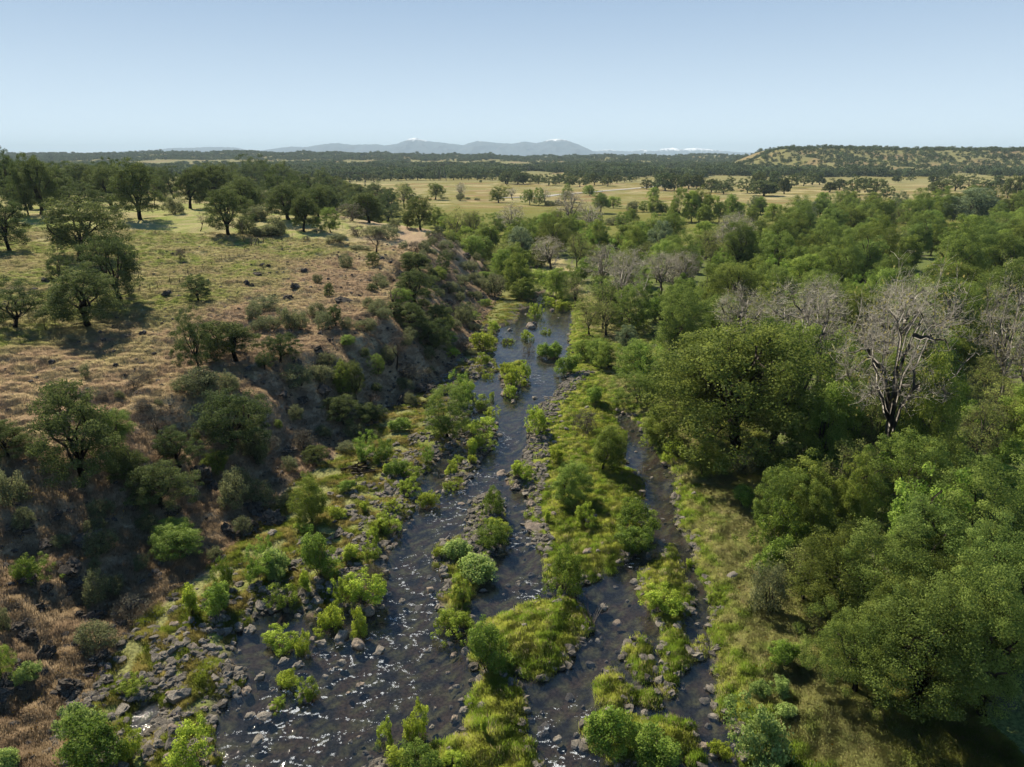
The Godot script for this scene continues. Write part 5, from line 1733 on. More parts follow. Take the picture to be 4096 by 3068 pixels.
	p("B",20,13.0,-28.3,3.4,1.5,"yellow green grape tangle at the bottom of the bank")
	p("B",29,14.2,-33.2,1.3,0.6,"pale broad leaved bush well @s shaded corner oak")
	p("P",1,3.1,-209.1,8.7,3.6,"pale silvery green tree @w forked trunk tree")
	p("H",3,-1.0,-184.9,8.5,3.4,"#h @u narrows cottonwood")
	p("W",11,1.4,-230.5,9.8,4.1,"#w @d white bare sycamore")
	p("P",28,2.5,-203.5,9.7,4.1,"pale silvery green tree @d forked trunk tree")
	p("W",8,3.1,-216.7,9.5,4.0,"#w @w forked trunk tree")
	p("A",0,-0.7,-182.3,3.4,1.8,"tall #a just @u narrows cottonwood")
	p("A",25,6.3,-207.4,5.3,2.7,"tall #a @s glossy tree")
	p("A",12,2.8,-194.8,3.9,1.9,"tall #a @u slanting sycamore")
	p("H",19,7.8,-192.1,4.2,1.8,"small #h just @u slanting sycamore")
	p("G",20,11.0,-157.7,4.5,2.1,"small #l just @u creek mouth tree")
	p("A",36,4.9,-221.1,5.1,2.2,"tall #a @w grey sparse tree")
	p("G",5,6.8,-220.4,4.4,2.0,"small #l @w forked trunk tree")
	p("H",7,13.3,-118.6,6.5,2.8,"#h @w upstream pool boulder")
	p("H",10,-1.6,-191.6,5.2,2.3,"#h @s slanting sycamore")
	p("H",15,-5.4,-201.0,5.1,2.3,"#h @o forked trunk tree and the slanting sycamore")
	p("A",33,7.7,-171.0,2.9,1.4,"tall #a @w narrows cottonwood")
	p("G",8,6.8,-176.0,2.6,1.4,"small #l just @w narrows cottonwood")
	p("G",38,-2.1,-211.1,4.0,1.6,"small #l just @w forked trunk tree")
	p("G",26,13.1,-104.4,3.1,1.7,"small #l @s pale willow")
	p("G",20,8.9,-168.1,2.8,1.3,"small #l @w narrows cottonwood")
	p("H",28,13.0,-143.3,6.8,2.9,"#h @d creek mouth tree")
	p("A",30,-4.2,-194.0,3.6,1.5,"tall #a @s slanting sycamore")
	p("A",8,-13.5,-215.4,4.4,1.8,"tall #a just @s forked trunk tree")
	p("G",16,-0.3,-217.7,7.2,3.3,"#l just @w forked trunk tree")
	p("G",11,3.7,-226.7,6.0,2.6,"#l @u forked trunk tree")
	p("A",37,-10.9,-228.6,4.1,1.8,"tall #a just @d grey sparse tree")
	p("G",20,6.6,-194.4,7.6,3.2,"#l just @u slanting sycamore")
	p("G",18,-8.3,-200.3,7.1,3.5,"#l @d forked trunk tree")
	p("G",12,-8.7,-227.2,7.8,3.5,"#l @d grey sparse tree")
func wood_plants() -> void:
	p("Y",5,10.3,-186.6,10.0,4.4,"bare sycamore with a slanting white trunk")
	p("Y",26,19.6,-125.3,14.7,4.1,"bare sycamore with a tall straight white trunk")
	p("Y",23,19.1,-154.9,11.4,4.0,"tall #s @p creek mouth tree")
	p("Y",11,30.1,-141.6,10.2,3.5,"bare sycamore, one of a pair in the wood")
	p("Y",25,34.8,-145.8,9.6,3.1,"bright white forked bare sycamore")
	p("Y",24,33.8,-146.9,8.3,2.1,"#s just @u forked bare sycamore")
	p("H",36,16.2,-122.7,9.1,3.3,"half bare tree with a leaning dark trunk")
	p("H",14,17.4,-189.4,10.4,3.7,"#h just @p slanting sycamore")
	p("H",1,14.9,-223.4,8.4,3.9,"#h @u glossy tree")
	p("H",1,53.7,-197.3,8.6,4.8,"olive half bare tree")
	p("G",35,31.7,-200.9,10.6,4.7,"glossy broad leaved tree in the wood")
	p("W",39,42.5,-185.6,8.8,3.7,"#w @c dense wood oak")
	p("G",14,46.6,-207.1,3.5,3.8,"small #l @u olive half bare tree")
	p("W",5,56.2,-177.1,12.7,5.1,"dense dark oak behind the bare sycamores")
	p("W",29,74.8,-212.8,10.4,4.8,"#w well @u dense wood oak")
	p("P",12,18.0,-107.6,3.8,1.9,"pale grey green willow tree at the wood edge")
	p("W",16,22.6,-64.3,17.1,8.3,"great dark oak with a leaning double trunk beside the side channel")
	p("W",10,19.9,-71.7,12.9,4.4,"tall #w @u great leaning oak")
	p("W",3,26.3,-66.2,16.1,5.7,"tall #w @p great leaning oak")
	p("W",25,18.8,-81.8,8.5,4.0,"#w @d island head tree")
	p("G",39,17.2,-89.7,6.4,2.8,"round crowned light green tree over the island head")
	p("G",27,14.1,-98.0,4.7,1.9,"small #l @p pool leaning bush")
	p("G",38,15.5,-82.6,3.9,2.2,"light green tree overhanging the side channel")
	p("G",16,18.3,-62.0,3.6,1.4,"bright bush below the great leaning oak")
	p("A",9,20.1,-62.5,1.9,1.0,"#a just @p bright oak foot bush")
	p("S",5,22.3,-62.4,2.1,1.2,"#r just @d great leaning oak")
	p("G",23,20.8,-49.8,5.8,1.8,"pale green bush at the wood edge above the grass bank")
	p("G",10,23.5,-48.4,5.9,1.4,"rounded bush in the front row of the wood")
	p("G",36,26.3,-48.8,6.3,1.5,"light leaved tall bush in the front row of the wood")
	p("G",7,27.1,-48.3,4.6,1.2,"small #l just @p front row bush")
	p("A",0,20.1,-55.4,2.3,1.1,"#a @u pale edge bush")
	p("A",33,19.2,-45.4,2.9,1.3,"bright sapling tree at the wood edge")
	p("S",27,17.4,-40.6,4.2,1.3,"grey olive bush beside the grass bank")
	p("Y",29,33.5,-57.6,18.2,5.0,"great bare sycamore with a thick pale trunk and white limbs")
	p("Y",31,32.4,-76.0,16.1,5.0,"bare sycamore rising behind the great leaning oak")
	p("Y",7,43.0,-78.6,16.6,5.1,"twiggy bare sycamore behind the great bare sycamore")
	p("Y",14,56.3,-76.8,15.2,3.6,"bare sycamore at the picture edge in the wood")
	p("Y",13,55.0,-71.2,11.5,2.8,"tall #s well @p twiggy sycamore")
	p("Y",12,28.1,-88.9,13.6,4.1,"tall #s @p island head tree")
	p("Y",17,38.1,-83.3,14.9,4.0,"tall #s @c twiggy sycamore")
	p("H",18,43.4,-60.9,6.9,2.7,"half bare tree leaning out of the near wood")
	p("G",31,35.6,-56.6,10.5,2.3,"tall ivy clad tree beside the great bare sycamore")
	p("G",24,29.1,-61.2,9.4,2.5,"dark leaning tree beside the great leaning oak")
	p("H",8,33.2,-60.1,7.9,1.7,"#h just @u great bare sycamore")
	p("G",27,34.2,-57.0,6.2,1.8,"#l just @p great bare sycamore")
	p("W",13,27.0,-40.6,9.5,4.0,"near oak with a curved dark trunk")
	p("W",38,22.1,-36.6,6.5,3.2,"low oak spreading over the grassy bank")
	p("W",13,28.5,-35.2,9.8,3.3,"near oak at the picture edge")
	p("W",18,23.9,-31.9,6.1,2.8,"oak standing over the shaded bottom corner grass")
	p("W",12,21.9,-39.8,6.7,3.1,"#w @u low bank oak")
	p("W",26,31.7,-42.6,8.3,3.6,"#w @p curved trunk oak")
	p("W",11,21.9,-31.3,8.2,3.3,"wide oak over the shaded bottom corner")
	p("W",26,25.0,-30.4,8.2,3.0,"#w @d bottom corner oak")
	p("W",9,19.6,-33.0,6.1,2.2,"#w @c shaded corner oak")
	p("W",1,28.5,-33.2,8.3,2.5,"#w @p bottom corner oak")
	p("W",18,26.8,-35.9,6.1,2.8,"#w @d curved trunk oak")
	p("W",16,22.3,-34.7,6.8,2.4,"#w @d low bank oak")
	p("A",15,16.4,-35.2,2.1,0.9,"dark bush under the low bank oak")
	p("B",39,15.4,-32.7,1.2,0.7,"pale broad leaved bush well @c shaded corner oak")
	p("B",28,15.1,-31.5,0.9,0.6,"low pale broad leaved bush @u grape tangle")
	p("W",15,38.8,-95.9,10.1,4.2,"#w well @p island head tree")
	p("G",23,33.2,-63.1,6.8,2.7,"#l @u great bare sycamore")
	p("G",37,138.7,-174.6,8.5,3.4,"fifth%#l @p dense wood oak")
	p("G",29,63.8,-121.6,9.6,3.8,"#l @o forked bare sycamore and the twiggy sycamore")
	p("G",5,34.7,-39.7,6.2,2.5,"#l well @p curved trunk oak")
	p("G",0,34.7,-52.0,6.7,2.7,"#l @d ivy clad tree")
	p("W",30,70.3,-169.2,10.2,4.3,"#w @p dense wood oak")
	p("G",8,60.9,-164.1,10.4,4.2,"#l well @d olive half bare tree")
	p("W",20,64.7,-77.0,10.0,4.2,"#w @o twiggy sycamore and the great leaning oak")
	p("W",25,113.0,-225.2,12.2,5.1,"second%#w @p olive half bare tree")
	p("G",13,31.1,-102.2,7.8,3.1,"#l @p pale willow")
	p("G",24,140.3,-186.9,8.2,3.3,"seventh%#l @p dense wood oak")
	p("H",27,95.3,-131.5,9.2,3.7,"#h @o dense wood oak and the twiggy sycamore")
	p("W",38,94.0,-229.5,12.2,5.1,"third%#w @p olive half bare tree")
	p("G",16,120.5,-204.8,8.0,3.2,"eleventh%#l @p olive half bare tree")
	p("W",4,39.8,-125.2,10.6,4.5,"#w @d paired sycamore")
	p("W",6,82.6,-160.9,12.8,5.4,"tall #w well @d olive half bare tree")
	p("W",35,75.8,-105.6,13.4,5.6,"tall #w well @p pale willow")
	p("W",3,26.7,-112.9,9.8,4.1,"#w @p pale willow")
	p("W",3,69.3,-158.6,10.1,4.3,"#w @d dense wood oak")
	p("W",21,100.2,-162.5,12.3,5.2,"fifth%#w @p dense wood oak")
	p("G",15,38.4,-67.8,9.3,3.7,"#l well @u great bare sycamore")
	p("W",30,79.0,-204.7,13.0,5.5,"tall #w @p olive half bare tree")
	p("W",22,88.5,-178.5,9.2,3.8,"#w @o dense wood oak and the glossy tree")
	p("G",38,100.1,-135.6,6.5,2.6,"shortest #l @p dense wood oak")
	p("G",38,116.5,-186.9,8.5,3.4,"sixth%#l @p dense wood oak")
	p("G",2,83.1,-220.4,9.5,3.8,"fourth%#l @p olive half bare tree")
	p("W",0,127.5,-203.9,10.2,4.3,"fourth%#w @p olive half bare tree")
	p("P",16,41.9,-203.2,10.0,4.2,"pale silvery green tree @p glossy tree")
	p("G",32,115.9,-234.9,7.3,2.9,"#l @o olive half bare tree and the silvery poplar")
	p("W",39,49.9,-224.9,12.9,5.4,"tall #w @u olive half bare tree")
	p("H",24,95.9,-180.5,9.9,4.0,"#h @o dense wood oak and the glossy tree")
	p("W",19,160.0,-208.7,12.8,5.4,"tall #w well @d silvery poplar")
	p("H",25,62.9,-209.4,10.6,4.2,"#h @p glossy tree")
	p("W",23,125.6,-161.1,13.5,5.7,"second%#w @p dense wood oak")
	p("G",8,50.7,-86.5,9.6,3.8,"#l @u twiggy sycamore")
	p("G",35,72.7,-200.3,9.1,3.6,"sixth%#l @p olive half bare tree")
	p("H",2,27.7,-51.7,7.4,3.0,"#h @u front row bush")
	p("W",37,139.7,-214.7,9.4,4.0,"#w well @d silvery poplar")
	p("G",11,79.8,-170.1,7.7,3.1,"ninth%#l @p dense wood oak")
	p("G",16,165.1,-205.1,9.8,3.9,"second%#l @d silvery poplar")
	p("G",10,96.3,-175.0,9.8,3.9,"tallest #l @p dense wood oak")
	p("Y",32,60.0,-187.2,14.8,6.4,"tall #s @u dense wood oak")
	p("W",31,105.6,-239.3,14.5,6.1,"tallest #w @p olive half bare tree")
	p("W",21,48.5,-135.1,9.5,4.0,"#w @p forked bare sycamore")
	p("G",29,35.1,-166.3,9.2,3.7,"#l @o forked bare sycamore and the dense wood oak")
	p("G",8,101.0,-218.3,7.0,2.8,"twelfth%#l @p olive half bare tree")
	p("H",5,159.6,-233.8,8.7,3.5,"#h well @d silvery poplar")
	p("W",20,36.1,-154.5,10.8,4.5,"#w @u forked bare sycamore")
	p("G",33,167.7,-236.2,6.8,2.7,"fourth%#l @d silvery poplar")
	p("G",27,71.2,-193.5,10.1,4.0,"third%#l @p olive half bare tree")
	p("W",9,48.9,-129.3,9.3,3.9,"shortest #w @d forked bare sycamore")
	p("W",16,37.0,-116.5,12.3,5.2,"tallest #w @p straight white sycamore")
	p("G",7,36.5,-171.3,8.6,3.5,"#l @c dense wood oak")
	p("G",20,56.0,-105.9,6.9,2.8,"#l @o pale willow and the island head tree")
	p("W",2,133.3,-168.9,11.5,4.8,"sixth%#w @p dense wood oak")
	p("W",8,86.5,-101.3,9.2,3.8,"#w @o twiggy sycamore and the forked bare sycamore")
	p("W",31,106.9,-162.8,9.6,4.0,"twelfth%#w @p dense wood oak")
	p("G",17,161.4,-196.5,9.5,3.8,"#l @o dense wood oak and the silvery poplar")
	p("G",23,130.5,-197.9,8.9,3.6,"eighth%#l @p olive half bare tree")
	p("G",27,36.6,-72.7,6.8,2.7,"#l @c twiggy sycamore")
	p("G",18,105.4,-215.2,8.0,3.2,"tenth%#l @p olive half bare tree")
	p("G",16,151.7,-206.1,10.2,4.1,"second%#l @p olive half bare tree")
	p("W",39,126.8,-167.2,9.7,4.1,"eleventh%#w @p dense wood oak")
	p("G",16,108.8,-137.5,7.5,3.0,"tenth%#l @p dense wood oak")
	p("W",33,52.9,-123.1,9.9,4.2,"tallest #w @d forked bare sycamore")
	p("G",20,158.5,-229.1,6.6,2.6,"shortest #l @d silvery poplar")
	p("G",27,122.7,-185.0,6.8,2.7,"twelfth%#l @p dense wood oak")
	p("W",10,45.6,-91.3,13.0,5.4,"tall #w @u twiggy sycamore")
	p("W",20,66.3,-145.8,11.6,4.9,"tall #w well @p forked bare sycamore")
	p("W",31,75.5,-150.5,13.8,5.8,"tall #w well @d dense wood oak")
	p("G",9,65.9,-181.7,7.8,3.1,"#l @d olive half bare tree")
	p("W",35,71.1,-130.5,10.7,4.5,"#w well @p forked bare sycamore")
	p("W",28,81.8,-97.8,10.6,4.4,"#w @o twiggy sycamore and the pale willow")
	p("G",3,63.5,-157.8,7.7,3.1,"tallest #l @d dense wood oak")
	p("G",12,66.5,-105.0,8.3,3.3,"#l @o twiggy sycamore and the paired sycamore")
	p("H",9,46.1,-50.5,6.5,2.6,"#h well @p ivy clad tree")
	p("W",3,129.8,-226.4,13.1,5.5,"tall #w @o olive half bare tree and the silvery poplar")
	p("G",14,81.2,-118.6,8.9,3.6,"#l well @u twiggy sycamore")
	p("H",11,153.0,-189.5,9.0,3.6,"#h @o dense wood oak and the silvery poplar")
	p("W",2,92.3,-147.8,13.7,5.7,"tall #w @o dense wood oak and the paired sycamore")
	p("G",30,170.9,-213.5,7.5,3.0,"third%#l @d silvery poplar")
	p("G",16,62.3,-111.8,7.3,2.9,"tallest #l @u twiggy sycamore")
	p("W",10,132.2,-183.7,14.3,6.0,"tallest #w @p dense wood oak")
	p("W",29,103.3,-149.0,12.6,5.3,"fourth%#w @p dense wood oak")
	p("W",27,107.5,-206.1,9.2,3.9,"fifth%#w @p olive half bare tree")
	p("W",7,94.8,-113.9,13.5,5.7,"tall #w @o twiggy sycamore and the dense wood oak")
	p("W",31,154.6,-234.6,10.8,4.6,"shortest #w @d silvery poplar")
	p("W",2,103.1,-129.0,10.7,4.5,"#w well @d dense wood oak")
	p("W",28,87.4,-187.8,11.1,4.6,"tenth%#w @p dense wood oak")
	p("G",22,98.5,-224.3,10.3,4.1,"#l @o dense wood oak and the bright limbed sycamore")
	p("G",35,68.4,-119.3,8.1,3.3,"second%#l @p forked bare sycamore")
	p("H",31,96.8,-155.8,8.8,3.5,"#h well @p forked bare sycamore")
	p("W",29,70.2,-184.9,12.8,5.4,"third%#w @p dense wood oak")
	p("G",31,68.4,-224.3,9.5,3.8,"#l @o glossy tree and the bright limbed sycamore")
	p("G",7,60.1,-222.4,9.8,3.9,"#l @o glossy tree and the slanting sycamore")
	p("W",9,49.4,-113.9,11.5,4.8,"shortest #w @p straight white sycamore")
	p("G",7,89.8,-174.0,8.6,3.4,"fourth%#l @p dense wood oak")
	p("W",22,110.6,-146.3,11.2,4.7,"seventh%#w @p dense wood oak")
	p("G",5,102.1,-210.2,9.3,3.7,"fifth%#l @p olive half bare tree")
	p("G",13,80.6,-197.4,6.7,2.7,"shortest #l @p olive half bare tree")
	p("G",18,31.4,-50.5,6.7,2.7,"#l @p front row bush")
	p("G",11,68.6,-88.6,6.5,2.6,"#l @o ivy clad tree and the island head tree")
	p("G",10,60.1,-90.9,7.2,2.9,"#l well @u ivy clad tree")
	p("G",32,58.0,-140.8,10.5,4.2,"tallest #l @p forked bare sycamore")
	p("W",17,117.8,-177.6,9.1,3.8,"shortest #w @p dense wood oak")
	p("G",36,102.6,-200.3,10.5,4.2,"tallest #l @p olive half bare tree")
	p("W",37,149.8,-216.9,11.0,4.6,"tallest #w @d silvery poplar")
	p("W",13,65.1,-85.4,11.5,4.8,"tall #w well @p ivy clad tree")
	p("G",37,145.5,-210.3,8.6,3.5,"ninth%#l @p olive half bare tree")
	p("G",0,18.0,-234.6,10.4,4.2,"#l @o white bare sycamore and the forked trunk tree")
	p("W",33,65.9,-199.1,9.8,4.1,"#w @u dense wood oak")
	p("W",36,12.5,-213.6,11.9,5.0,"tall #w @p forked trunk tree")
	p("W",11,99.7,-192.8,9.2,3.9,"shortest #w @p olive half bare tree")
	p("G",26,39.4,-106.5,8.1,3.2,"#l well @p pale willow")
	p("W",4,72.2,-113.5,13.2,5.5,"tall #w @o twiggy sycamore and the straight white sycamore")
	p("G",15,25.8,-223.0,7.7,3.1,"#l well @p white bare sycamore")
	p("G",31,25.4,-157.1,9.4,3.8,"#l @u paired sycamore")
	p("G",6,48.8,-141.4,6.9,2.7,"#l @o paired sycamore and the dense wood oak")
	p("G",21,77.4,-161.5,7.2,2.9,"eleventh%#l @p dense wood oak")
	p("W",1,114.1,-199.3,12.6,5.3,"tall #w @o olive half bare tree and the forked bare sycamore")
	p("G",18,43.9,-72.0,8.9,3.6,"#l @d twiggy sycamore")
	p("G",7,113.3,-175.8,8.2,3.3,"eighth%#l @p dense wood oak")
	p("G",25,165.2,-227.4,10.4,4.2,"tallest #l @d silvery poplar")
	p("G",23,20.6,-117.7,7.7,3.1,"#l @d straight white sycamore")
	p("G",37,40.4,-47.2,6.8,2.7,"#l well @d ivy clad tree")
	p("W",6,154.0,-196.0,14.3,6.0,"tall #w @o dense wood oak and the silvery poplar")
	p("W",20,78.0,-181.8,11.2,4.7,"eighth%#w @p dense wood oak")
	p("W",9,60.2,-96.8,13.6,5.7,"tall #w well @p island head tree")
	p("G",1,24.9,-206.9,9.1,3.6,"#l just @c glossy tree")
	p("W",5,83.6,-174.5,11.1,4.7,"ninth%#w @p dense wood oak")
	p("G",29,135.3,-223.2,6.9,2.8,"thirteenth%#l @p olive half bare tree")
	p("G",30,124.4,-150.5,9.3,3.7,"second%#l @p dense wood oak")
	p("G",29,55.7,-89.9,7.3,2.9,"#l well @p island head tree")
	p("G",17,50.9,-62.2,9.0,3.6,"#l well @p ivy clad tree")
	p("W",38,22.9,-98.9,10.5,4.4,"#w @d pale willow")
	p("G",0,47.3,-146.9,7.2,2.9,"third%#l @p forked bare sycamore")
	p("W",21,57.8,-113.0,9.1,3.8,"#w well @d paired sycamore")
	p("G",2,66.7,-112.1,7.1,2.8,"shortest #l @u twiggy sycamore")
	p("P",39,179.4,-234.0,11.2,4.7,"tall pale silvery green tree well @d silvery poplar")
	p("H",28,79.8,-114.1,8.5,3.4,"#h @o twiggy sycamore and the forked bare sycamore")
	p("G",20,37.2,-130.3,9.4,3.8,"#l @d paired sycamore")
	p("G",36,74.3,-122.3,6.7,2.7,"fourth%#l @p forked bare sycamore")
	p("G",8,116.6,-161.6,9.1,3.6,"third%#l @p dense wood oak")
	p("G",13,82.7,-212.3,9.0,3.6,"seventh%#l @p olive half bare tree")
	p("A",3,65.7,-205.4,3.0,1.3,"tall #a @o dense wood oak and the slanting sycamore")
	p("A",18,43.9,-222.4,4.2,1.8,"second%#a @u glossy tree")
	p("A",20,52.0,-83.0,2.7,1.4,"sixth%#a @p twiggy sycamore")
	p("H",3,49.1,-64.8,6.1,2.8,"#h well @d twiggy sycamore")
	p("G",4,31.3,-197.6,3.0,1.3,"small #l just @d glossy tree")
	p("A",35,86.8,-115.6,5.4,2.3,"second%#a @p twiggy sycamore")
	p("G",38,26.1,-164.2,2.7,1.5,"small #l @u forked bare sycamore")
	p("H",24,63.0,-222.3,6.1,3.2,"#h well @p glossy tree")
	p("A",5,26.8,-204.2,4.3,2.3,"shortest #a just @c glossy tree")
	p("A",25,26.5,-173.2,4.3,2.0,"tall #a @u creek mouth tree")
	p("A",16,54.0,-202.0,2.8,1.3,"tall #a just @u olive half bare tree")
	p("G",11,61.0,-202.4,4.1,1.9,"small #l just @p olive half bare tree")
	p("A",15,38.7,-176.0,4.8,2.6,"second%#a @c dense wood oak")
	p("A",25,37.3,-75.1,4.8,2.1,"tall #a @c twiggy sycamore")
	p("A",5,30.2,-70.8,4.6,2.4,"tall #a well @p bright oak foot bush")
	p("A",1,62.3,-125.8,4.7,1.9,"eighth%#a @p forked bare sycamore")
	p("A",13,67.0,-184.1,2.9,1.3,"tall #a @p olive half bare tree")
	p("A",10,26.5,-123.4,5.2,2.8,"tall #a @o straight white sycamore and the upstream pool boulder")
	p("G",24,57.7,-100.0,4.7,1.9,"small #l well @p pale willow")
	p("H",25,51.9,-107.1,6.2,3.4,"#h well @u twiggy sycamore")
	p("A",18,23.6,-153.2,3.6,1.9,"tall #a @u paired sycamore")
	p("G",9,38.0,-208.8,3.0,1.3,"small #l @c olive half bare tree")
	p("A",7,60.7,-122.6,5.2,2.8,"second%#a @p forked bare sycamore")
	p("A",19,74.6,-132.2,5.1,2.2,"fourth%#a @p forked bare sycamore")
	p("H",31,48.0,-148.9,5.3,2.6,"#h @p forked bare sycamore")
	p("G",27,52.3,-91.5,2.6,1.1,"small #l well @p island head tree")
	p("A",19,13.6,-160.9,4.5,2.4,"tall #a @d narrows cottonwood")
	p("A",38,73.1,-95.2,2.8,1.6,"fifth%#a @p twiggy sycamore")
	p("A",8,64.2,-162.3,4.9,2.1,"tallest #a @d dense wood oak")
	p("A",22,57.1,-124.2,2.8,1.2,"shortest #a @p forked bare sycamore")
	p("A",6,41.3,-108.2,4.8,2.5,"tall #a @o pale willow and the straight white sycamore")
	p("A",23,48.1,-62.6,4.1,2.0,"tall #a well @p ivy clad tree")
	p("A",32,49.9,-168.7,4.2,2.3,"second%#a @d dense wood oak")
	p("A",12,19.1,-137.9,5.3,2.9,"tall #a @u straight white sycamore")
	p("A",31,51.9,-93.1,3.3,1.6,"tallest #a @u twiggy sycamore")
	p("A",28,82.1,-155.3,4.2,2.0,"tall #a well @p dense wood oak")
	p("G",24,48.8,-156.9,5.2,2.2,"#l @d dense wood oak")
	p("A",30,25.7,-93.7,2.6,1.3,"shortest #a @p island head tree")
	p("A",17,60.8,-143.7,4.4,2.2,"ninth%#a @p forked bare sycamore")
	p("A",36,18.2,-87.1,4.0,1.8,"tall #a just @d island head tree")
	p("A",38,64.7,-103.2,5.4,2.8,"tall #a well @p island head tree")
	p("H",27,31.7,-210.6,6.4,3.2,"#h @o glossy tree and the slanting sycamore")
	p("A",5,61.0,-129.1,5.2,2.4,"third%#a @p forked bare sycamore")
	p("A",27,65.5,-190.6,5.0,2.2,"tall #a @o olive half bare tree and the forked bare sycamore")
	p("A",23,20.4,-174.1,2.6,1.2,"tall #a @d slanting sycamore")
	p("A",39,77.2,-101.4,2.7,1.1,"tall #a @o pale willow and the ivy clad tree")
	p("H",11,19.9,-195.5,5.9,3.1,"#h @c glossy tree")
	p("A",27,41.7,-145.6,2.9,1.5,"tall #a @o paired sycamore and the creek mouth tree")
	p("A",27,70.2,-97.0,3.3,1.4,"fourth%#a @p twiggy sycamore")
	p("A",5,22.2,-202.3,3.1,1.4,"tall #a @o glossy tree and the olive half bare tree")
	p("H",2,65.1,-183.9,5.5,2.9,"#h @d olive half bare tree")
	p("G",32,71.8,-136.9,4.8,2.0,"small #l well @p forked bare sycamore")
	p("G",21,36.1,-221.7,3.1,1.3,"small #l well @p forked trunk tree")
	p("A",29,78.7,-111.7,2.5,1.4,"shortest #a @p twiggy sycamore")
	p("A",14,51.8,-167.1,3.5,1.9,"shortest #a @d dense wood oak")
	p("A",9,71.5,-138.5,3.3,1.4,"tall #a well @d dense wood oak")
	p("A",31,19.9,-143.5,3.6,1.6,"tall #a @p creek mouth tree")
	p("A",33,44.8,-66.2,4.2,1.8,"shortest #a @d twiggy sycamore")
	p("A",33,72.9,-97.6,3.8,1.6,"tall #a @o twiggy sycamore and the great bare sycamore")
	p("A",5,64.6,-127.1,3.7,1.5,"eleventh%#a @p forked bare sycamore")
	p("A",18,39.3,-167.7,3.4,1.8,"tall #a well @u paired sycamore")
	p("A",29,48.0,-171.9,2.7,1.5,"shortest #a @c dense wood oak")
	p("A",27,38.9,-181.4,4.9,2.7,"tallest #a @c dense wood oak")
	p("H",5,47.8,-126.6,5.4,2.9,"#h well @d forked bare sycamore")
	p("A",30,52.1,-66.6,5.2,2.4,"tallest #a @d twiggy sycamore")
	p("A",19,52.5,-169.4,3.9,1.6,"tall #a @o olive half bare tree and the paired sycamore")
	p("A",9,25.9,-125.3,4.3,1.8,"tall #a @d paired sycamore")
	p("A",8,44.4,-59.0,3.5,1.7,"tall #a @p ivy clad tree")
	p("H",19,35.7,-186.6,5.8,2.5,"tallest #h @d glossy tree")
	p("H",15,23.6,-85.1,5.2,2.3,"#h @p island head tree")
	p("H",33,39.7,-190.6,5.7,2.6,"shortest #h @d glossy tree")
	p("A",27,16.9,-168.4,4.7,2.4,"tall #a @o creek mouth tree and the narrows cottonwood")
	p("H",18,53.5,-190.6,5.0,2.5,"small #h just @d olive half bare tree")
	p("G",36,23.8,-51.4,5.2,2.8,"#l @u front row bush")
	p("A",3,28.6,-122.7,3.4,1.8,"tall #a @o straight white sycamore and the forked bare sycamore")
	p("H",35,79.3,-165.7,6.2,3.3,"#h well @d olive half bare tree")
	p("A",4,41.4,-223.2,5.5,2.5,"tall #a @o glossy tree and the dense wood oak")
	p("A",2,29.4,-63.6,5.2,2.8,"tall #a @u great bare sycamore")
	p("A",32,30.8,-169.9,4.6,2.1,"tall #a @c dense wood oak")
	p("G",6,28.9,-120.5,3.9,1.7,"small #l @u pale willow")
	p("H",32,83.3,-111.2,4.5,2.5,"small #h well @p twiggy sycamore")
	p("A",27,20.8,-164.0,4.4,1.9,"tall #a @o creek mouth tree and the forked bare sycamore")
	p("A",26,73.2,-124.4,5.3,2.6,"tallest #a @p forked bare sycamore")
	p("H",6,45.3,-124.1,5.2,2.2,"#h well @d paired sycamore")
	p("A",29,44.2,-132.8,4.2,1.7,"tall #a @d forked bare sycamore")
	p("A",36,29.1,-47.0,2.8,1.3,"tall #a @p front row bush")
	p("A",16,71.4,-175.3,3.9,1.6,"tall #a well @p forked bare sycamore")
	p("A",22,69.7,-127.4,4.6,2.2,"tall #a @o forked bare sycamore and the dense wood oak")
	p("A",16,58.7,-147.2,4.1,1.6,"tenth%#a @p forked bare sycamore")
	p("A",37,82.2,-124.0,4.7,2.2,"seventh%#a @p forked bare sycamore")
	p("A",5,57.1,-217.7,3.0,1.5,"tallest #a @u olive half bare tree")
	p("A",32,34.8,-150.6,3.3,1.6,"tall #a just @u forked bare sycamore")
	p("A",1,55.6,-147.0,4.9,2.4,"sixth%#a @p forked bare sycamore")
	p("A",7,18.6,-93.1,2.7,1.4,"tall #a just @u island head tree")
	p("A",29,42.1,-177.2,4.7,2.4,"tall #a @o dense wood oak and the glossy tree")
	p("G",11,25.9,-108.4,4.0,2.1,"small #l @p pale willow")
	p("A",11,19.8,-199.5,5.4,2.6,"tall #a @o glossy tree and the narrows cottonwood")
	p("H",25,58.4,-192.0,6.3,2.7,"#h just @d olive half bare tree")
	p("A",2,52.6,-79.0,2.7,1.2,"seventh%#a @p twiggy sycamore")
	p("H",5,41.4,-138.5,5.4,2.3,"#h @d forked bare sycamore")
	p("A",26,85.5,-138.1,5.3,2.6,"tall #a @o dense wood oak and the straight white sycamore")
	p("A",19,28.9,-216.9,3.5,1.5,"shortest #a @u glossy tree")
	p("H",20,38.9,-58.2,5.4,2.7,"#h @p ivy clad tree")
	p("G",37,35.1,-182.5,3.4,1.4,"small #l @d glossy tree")
	p("H",29,20.0,-41.6,4.3,1.8,"small #h @p grey olive bush")
	p("A",28,25.5,-92.4,4.4,1.8,"tallest #a @p island head tree")
	p("G",39,80.0,-149.9,5.4,2.7,"#l well @d dense wood oak")
	p("G",16,37.7,-206.5,5.2,2.6,"#l just @p glossy tree")
	p("A",21,41.1,-86.9,4.4,2.4,"tall #a well @u great leaning oak")
	p("A",11,39.8,-91.1,3.3,1.7,"tall #a @o island head tree and the great leaning oak")
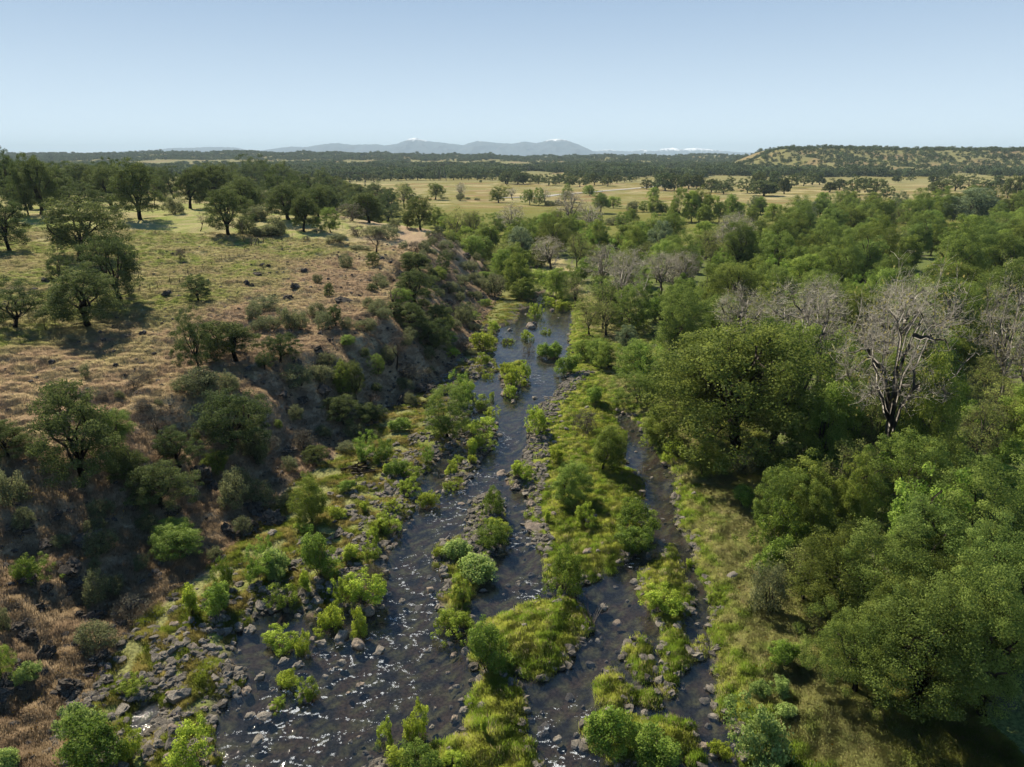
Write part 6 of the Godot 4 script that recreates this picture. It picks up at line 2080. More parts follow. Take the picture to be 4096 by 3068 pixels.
	p("A",13,88.7,-111.9,5.4,2.4,"tallest #a @p twiggy sycamore")
	p("G",11,50.4,-121.5,4.3,1.8,"small #l well @p paired sycamore")
	p("H",5,23.9,-131.0,4.7,2.3,"small #h @u straight white sycamore")
	p("A",38,49.5,-208.8,2.6,1.1,"shortest #a @u olive half bare tree")
	p("A",16,28.2,-43.5,5.3,2.6,"tall #a @u curved trunk oak")
	p("H",6,84.5,-135.3,5.4,2.5,"#h @o dense wood oak and the straight white sycamore")
	p("A",27,58.4,-174.6,4.1,1.7,"tall #a just @d dense wood oak")
	p("H",34,58.4,-216.5,4.4,2.1,"small #h @u olive half bare tree")
	p("A",1,22.4,-223.4,3.7,1.8,"tall #a @p forked trunk tree")
	p("A",0,31.6,-54.9,4.4,1.9,"tall #a @d great bare sycamore")
	p("A",25,49.0,-75.3,4.4,2.0,"third%#a @p twiggy sycamore")
	p("H",7,86.6,-132.4,6.9,2.8,"#h well @d dense wood oak")
	p("A",0,36.9,-102.8,3.7,1.6,"tall #a @o pale willow and the island head tree")
	p("A",10,50.8,-161.0,2.9,1.4,"tall #a @p forked bare sycamore")
	p("G",30,41.9,-207.8,4.6,1.9,"small #l @p glossy tree")
	p("H",29,65.9,-96.9,5.8,3.1,"#h well @p pale willow")
	p("A",25,39.6,-51.8,4.0,2.1,"tall #a @d ivy clad tree")
	p("H",38,57.0,-80.8,5.0,2.6,"#h well @u ivy clad tree")
	p("A",31,26.8,-176.5,5.4,2.6,"tall #a @o slanting sycamore and the glossy tree")
	p("A",19,53.4,-186.7,3.0,1.2,"tall #a @u dense wood oak")
	p("G",39,33.4,-71.1,3.8,2.1,"small #l well @c twiggy sycamore")
	p("A",39,20.5,-47.5,3.6,1.5,"tall #a @d pale edge bush")
	p("A",23,44.4,-170.7,3.7,2.0,"third%#a @c dense wood oak")
	p("G",25,48.3,-182.9,2.9,1.3,"small #l @d olive half bare tree")
	p("G",19,31.1,-123.3,4.3,1.8,"small #l @d paired sycamore")
	p("A",5,39.5,-73.3,4.4,2.3,"third%#a @d twiggy sycamore")
	p("A",8,43.8,-220.7,4.0,1.9,"third%#a @u glossy tree")
	p("G",8,32.8,-208.6,4.5,1.8,"small #l just @u glossy tree")
	p("H",0,32.7,-159.3,4.8,2.3,"small #h @u forked bare sycamore")
	p("A",12,28.8,-204.7,4.7,2.5,"tall #a just @u glossy tree")
	p("H",7,51.4,-72.5,5.5,2.3,"#h @p twiggy sycamore")
	p("A",1,43.8,-147.3,3.2,1.3,"twelfth%#a @p forked bare sycamore")
	p("H",12,28.0,-82.1,6.6,3.0,"#h well @p island head tree")
	p("H",1,40.0,-80.8,4.2,1.9,"small #h @c twiggy sycamore")
	p("G",13,46.8,-80.0,3.7,1.5,"small #l @p twiggy sycamore")
	p("A",30,44.7,-173.2,3.1,1.3,"fourth%#a @c dense wood oak")
	p("G",9,70.9,-117.4,5.2,2.5,"shortest #l @p forked bare sycamore")
	p("A",15,61.7,-219.5,3.7,1.8,"tall #a well @p glossy tree")
	p("H",27,10.1,-199.5,6.5,2.9,"#h @u slanting sycamore")
	p("G",34,52.5,-175.1,3.2,1.5,"small #l just @c dense wood oak")
	p("G",12,63.6,-81.1,5.2,2.8,"#l @o twiggy sycamore and the great leaning oak")
	p("H",5,16.1,-117.3,6.2,2.9,"#h @p upstream pool boulder")
	p("A",19,42.9,-118.8,3.9,1.7,"tall #a well @p straight white sycamore")
	p("A",29,55.1,-94.7,2.5,1.3,"shortest #a @u twiggy sycamore")
	p("A",9,36.8,-69.9,4.7,1.9,"second%#a @d twiggy sycamore")
	p("A",30,24.8,-201.7,4.4,2.2,"tallest #a just @c glossy tree")
	p("A",27,35.1,-138.2,4.6,2.3,"tall #a just @p paired sycamore")
	p("A",1,27.7,-146.4,4.4,2.0,"tall #a just @u paired sycamore")
	p("A",7,34.7,-212.5,5.2,2.2,"tallest #a @u glossy tree")
	p("A",10,59.3,-107.6,3.6,1.8,"tall #a @o twiggy sycamore and the straight white sycamore")
	p("G",9,42.6,-170.4,2.9,1.3,"small #l well @d olive half bare tree")
	p("A",28,61.9,-139.8,5.1,2.6,"fifth%#a @p forked bare sycamore")
	p("A",31,53.9,-179.3,3.6,1.6,"tall #a just @u dense wood oak")
	p("A",30,30.0,-165.8,3.6,1.7,"tall #a @o forked bare sycamore and the creek mouth tree")
	p("H",1,76.3,-132.8,6.1,3.1,"#h well @p paired sycamore")
	p("A",28,72.4,-154.9,3.1,1.6,"tall #a @o dense wood oak and the olive half bare tree")
	p("G",37,30.1,-56.2,3.4,1.8,"small #l @c great bare sycamore")
	p("G",15,40.5,-169.0,4.1,2.0,"small #l well @u paired sycamore")
	p("G",12,42.7,-229.4,6.1,3.0,"#l @u olive half bare tree")
	p("H",18,10.8,-223.8,8.3,4.1,"#h @d white bare sycamore")
	p("G",36,33.4,-192.0,8.4,3.6,"#l @d glossy tree")
	p("A",25,19.2,-183.2,4.1,1.8,"tall #a @o slanting sycamore and the narrows cottonwood")
	p("G",3,25.2,-219.8,8.0,3.3,"#l well @c olive half bare tree")
	p("H",21,38.1,-224.7,5.4,2.2,"#h @u olive half bare tree")
	p("G",0,14.3,-239.3,7.5,3.6,"#l @p grey sparse tree")
func plain_plants() -> void:
	p("O",6,-172.6,-475.0,25.5,15.0,"tallest #g @s lone plain oak")
	p("O",27,-167.5,-504.3,25.3,8.7,"second%#g @s lone plain oak")
	p("O",26,-189.6,-479.1,23.2,9.2,"seventh%#g @s lone plain oak")
	p("O",31,-191.0,-504.8,23.5,9.6,"sixth%#g @s lone plain oak")
	p("O",37,-117.0,-451.0,21.1,8.6,"eighth%#g @s lone plain oak")
	p("O",38,-115.2,-473.0,16.2,8.6,"eleventh%#g @s lone plain oak")
	p("O",35,-131.6,-473.9,19.6,7.2,"tenth%#g @s lone plain oak")
	p("O",18,-97.4,-428.9,13.2,7.4,"tall #g @s lone plain oak")
	p("O",2,-77.6,-368.3,15.4,8.1,"tall #g well @f round plain tree")
	p("O",31,-75.9,-403.7,14.3,7.4,"tallest #g @s half bare hill tree")
	p("O",25,-110.2,-472.2,13.6,6.8,"shortest #g @s lone plain oak")
	p("O",31,-184.3,-539.1,24.1,10.3,"fourth%#g @s lone plain oak")
	p("O",32,-173.0,-538.1,24.1,9.2,"fifth%#g @s lone plain oak")
	p("O",37,-161.5,-536.3,20.2,8.7,"ninth%#g @s lone plain oak")
	p("O",39,-190.4,-538.1,25.0,9.2,"third%#g @s lone plain oak")
	p("O",31,-66.0,-370.6,10.1,5.0,"crooked oak on the brow of the hill")
	p("S",14,-66.1,-337.7,5.1,3.8,"tall #r well @f half bare hill tree")
	p("S",3,-100.5,-375.2,1.9,1.3,"#r @s half bare hill tree")
	p("H",33,-58.8,-396.0,14.4,5.8,"grey half bare tree on the skyline of the hill")
	p("G",1,-29.6,-286.4,7.2,4.2,"bright green tree behind the hill brow")
	p("G",27,-92.4,-366.8,7.4,3.5,"#l @s half bare hill tree")
	p("O",36,-54.8,-318.8,7.0,5.8,"shortest #g @f half bare hill tree")
	p("Y",20,-0.8,-247.7,12.9,4.9,"white bare sycamore @f plain")
	p("Y",35,22.0,-274.7,15.7,6.2,"tall bare sycamore with bright white limbs")
	p("Y",4,27.0,-258.2,12.0,4.9,"grey twiggy bare sycamore")
	p("W",17,52.0,-262.3,5.4,3.6,"#w @h bright limbed sycamore")
	p("S",26,42.9,-302.2,3.3,5.2,"dull low wide bush at the meadow edge")
	p("G",30,9.7,-274.6,6.1,3.1,"tallest #l @s bright limbed sycamore")
	p("G",7,8.7,-274.6,5.6,2.6,"shortest #l @s bright limbed sycamore")
	p("W",31,43.6,-360.7,13.1,5.9,"tall #w well @b bright limbed sycamore")
	p("G",39,54.8,-516.0,7.9,4.4,"#l well @b round plain tree")
	p("G",22,55.7,-397.5,7.6,4.1,"#l well @h half bare hill tree")
	p("S",28,61.0,-369.0,6.7,3.5,"tall #r well @b bright limbed sycamore")
	p("G",27,88.8,-459.0,10.0,3.9,"#l well @s shade casting plain oak")
	p("G",1,68.7,-349.9,7.7,4.2,"tallest #l @b bright limbed sycamore")
	p("G",10,73.0,-350.3,6.4,2.7,"fourth%#l @b bright limbed sycamore")
	p("G",18,71.7,-311.8,13.7,3.5,"tall #l well @b olive half bare tree")
	p("G",12,77.1,-310.0,15.6,4.5,"tall #l well @s silvery poplar")
	p("W",30,80.3,-310.0,14.2,4.0,"tall #w well @h bright limbed sycamore")
	p("G",22,85.6,-311.9,13.7,4.0,"tallest #l @h bright limbed sycamore")
	p("W",28,89.9,-313.6,10.4,3.0,"#w well @h bright limbed sycamore")
	p("G",14,96.9,-319.0,12.3,3.0,"second%#l @h bright limbed sycamore")
	p("G",32,100.3,-317.7,9.3,3.3,"third%#l @h bright limbed sycamore")
	p("G",14,120.3,-351.4,9.0,3.9,"#l @o silvery poplar and the round plain tree")
	p("P",37,118.1,-351.9,8.4,3.6,"pale silvery green tree well @s silvery poplar")
	p("W",21,10.4,-423.0,10.4,4.0,"#w @f round plain tree")
	p("G",38,15.4,-420.5,9.5,3.2,"#l @f round plain tree")
	p("Y",29,19.2,-425.9,9.3,3.6,"#s @h round plain tree")
	p("W",8,32.5,-449.4,9.8,4.2,"#w @h round plain tree")
	p("S",18,21.7,-418.1,3.5,3.6,"tallest #r @h round plain tree")
	p("S",24,25.9,-417.2,3.5,3.2,"shortest #r @h round plain tree")
	p("G",26,67.9,-306.9,7.9,2.6,"fourth%#l @h bright limbed sycamore")
	p("G",23,67.6,-370.2,5.4,3.2,"#l well @f round plain tree")
	p("P",30,191.0,-302.1,14.9,12.5,"large silvery pale poplar in the wood")
	p("W",10,-49.7,-472.0,12.4,6.0,"lone spreading oak on the yellow plain")
	p("S",39,-32.9,-461.6,5.2,3.5,"dark bush under a bare tree on the plain")
	p("Y",13,-34.1,-489.9,11.1,4.8,"bare tree on the plain")
	p("W",18,-8.2,-447.2,10.1,5.7,"dense round tree at the ditch on the plain")
	p("Y",5,0.2,-476.2,8.2,3.7,"#s @b round plain tree")
	p("F",30,-32.9,-769.2,3.3,1.6,"tiny lone bush on the far plain")
	p("S",8,-45.0,-481.4,1.6,2.9,"shortest #r just @b lone plain oak")
	p("S",11,-29.2,-477.9,1.6,2.0,"#r just @h lone plain oak")
	p("S",12,-22.9,-467.1,1.5,2.4,"#r @b round plain tree")
	p("S",10,-62.8,-486.2,1.6,2.1,"tallest #r just @b lone plain oak")
	p("F",38,-6.0,-747.9,13.0,10.9,"ditch end oak standing on the yellow plain")
	p("F",31,5.3,-729.2,11.5,7.8,"tall dark oak just @f ditch end oak")
	p("F",6,11.5,-735.0,12.5,5.0,"second%dark oak just @h ditch end oak")
	p("F",26,-109.1,-850.4,12.1,9.1,"belt edge oak standing on the yellow plain")
	p("F",31,-94.7,-850.5,8.4,6.6,"dark oak just @h belt edge oak")
	p("F",19,-122.0,-850.0,8.3,9.1,"shortest dark oak just @s belt edge oak")
	p("F",15,-137.3,-829.3,10.1,8.9,"tallest dark oak just @s belt edge oak")
	p("F",13,-131.3,-845.3,6.9,5.8,"dark oak @b hidden belt oak")
	p("F",35,-150.5,-802.0,8.2,8.6,"dark oak @f belt edge oak")
	p("F",3,-160.0,-802.0,8.9,7.0,"tallest dark oak just @h hidden belt oak")
	p("F",1,-170.3,-805.9,7.3,6.3,"hidden belt oak standing on the yellow plain")
	p("F",22,-68.2,-861.1,8.8,8.4,"second%dark oak @h belt edge oak")
	p("F",16,-59.3,-860.0,9.5,6.7,"tallest dark oak @h belt edge oak")
	p("F",22,-50.6,-859.5,8.3,6.7,"dark oak @h hidden belt oak")
	p("F",10,-40.4,-859.8,7.7,6.7,"shortest dark oak @h belt edge oak")
	p("F",11,-31.7,-860.8,8.3,7.5,"third%dark oak @h belt edge oak")
	p("F",32,-22.5,-845.4,7.7,5.8,"fourth%dark oak @h belt edge oak")
	p("F",2,-179.4,-809.8,8.0,7.1,"tallest dark oak just @s hidden belt oak")
	p("F",4,-187.6,-809.8,8.0,6.3,"shortest dark oak just @s hidden belt oak")
	p("F",21,-145.6,-836.9,7.2,5.7,"dark oak @s belt edge oak")
	p("F",27,-4.6,-748.0,13.0,8.8,"tallest dark oak just @h ditch end oak")
	p("F",7,6.7,-735.5,11.8,7.2,"third%dark oak just @h ditch end oak")
	p("F",39,11.0,-735.0,9.9,4.3,"fifth%dark oak just @h ditch end oak")
	p("F",14,26.5,-733.1,10.0,5.7,"dark oak @b twin crowned plain oak")
	p("F",7,34.8,-699.6,9.8,7.5,"twin crowned plain oak standing on the yellow plain")
	p("F",35,42.5,-718.9,9.3,4.2,"dark oak just @b twin crowned plain oak")
	p("F",14,53.4,-678.5,11.7,7.3,"tall dark oak just @f twin crowned plain oak")
	p("F",31,62.2,-673.7,12.2,7.2,"tall dark oak @f ditch end oak")
	p("F",16,69.7,-691.7,11.1,4.0,"tall dark oak @h ditch end oak")
	p("F",21,80.3,-713.1,11.7,6.3,"tall dark oak just @b dead limbed plain oak")
	p("F",22,89.2,-683.6,11.3,6.0,"dead limbed plain oak standing on the yellow plain")
	p("F",2,88.6,-717.1,10.3,4.2,"dark oak @b dead limbed plain oak")
	p("F",35,115.4,-626.5,8.6,5.5,"dark oak @f dead limbed plain oak")
	p("F",17,120.3,-608.1,12.2,5.3,"tall dark oak just @b widest plain oak")
	p("F",9,124.5,-593.5,13.8,8.1,"widest plain oak standing on the yellow plain")
	p("F",32,133.1,-600.6,13.6,7.0,"tall dark oak just @h widest plain oak")
	p("F",38,145.8,-629.1,13.0,6.8,"second%dark oak @b widest plain oak")
	p("F",6,153.4,-634.2,13.3,8.1,"tallest dark oak @b widest plain oak")
	p("F",3,159.4,-632.4,12.7,6.2,"shortest dark oak @b widest plain oak")
	p("F",28,166.5,-647.8,10.2,5.1,"dark oak @h dead limbed plain oak")
	p("F",29,154.9,-567.8,10.4,6.1,"dark oak just @b low crowned plain oak")
	p("F",7,157.7,-543.6,8.9,6.4,"low crowned plain oak standing on the yellow plain")
	p("F",6,161.7,-576.5,10.4,5.1,"dark oak @b low crowned plain oak")
	p("F",39,177.5,-600.5,10.6,5.3,"dark oak @h widest plain oak")
	p("F",39,180.8,-561.0,10.9,6.6,"dark oak @s ragged plain oak")
	p("F",6,179.0,-517.8,11.4,9.6,"shade casting plain oak standing on the yellow plain")
	p("F",35,205.9,-616.9,13.3,6.6,"tall dark oak @h widest plain oak")
	p("F",2,211.5,-596.8,12.9,5.8,"tall dark oak @h low crowned plain oak")
	p("F",32,18.3,-750.4,10.1,5.9,"fourth%dark oak just @h ditch end oak")
	p("F",6,23.5,-754.7,9.5,4.4,"shortest dark oak just @h ditch end oak")
	p("F",10,49.1,-755.8,10.8,5.9,"dark oak @h ditch end oak")
	p("F",7,54.2,-736.9,11.9,6.5,"tall dark oak @b twin crowned plain oak")
	p("F",13,108.5,-758.6,8.8,5.9,"dark oak @f belt gap oak")
	p("F",23,121.0,-790.7,8.5,6.2,"belt gap oak standing on the yellow plain")
	p("F",10,132.2,-809.8,8.7,6.3,"dark oak just @b belt gap oak")
	p("F",18,179.4,-519.9,11.2,9.7,"tall dark oak just @b shade casting plain oak")
	p("F",28,203.3,-545.2,13.8,5.9,"ragged plain oak standing on the yellow plain")
	p("F",32,248.1,-649.5,12.2,6.3,"tall dark oak @o ragged plain oak and the open limbed plain oak")
	p("F",31,275.0,-691.2,13.0,7.4,"tall dark oak well @s paired far oak")
	p("F",6,297.2,-725.8,11.0,7.1,"tall dark oak @o paired far oak and the dead limbed plain oak")
	p("F",9,304.3,-725.1,11.7,6.4,"tall dark oak @o paired far oak and the open limbed plain oak")
	p("F",23,244.0,-475.8,8.2,4.2,"small ball oak standing on the yellow plain")
	p("F",21,295.9,-509.8,11.1,7.5,"open limbed plain oak standing on the yellow plain")
	p("F",8,266.7,-535.4,11.6,8.9,"tall dark oak @s open limbed plain oak")
	p("F",7,251.8,-538.7,12.6,7.4,"tall dark oak @h ragged plain oak")
	p("F",12,250.5,-576.4,9.3,6.8,"dark oak @h ragged plain oak")
	p("F",28,416.5,-798.2,7.6,4.7,"paired far oak standing on the yellow plain")
	p("F",26,415.9,-790.7,7.8,3.9,"dark oak just @f paired far oak")
	p("F",0,359.2,-592.5,12.8,7.5,"tall dark oak well @b open limbed plain oak")
	p("F",15,345.2,-539.8,10.7,8.5,"dark oak @b edge cut plain oak")
	p("F",30,330.9,-486.8,15.8,5.7,"edge cut plain oak standing on the yellow plain")
	p("F",21,336.5,-481.6,16.1,5.2,"tall dark oak just @h edge cut plain oak")
	p("F",18,391.9,-594.8,8.6,7.6,"dark oak well @b edge cut plain oak")
	p("F",32,297.9,-618.4,10.0,7.3,"dark oak well @b open limbed plain oak")
	p("F",10,275.3,-614.7,9.9,7.2,"dark oak well @h ragged plain oak")
	p("F",5,221.6,-661.1,14.2,7.7,"tall dark oak @o ragged plain oak and the dead limbed plain oak")
	p("F",17,258.7,-721.4,12.3,7.7,"tall dark oak well @h belt gap oak")
	p("F",23,450.0,-829.2,5.9,4.8,"dark oak @h paired far oak")
	p("F",26,431.9,-752.8,10.8,6.6,"tallest dark oak @f paired far oak")
	p("F",23,425.4,-719.8,10.3,6.3,"shortest dark oak @f paired far oak")
	p("F",15,416.1,-666.9,10.8,7.8,"dark oak well @f paired far oak")
	p("F",9,479.1,-721.6,9.0,7.0,"dark oak @o paired far oak and the edge cut plain oak")
	p("O",33,-104.2,-331.4,12.6,5.9,"tall #g well @f half bare hill tree")
	p("O",26,-69.8,-358.9,9.1,5.1,"#g @f half bare hill tree")
	p("O",14,-151.3,-406.7,13.1,4.6,"third%#g @s half bare hill tree")
	p("O",8,-93.3,-415.9,10.3,5.9,"#g @s half bare hill tree")
	p("O",27,-57.7,-347.3,13.0,4.9,"tall #g well @s bright limbed sycamore")
	p("O",26,-65.4,-328.5,10.5,5.9,"second%#g @f half bare hill tree")
	p("O",26,-94.6,-333.1,9.5,5.1,"third%#g @f half bare hill tree")
	p("O",29,-99.7,-419.8,13.4,5.1,"second%#g @s half bare hill tree")
	p("O",33,-158.7,-410.6,11.2,4.9,"fifth%#g @s half bare hill tree")
	p("O",23,-103.0,-341.0,10.6,5.5,"tallest #g @f half bare hill tree")
	p("O",1,-126.6,-365.9,10.3,5.9,"sixth%#g @s half bare hill tree")
	p("O",28,-70.0,-414.4,11.3,5.2,"tallest #g @b half bare hill tree")
	p("O",9,-114.0,-347.5,12.3,4.7,"tall #g well @b black stemmed oak")
	p("O",0,-72.0,-332.9,10.7,5.1,"#g well @b grey sparse tree")
	p("O",33,-81.1,-410.9,11.7,4.8,"fourth%#g @s half bare hill tree")
	p("O",4,-59.3,-292.1,13.0,5.3,"tall #g well @b grey sparse tree")
	p("O",5,-135.0,-371.1,9.1,5.6,"shortest #g @s half bare hill tree")
	p("O",21,-58.7,-415.0,12.2,4.5,"tall #g @s round plain tree")
	p("W",20,172.4,-304.4,9.9,4.1,"#w @o silvery poplar and the dense wood oak")
	p("G",25,156.0,-320.4,8.6,3.5,"eighth%#l @s silvery poplar")
	p("G",10,156.5,-313.4,9.3,3.7,"fifth%#l @s silvery poplar")
	p("W",27,258.1,-368.6,13.0,5.4,"eighth%#w @h silvery poplar")
	p("W",3,162.9,-354.6,13.3,5.6,"tall #w @o silvery poplar and the shade casting plain oak")
	p("G",25,171.3,-367.7,6.7,2.7,"shortest #l @b silvery poplar")
	p("W",2,308.3,-379.4,10.2,4.3,"#w well @f edge cut plain oak")
	p("G",9,179.8,-315.1,9.1,3.6,"fifth%#l @b silvery poplar")
	p("W",36,193.5,-250.6,9.6,4.0,"shortest #w @f silvery poplar")
	p("W",3,124.1,-279.8,9.1,3.8,"shortest #w @s silvery poplar")
	p("W",33,148.0,-315.4,9.7,4.1,"seventh%#w @s silvery poplar")
	p("W",18,212.9,-294.5,12.4,5.2,"tenth%#w @h silvery poplar")
	p("W",26,220.5,-306.3,13.1,5.5,"seventh%#w @h silvery poplar")
	p("W",25,230.9,-329.9,13.5,5.7,"fifth%#w @h silvery poplar")
	p("W",35,169.7,-341.8,12.0,5.0,"tall #w @b silvery poplar")
	p("W",19,201.6,-324.0,9.0,3.8,"#w @o silvery poplar and the bright limbed sycamore")
	p("W",20,192.9,-283.9,9.5,4.0,"#w @f silvery poplar")
	p("G",22,156.9,-245.7,10.3,4.1,"second%#l @f silvery poplar")
	p("W",0,244.5,-309.5,9.1,3.8,"sixteenth%#w @h silvery poplar")
	p("W",17,132.4,-260.7,13.2,5.6,"second%#w @s silvery poplar")
	p("G",33,163.2,-240.3,9.4,3.8,"fourth%#l @f silvery poplar")
	p("W",39,152.5,-330.1,11.4,4.8,"tall #w @o silvery poplar and the small ball oak")
	p("G",9,141.3,-288.6,8.6,3.4,"ninth%#l @s silvery poplar")
	p("G",25,150.3,-297.5,8.2,3.3,"eleventh%#l @s silvery poplar")
	p("W",28,129.6,-282.7,9.7,4.1,"eighth%#w @s silvery poplar")
	p("W",13,135.9,-307.3,10.7,4.5,"sixth%#w @s silvery poplar")
	p("G",34,199.4,-375.3,7.3,2.9,"seventh%#l @b silvery poplar")
	p("G",39,125.4,-314.5,7.6,3.0,"thirteenth%#l @s silvery poplar")
	p("G",39,171.5,-245.5,8.0,3.2,"ninth%#l @f silvery poplar")
	p("W",28,194.2,-262.0,13.4,5.6,"tall #w @f silvery poplar")
	p("G",22,150.3,-255.9,9.0,3.6,"sixth%#l @f silvery poplar")
	p("P",25,220.1,-273.4,10.1,4.3,"pale silvery green tree @h silvery poplar")
	p("G",12,116.1,-320.6,8.9,3.6,"#l @o bright limbed sycamore and the olive half bare tree")
	p("G",19,107.0,-281.5,6.9,2.8,"#l @o silvery poplar and the olive half bare tree")
	p("H",5,101.5,-259.0,9.8,3.9,"#h well @b olive half bare tree")
	p("G",2,185.0,-264.9,9.4,3.8,"fifth%#l @f silvery poplar")
	p("G",34,201.1,-283.2,8.9,3.6,"#l @o olive half bare tree and the bright limbed sycamore")
	p("G",21,153.1,-309.2,10.2,4.1,"second%#l @s silvery poplar")
	p("W",24,206.8,-314.9,13.7,5.8,"fourth%#w @h silvery poplar")
	p("G",8,183.7,-274.6,7.1,2.8,"thirteenth%#l @f silvery poplar")
	p("G",33,115.3,-291.8,8.3,3.3,"tenth%#l @s silvery poplar")
	p("H",34,145.4,-273.2,9.7,3.9,"#h well @s silvery poplar")
	p("G",18,166.7,-307.2,9.2,3.7,"sixth%#l @s silvery poplar")
	p("G",13,197.1,-314.2,8.3,3.3,"#l just @b silvery poplar")
	p("W",5,288.7,-359.2,10.5,4.4,"thirteenth%#w @h silvery poplar")
	p("G",32,139.1,-315.6,6.9,2.8,"shortest #l @s silvery poplar")
	p("G",35,80.3,-297.8,9.6,3.8,"#l @o white bare sycamore and the olive half bare tree")
	p("G",19,203.1,-336.7,10.4,4.2,"second%#l @b silvery poplar")
	p("W",33,287.6,-372.1,12.5,5.3,"shortest #w @f small ball oak")
	p("G",21,221.1,-379.8,9.8,3.9,"third%#l @b silvery poplar")
	p("W",10,218.0,-356.0,11.8,5.0,"tall #w well @f shade casting plain oak")
	p("G",1,174.7,-372.1,9.3,3.7,"fourth%#l @b silvery poplar")
	p("G",1,170.7,-291.5,8.9,3.6,"seventh%#l @s silvery poplar")
	p("W",34,228.7,-353.9,9.7,4.1,"shortest #w @b silvery poplar")
	p("W",37,236.7,-362.1,10.6,4.4,"second%#w @b silvery poplar")
	p("W",16,283.9,-348.4,11.7,4.9,"twelfth%#w @h silvery poplar")
	p("G",15,136.5,-298.6,9.9,4.0,"third%#l @s silvery poplar")
	p("W",19,222.6,-284.5,13.0,5.4,"tall #w well @f small ball oak")
	p("W",27,138.0,-282.2,12.0,5.0,"fourth%#w @s silvery poplar")
	p("W",32,179.0,-304.8,13.5,5.7,"tall #w just @s silvery poplar")
	p("G",7,232.0,-289.1,10.5,4.2,"#l @o small ball oak and the olive half bare tree")
	p("G",3,108.3,-250.0,7.2,2.9,"#l well @b dense wood oak")
	p("G",23,111.3,-254.3,7.5,3.0,"#l well @s silvery poplar")
	p("G",16,101.6,-305.8,6.6,2.6,"seventh%#l @h bright limbed sycamore")
	p("W",32,95.1,-242.5,13.4,5.6,"tall #w well @b olive half bare tree")
	p("W",22,125.6,-251.8,11.7,4.9,"tall #w well @b dense wood oak")
	p("G",7,179.4,-258.3,9.5,3.8,"third%#l @f silvery poplar")
	p("W",3,237.8,-328.4,9.3,3.9,"fifteenth%#w @h silvery poplar")
	p("P",7,109.5,-273.3,11.1,4.7,"tall pale silvery green tree well @s silvery poplar")
	p("G",28,274.0,-342.8,8.0,3.2,"second%#l @h silvery poplar")
	p("G",19,145.0,-248.8,10.5,4.2,"tallest #l @f silvery poplar")
	p("G",36,195.3,-348.7,7.9,3.2,"sixth%#l @b silvery poplar")
	p("G",0,168.2,-321.0,10.4,4.2,"tallest #l @s silvery poplar")
	p("W",29,237.6,-377.6,13.5,5.7,"tallest #w @b silvery poplar")
	p("H",21,233.0,-365.3,8.4,3.4,"#h well @b silvery poplar")
	p("G",15,181.9,-268.5,8.5,3.4,"seventh%#l @f silvery poplar")
	p("W",37,138.6,-272.7,11.3,4.7,"fifth%#w @s silvery poplar")
	p("G",36,120.9,-298.0,8.2,3.3,"twelfth%#l @s silvery poplar")
	p("G",34,156.8,-263.8,6.8,2.7,"fourteenth%#l @f silvery poplar")
	p("W",38,152.4,-267.2,14.2,6.0,"tallest #w @s silvery poplar")
	p("Y",14,227.2,-317.3,13.9,6.0,"tall #s @h silvery poplar")
	p("W",22,114.5,-243.6,13.5,5.7,"tall #w well @h olive half bare tree")
	p("G",19,159.9,-376.7,10.4,4.2,"tallest #l @b silvery poplar")
	p("W",18,231.3,-308.4,14.5,6.1,"tallest #w @h silvery poplar")
	p("W",36,218.6,-317.2,12.3,5.1,"tall #w @o silvery poplar and the edge cut plain oak")
	p("G",8,205.8,-264.5,7.3,2.9,"eleventh%#l @f silvery poplar")
	p("G",24,203.9,-270.6,6.6,2.6,"shortest #l @f silvery poplar")
	p("P",33,231.4,-359.8,11.7,4.9,"tall pale silvery green tree well @b silvery poplar")
	p("G",15,49.8,-297.2,7.7,3.1,"fifth%#l @h bright limbed sycamore")
	p("W",6,278.5,-359.8,14.5,6.1,"second%#w @h silvery poplar")
	p("G",20,172.0,-326.8,6.8,2.7,"#l well @f small ball oak")
	p("W",33,128.1,-310.2,10.7,4.5,"#w @o silvery poplar and the white bare sycamore")
	p("W",37,120.5,-244.6,9.6,4.0,"#w well @h olive half bare tree")
	p("G",12,146.7,-303.0,9.4,3.8,"fourth%#l @s silvery poplar")
	p("W",23,273.6,-336.1,14.0,5.9,"third%#w @h silvery poplar")
	p("G",29,233.5,-343.4,6.9,2.7,"third%#l @h silvery poplar")
	p("W",6,289.5,-365.6,9.7,4.1,"fourteenth%#w @h silvery poplar")
	p("W",9,206.5,-292.1,9.6,4.0,"#w @h silvery poplar")
	p("G",27,189.0,-244.3,8.3,3.3,"eighth%#l @f silvery poplar")
	p("G",26,192.0,-255.8,8.0,3.2,"tenth%#l @f silvery poplar")
	p("G",5,174.0,-250.3,7.2,2.9,"twelfth%#l @f silvery poplar")
	p("P",5,191.7,-359.8,10.0,4.2,"pale silvery green tree well @b silvery poplar")
	p("W",3,266.1,-377.1,13.6,5.7,"tallest #w @f small ball oak")
	p("G",27,237.6,-303.3,8.8,3.5,"tallest #l @h silvery poplar")
	p("W",8,258.3,-328.1,12.2,5.1,"eleventh%#w @h silvery poplar")
	p("G",30,99.0,-254.2,8.0,3.2,"#l well @b olive half bare tree")
	p("W",13,202.3,-356.5,9.9,4.2,"#w well @f shade casting plain oak")
	p("W",28,179.9,-247.4,10.4,4.4,"tallest #w @f silvery poplar")
	p("W",4,270.0,-349.4,9.1,3.8,"shortest #w @h silvery poplar")
	p("W",23,247.0,-301.9,13.4,5.6,"sixth%#w @h silvery poplar")
	p("W",33,173.6,-310.6,12.0,5.1,"third%#w @s silvery poplar")
	p("G",25,271.9,-359.9,6.6,2.6,"shortest #l @h silvery poplar")
	p("W",37,139.8,-327.8,11.8,4.9,"tall #w @o silvery poplar and the white bare sycamore")
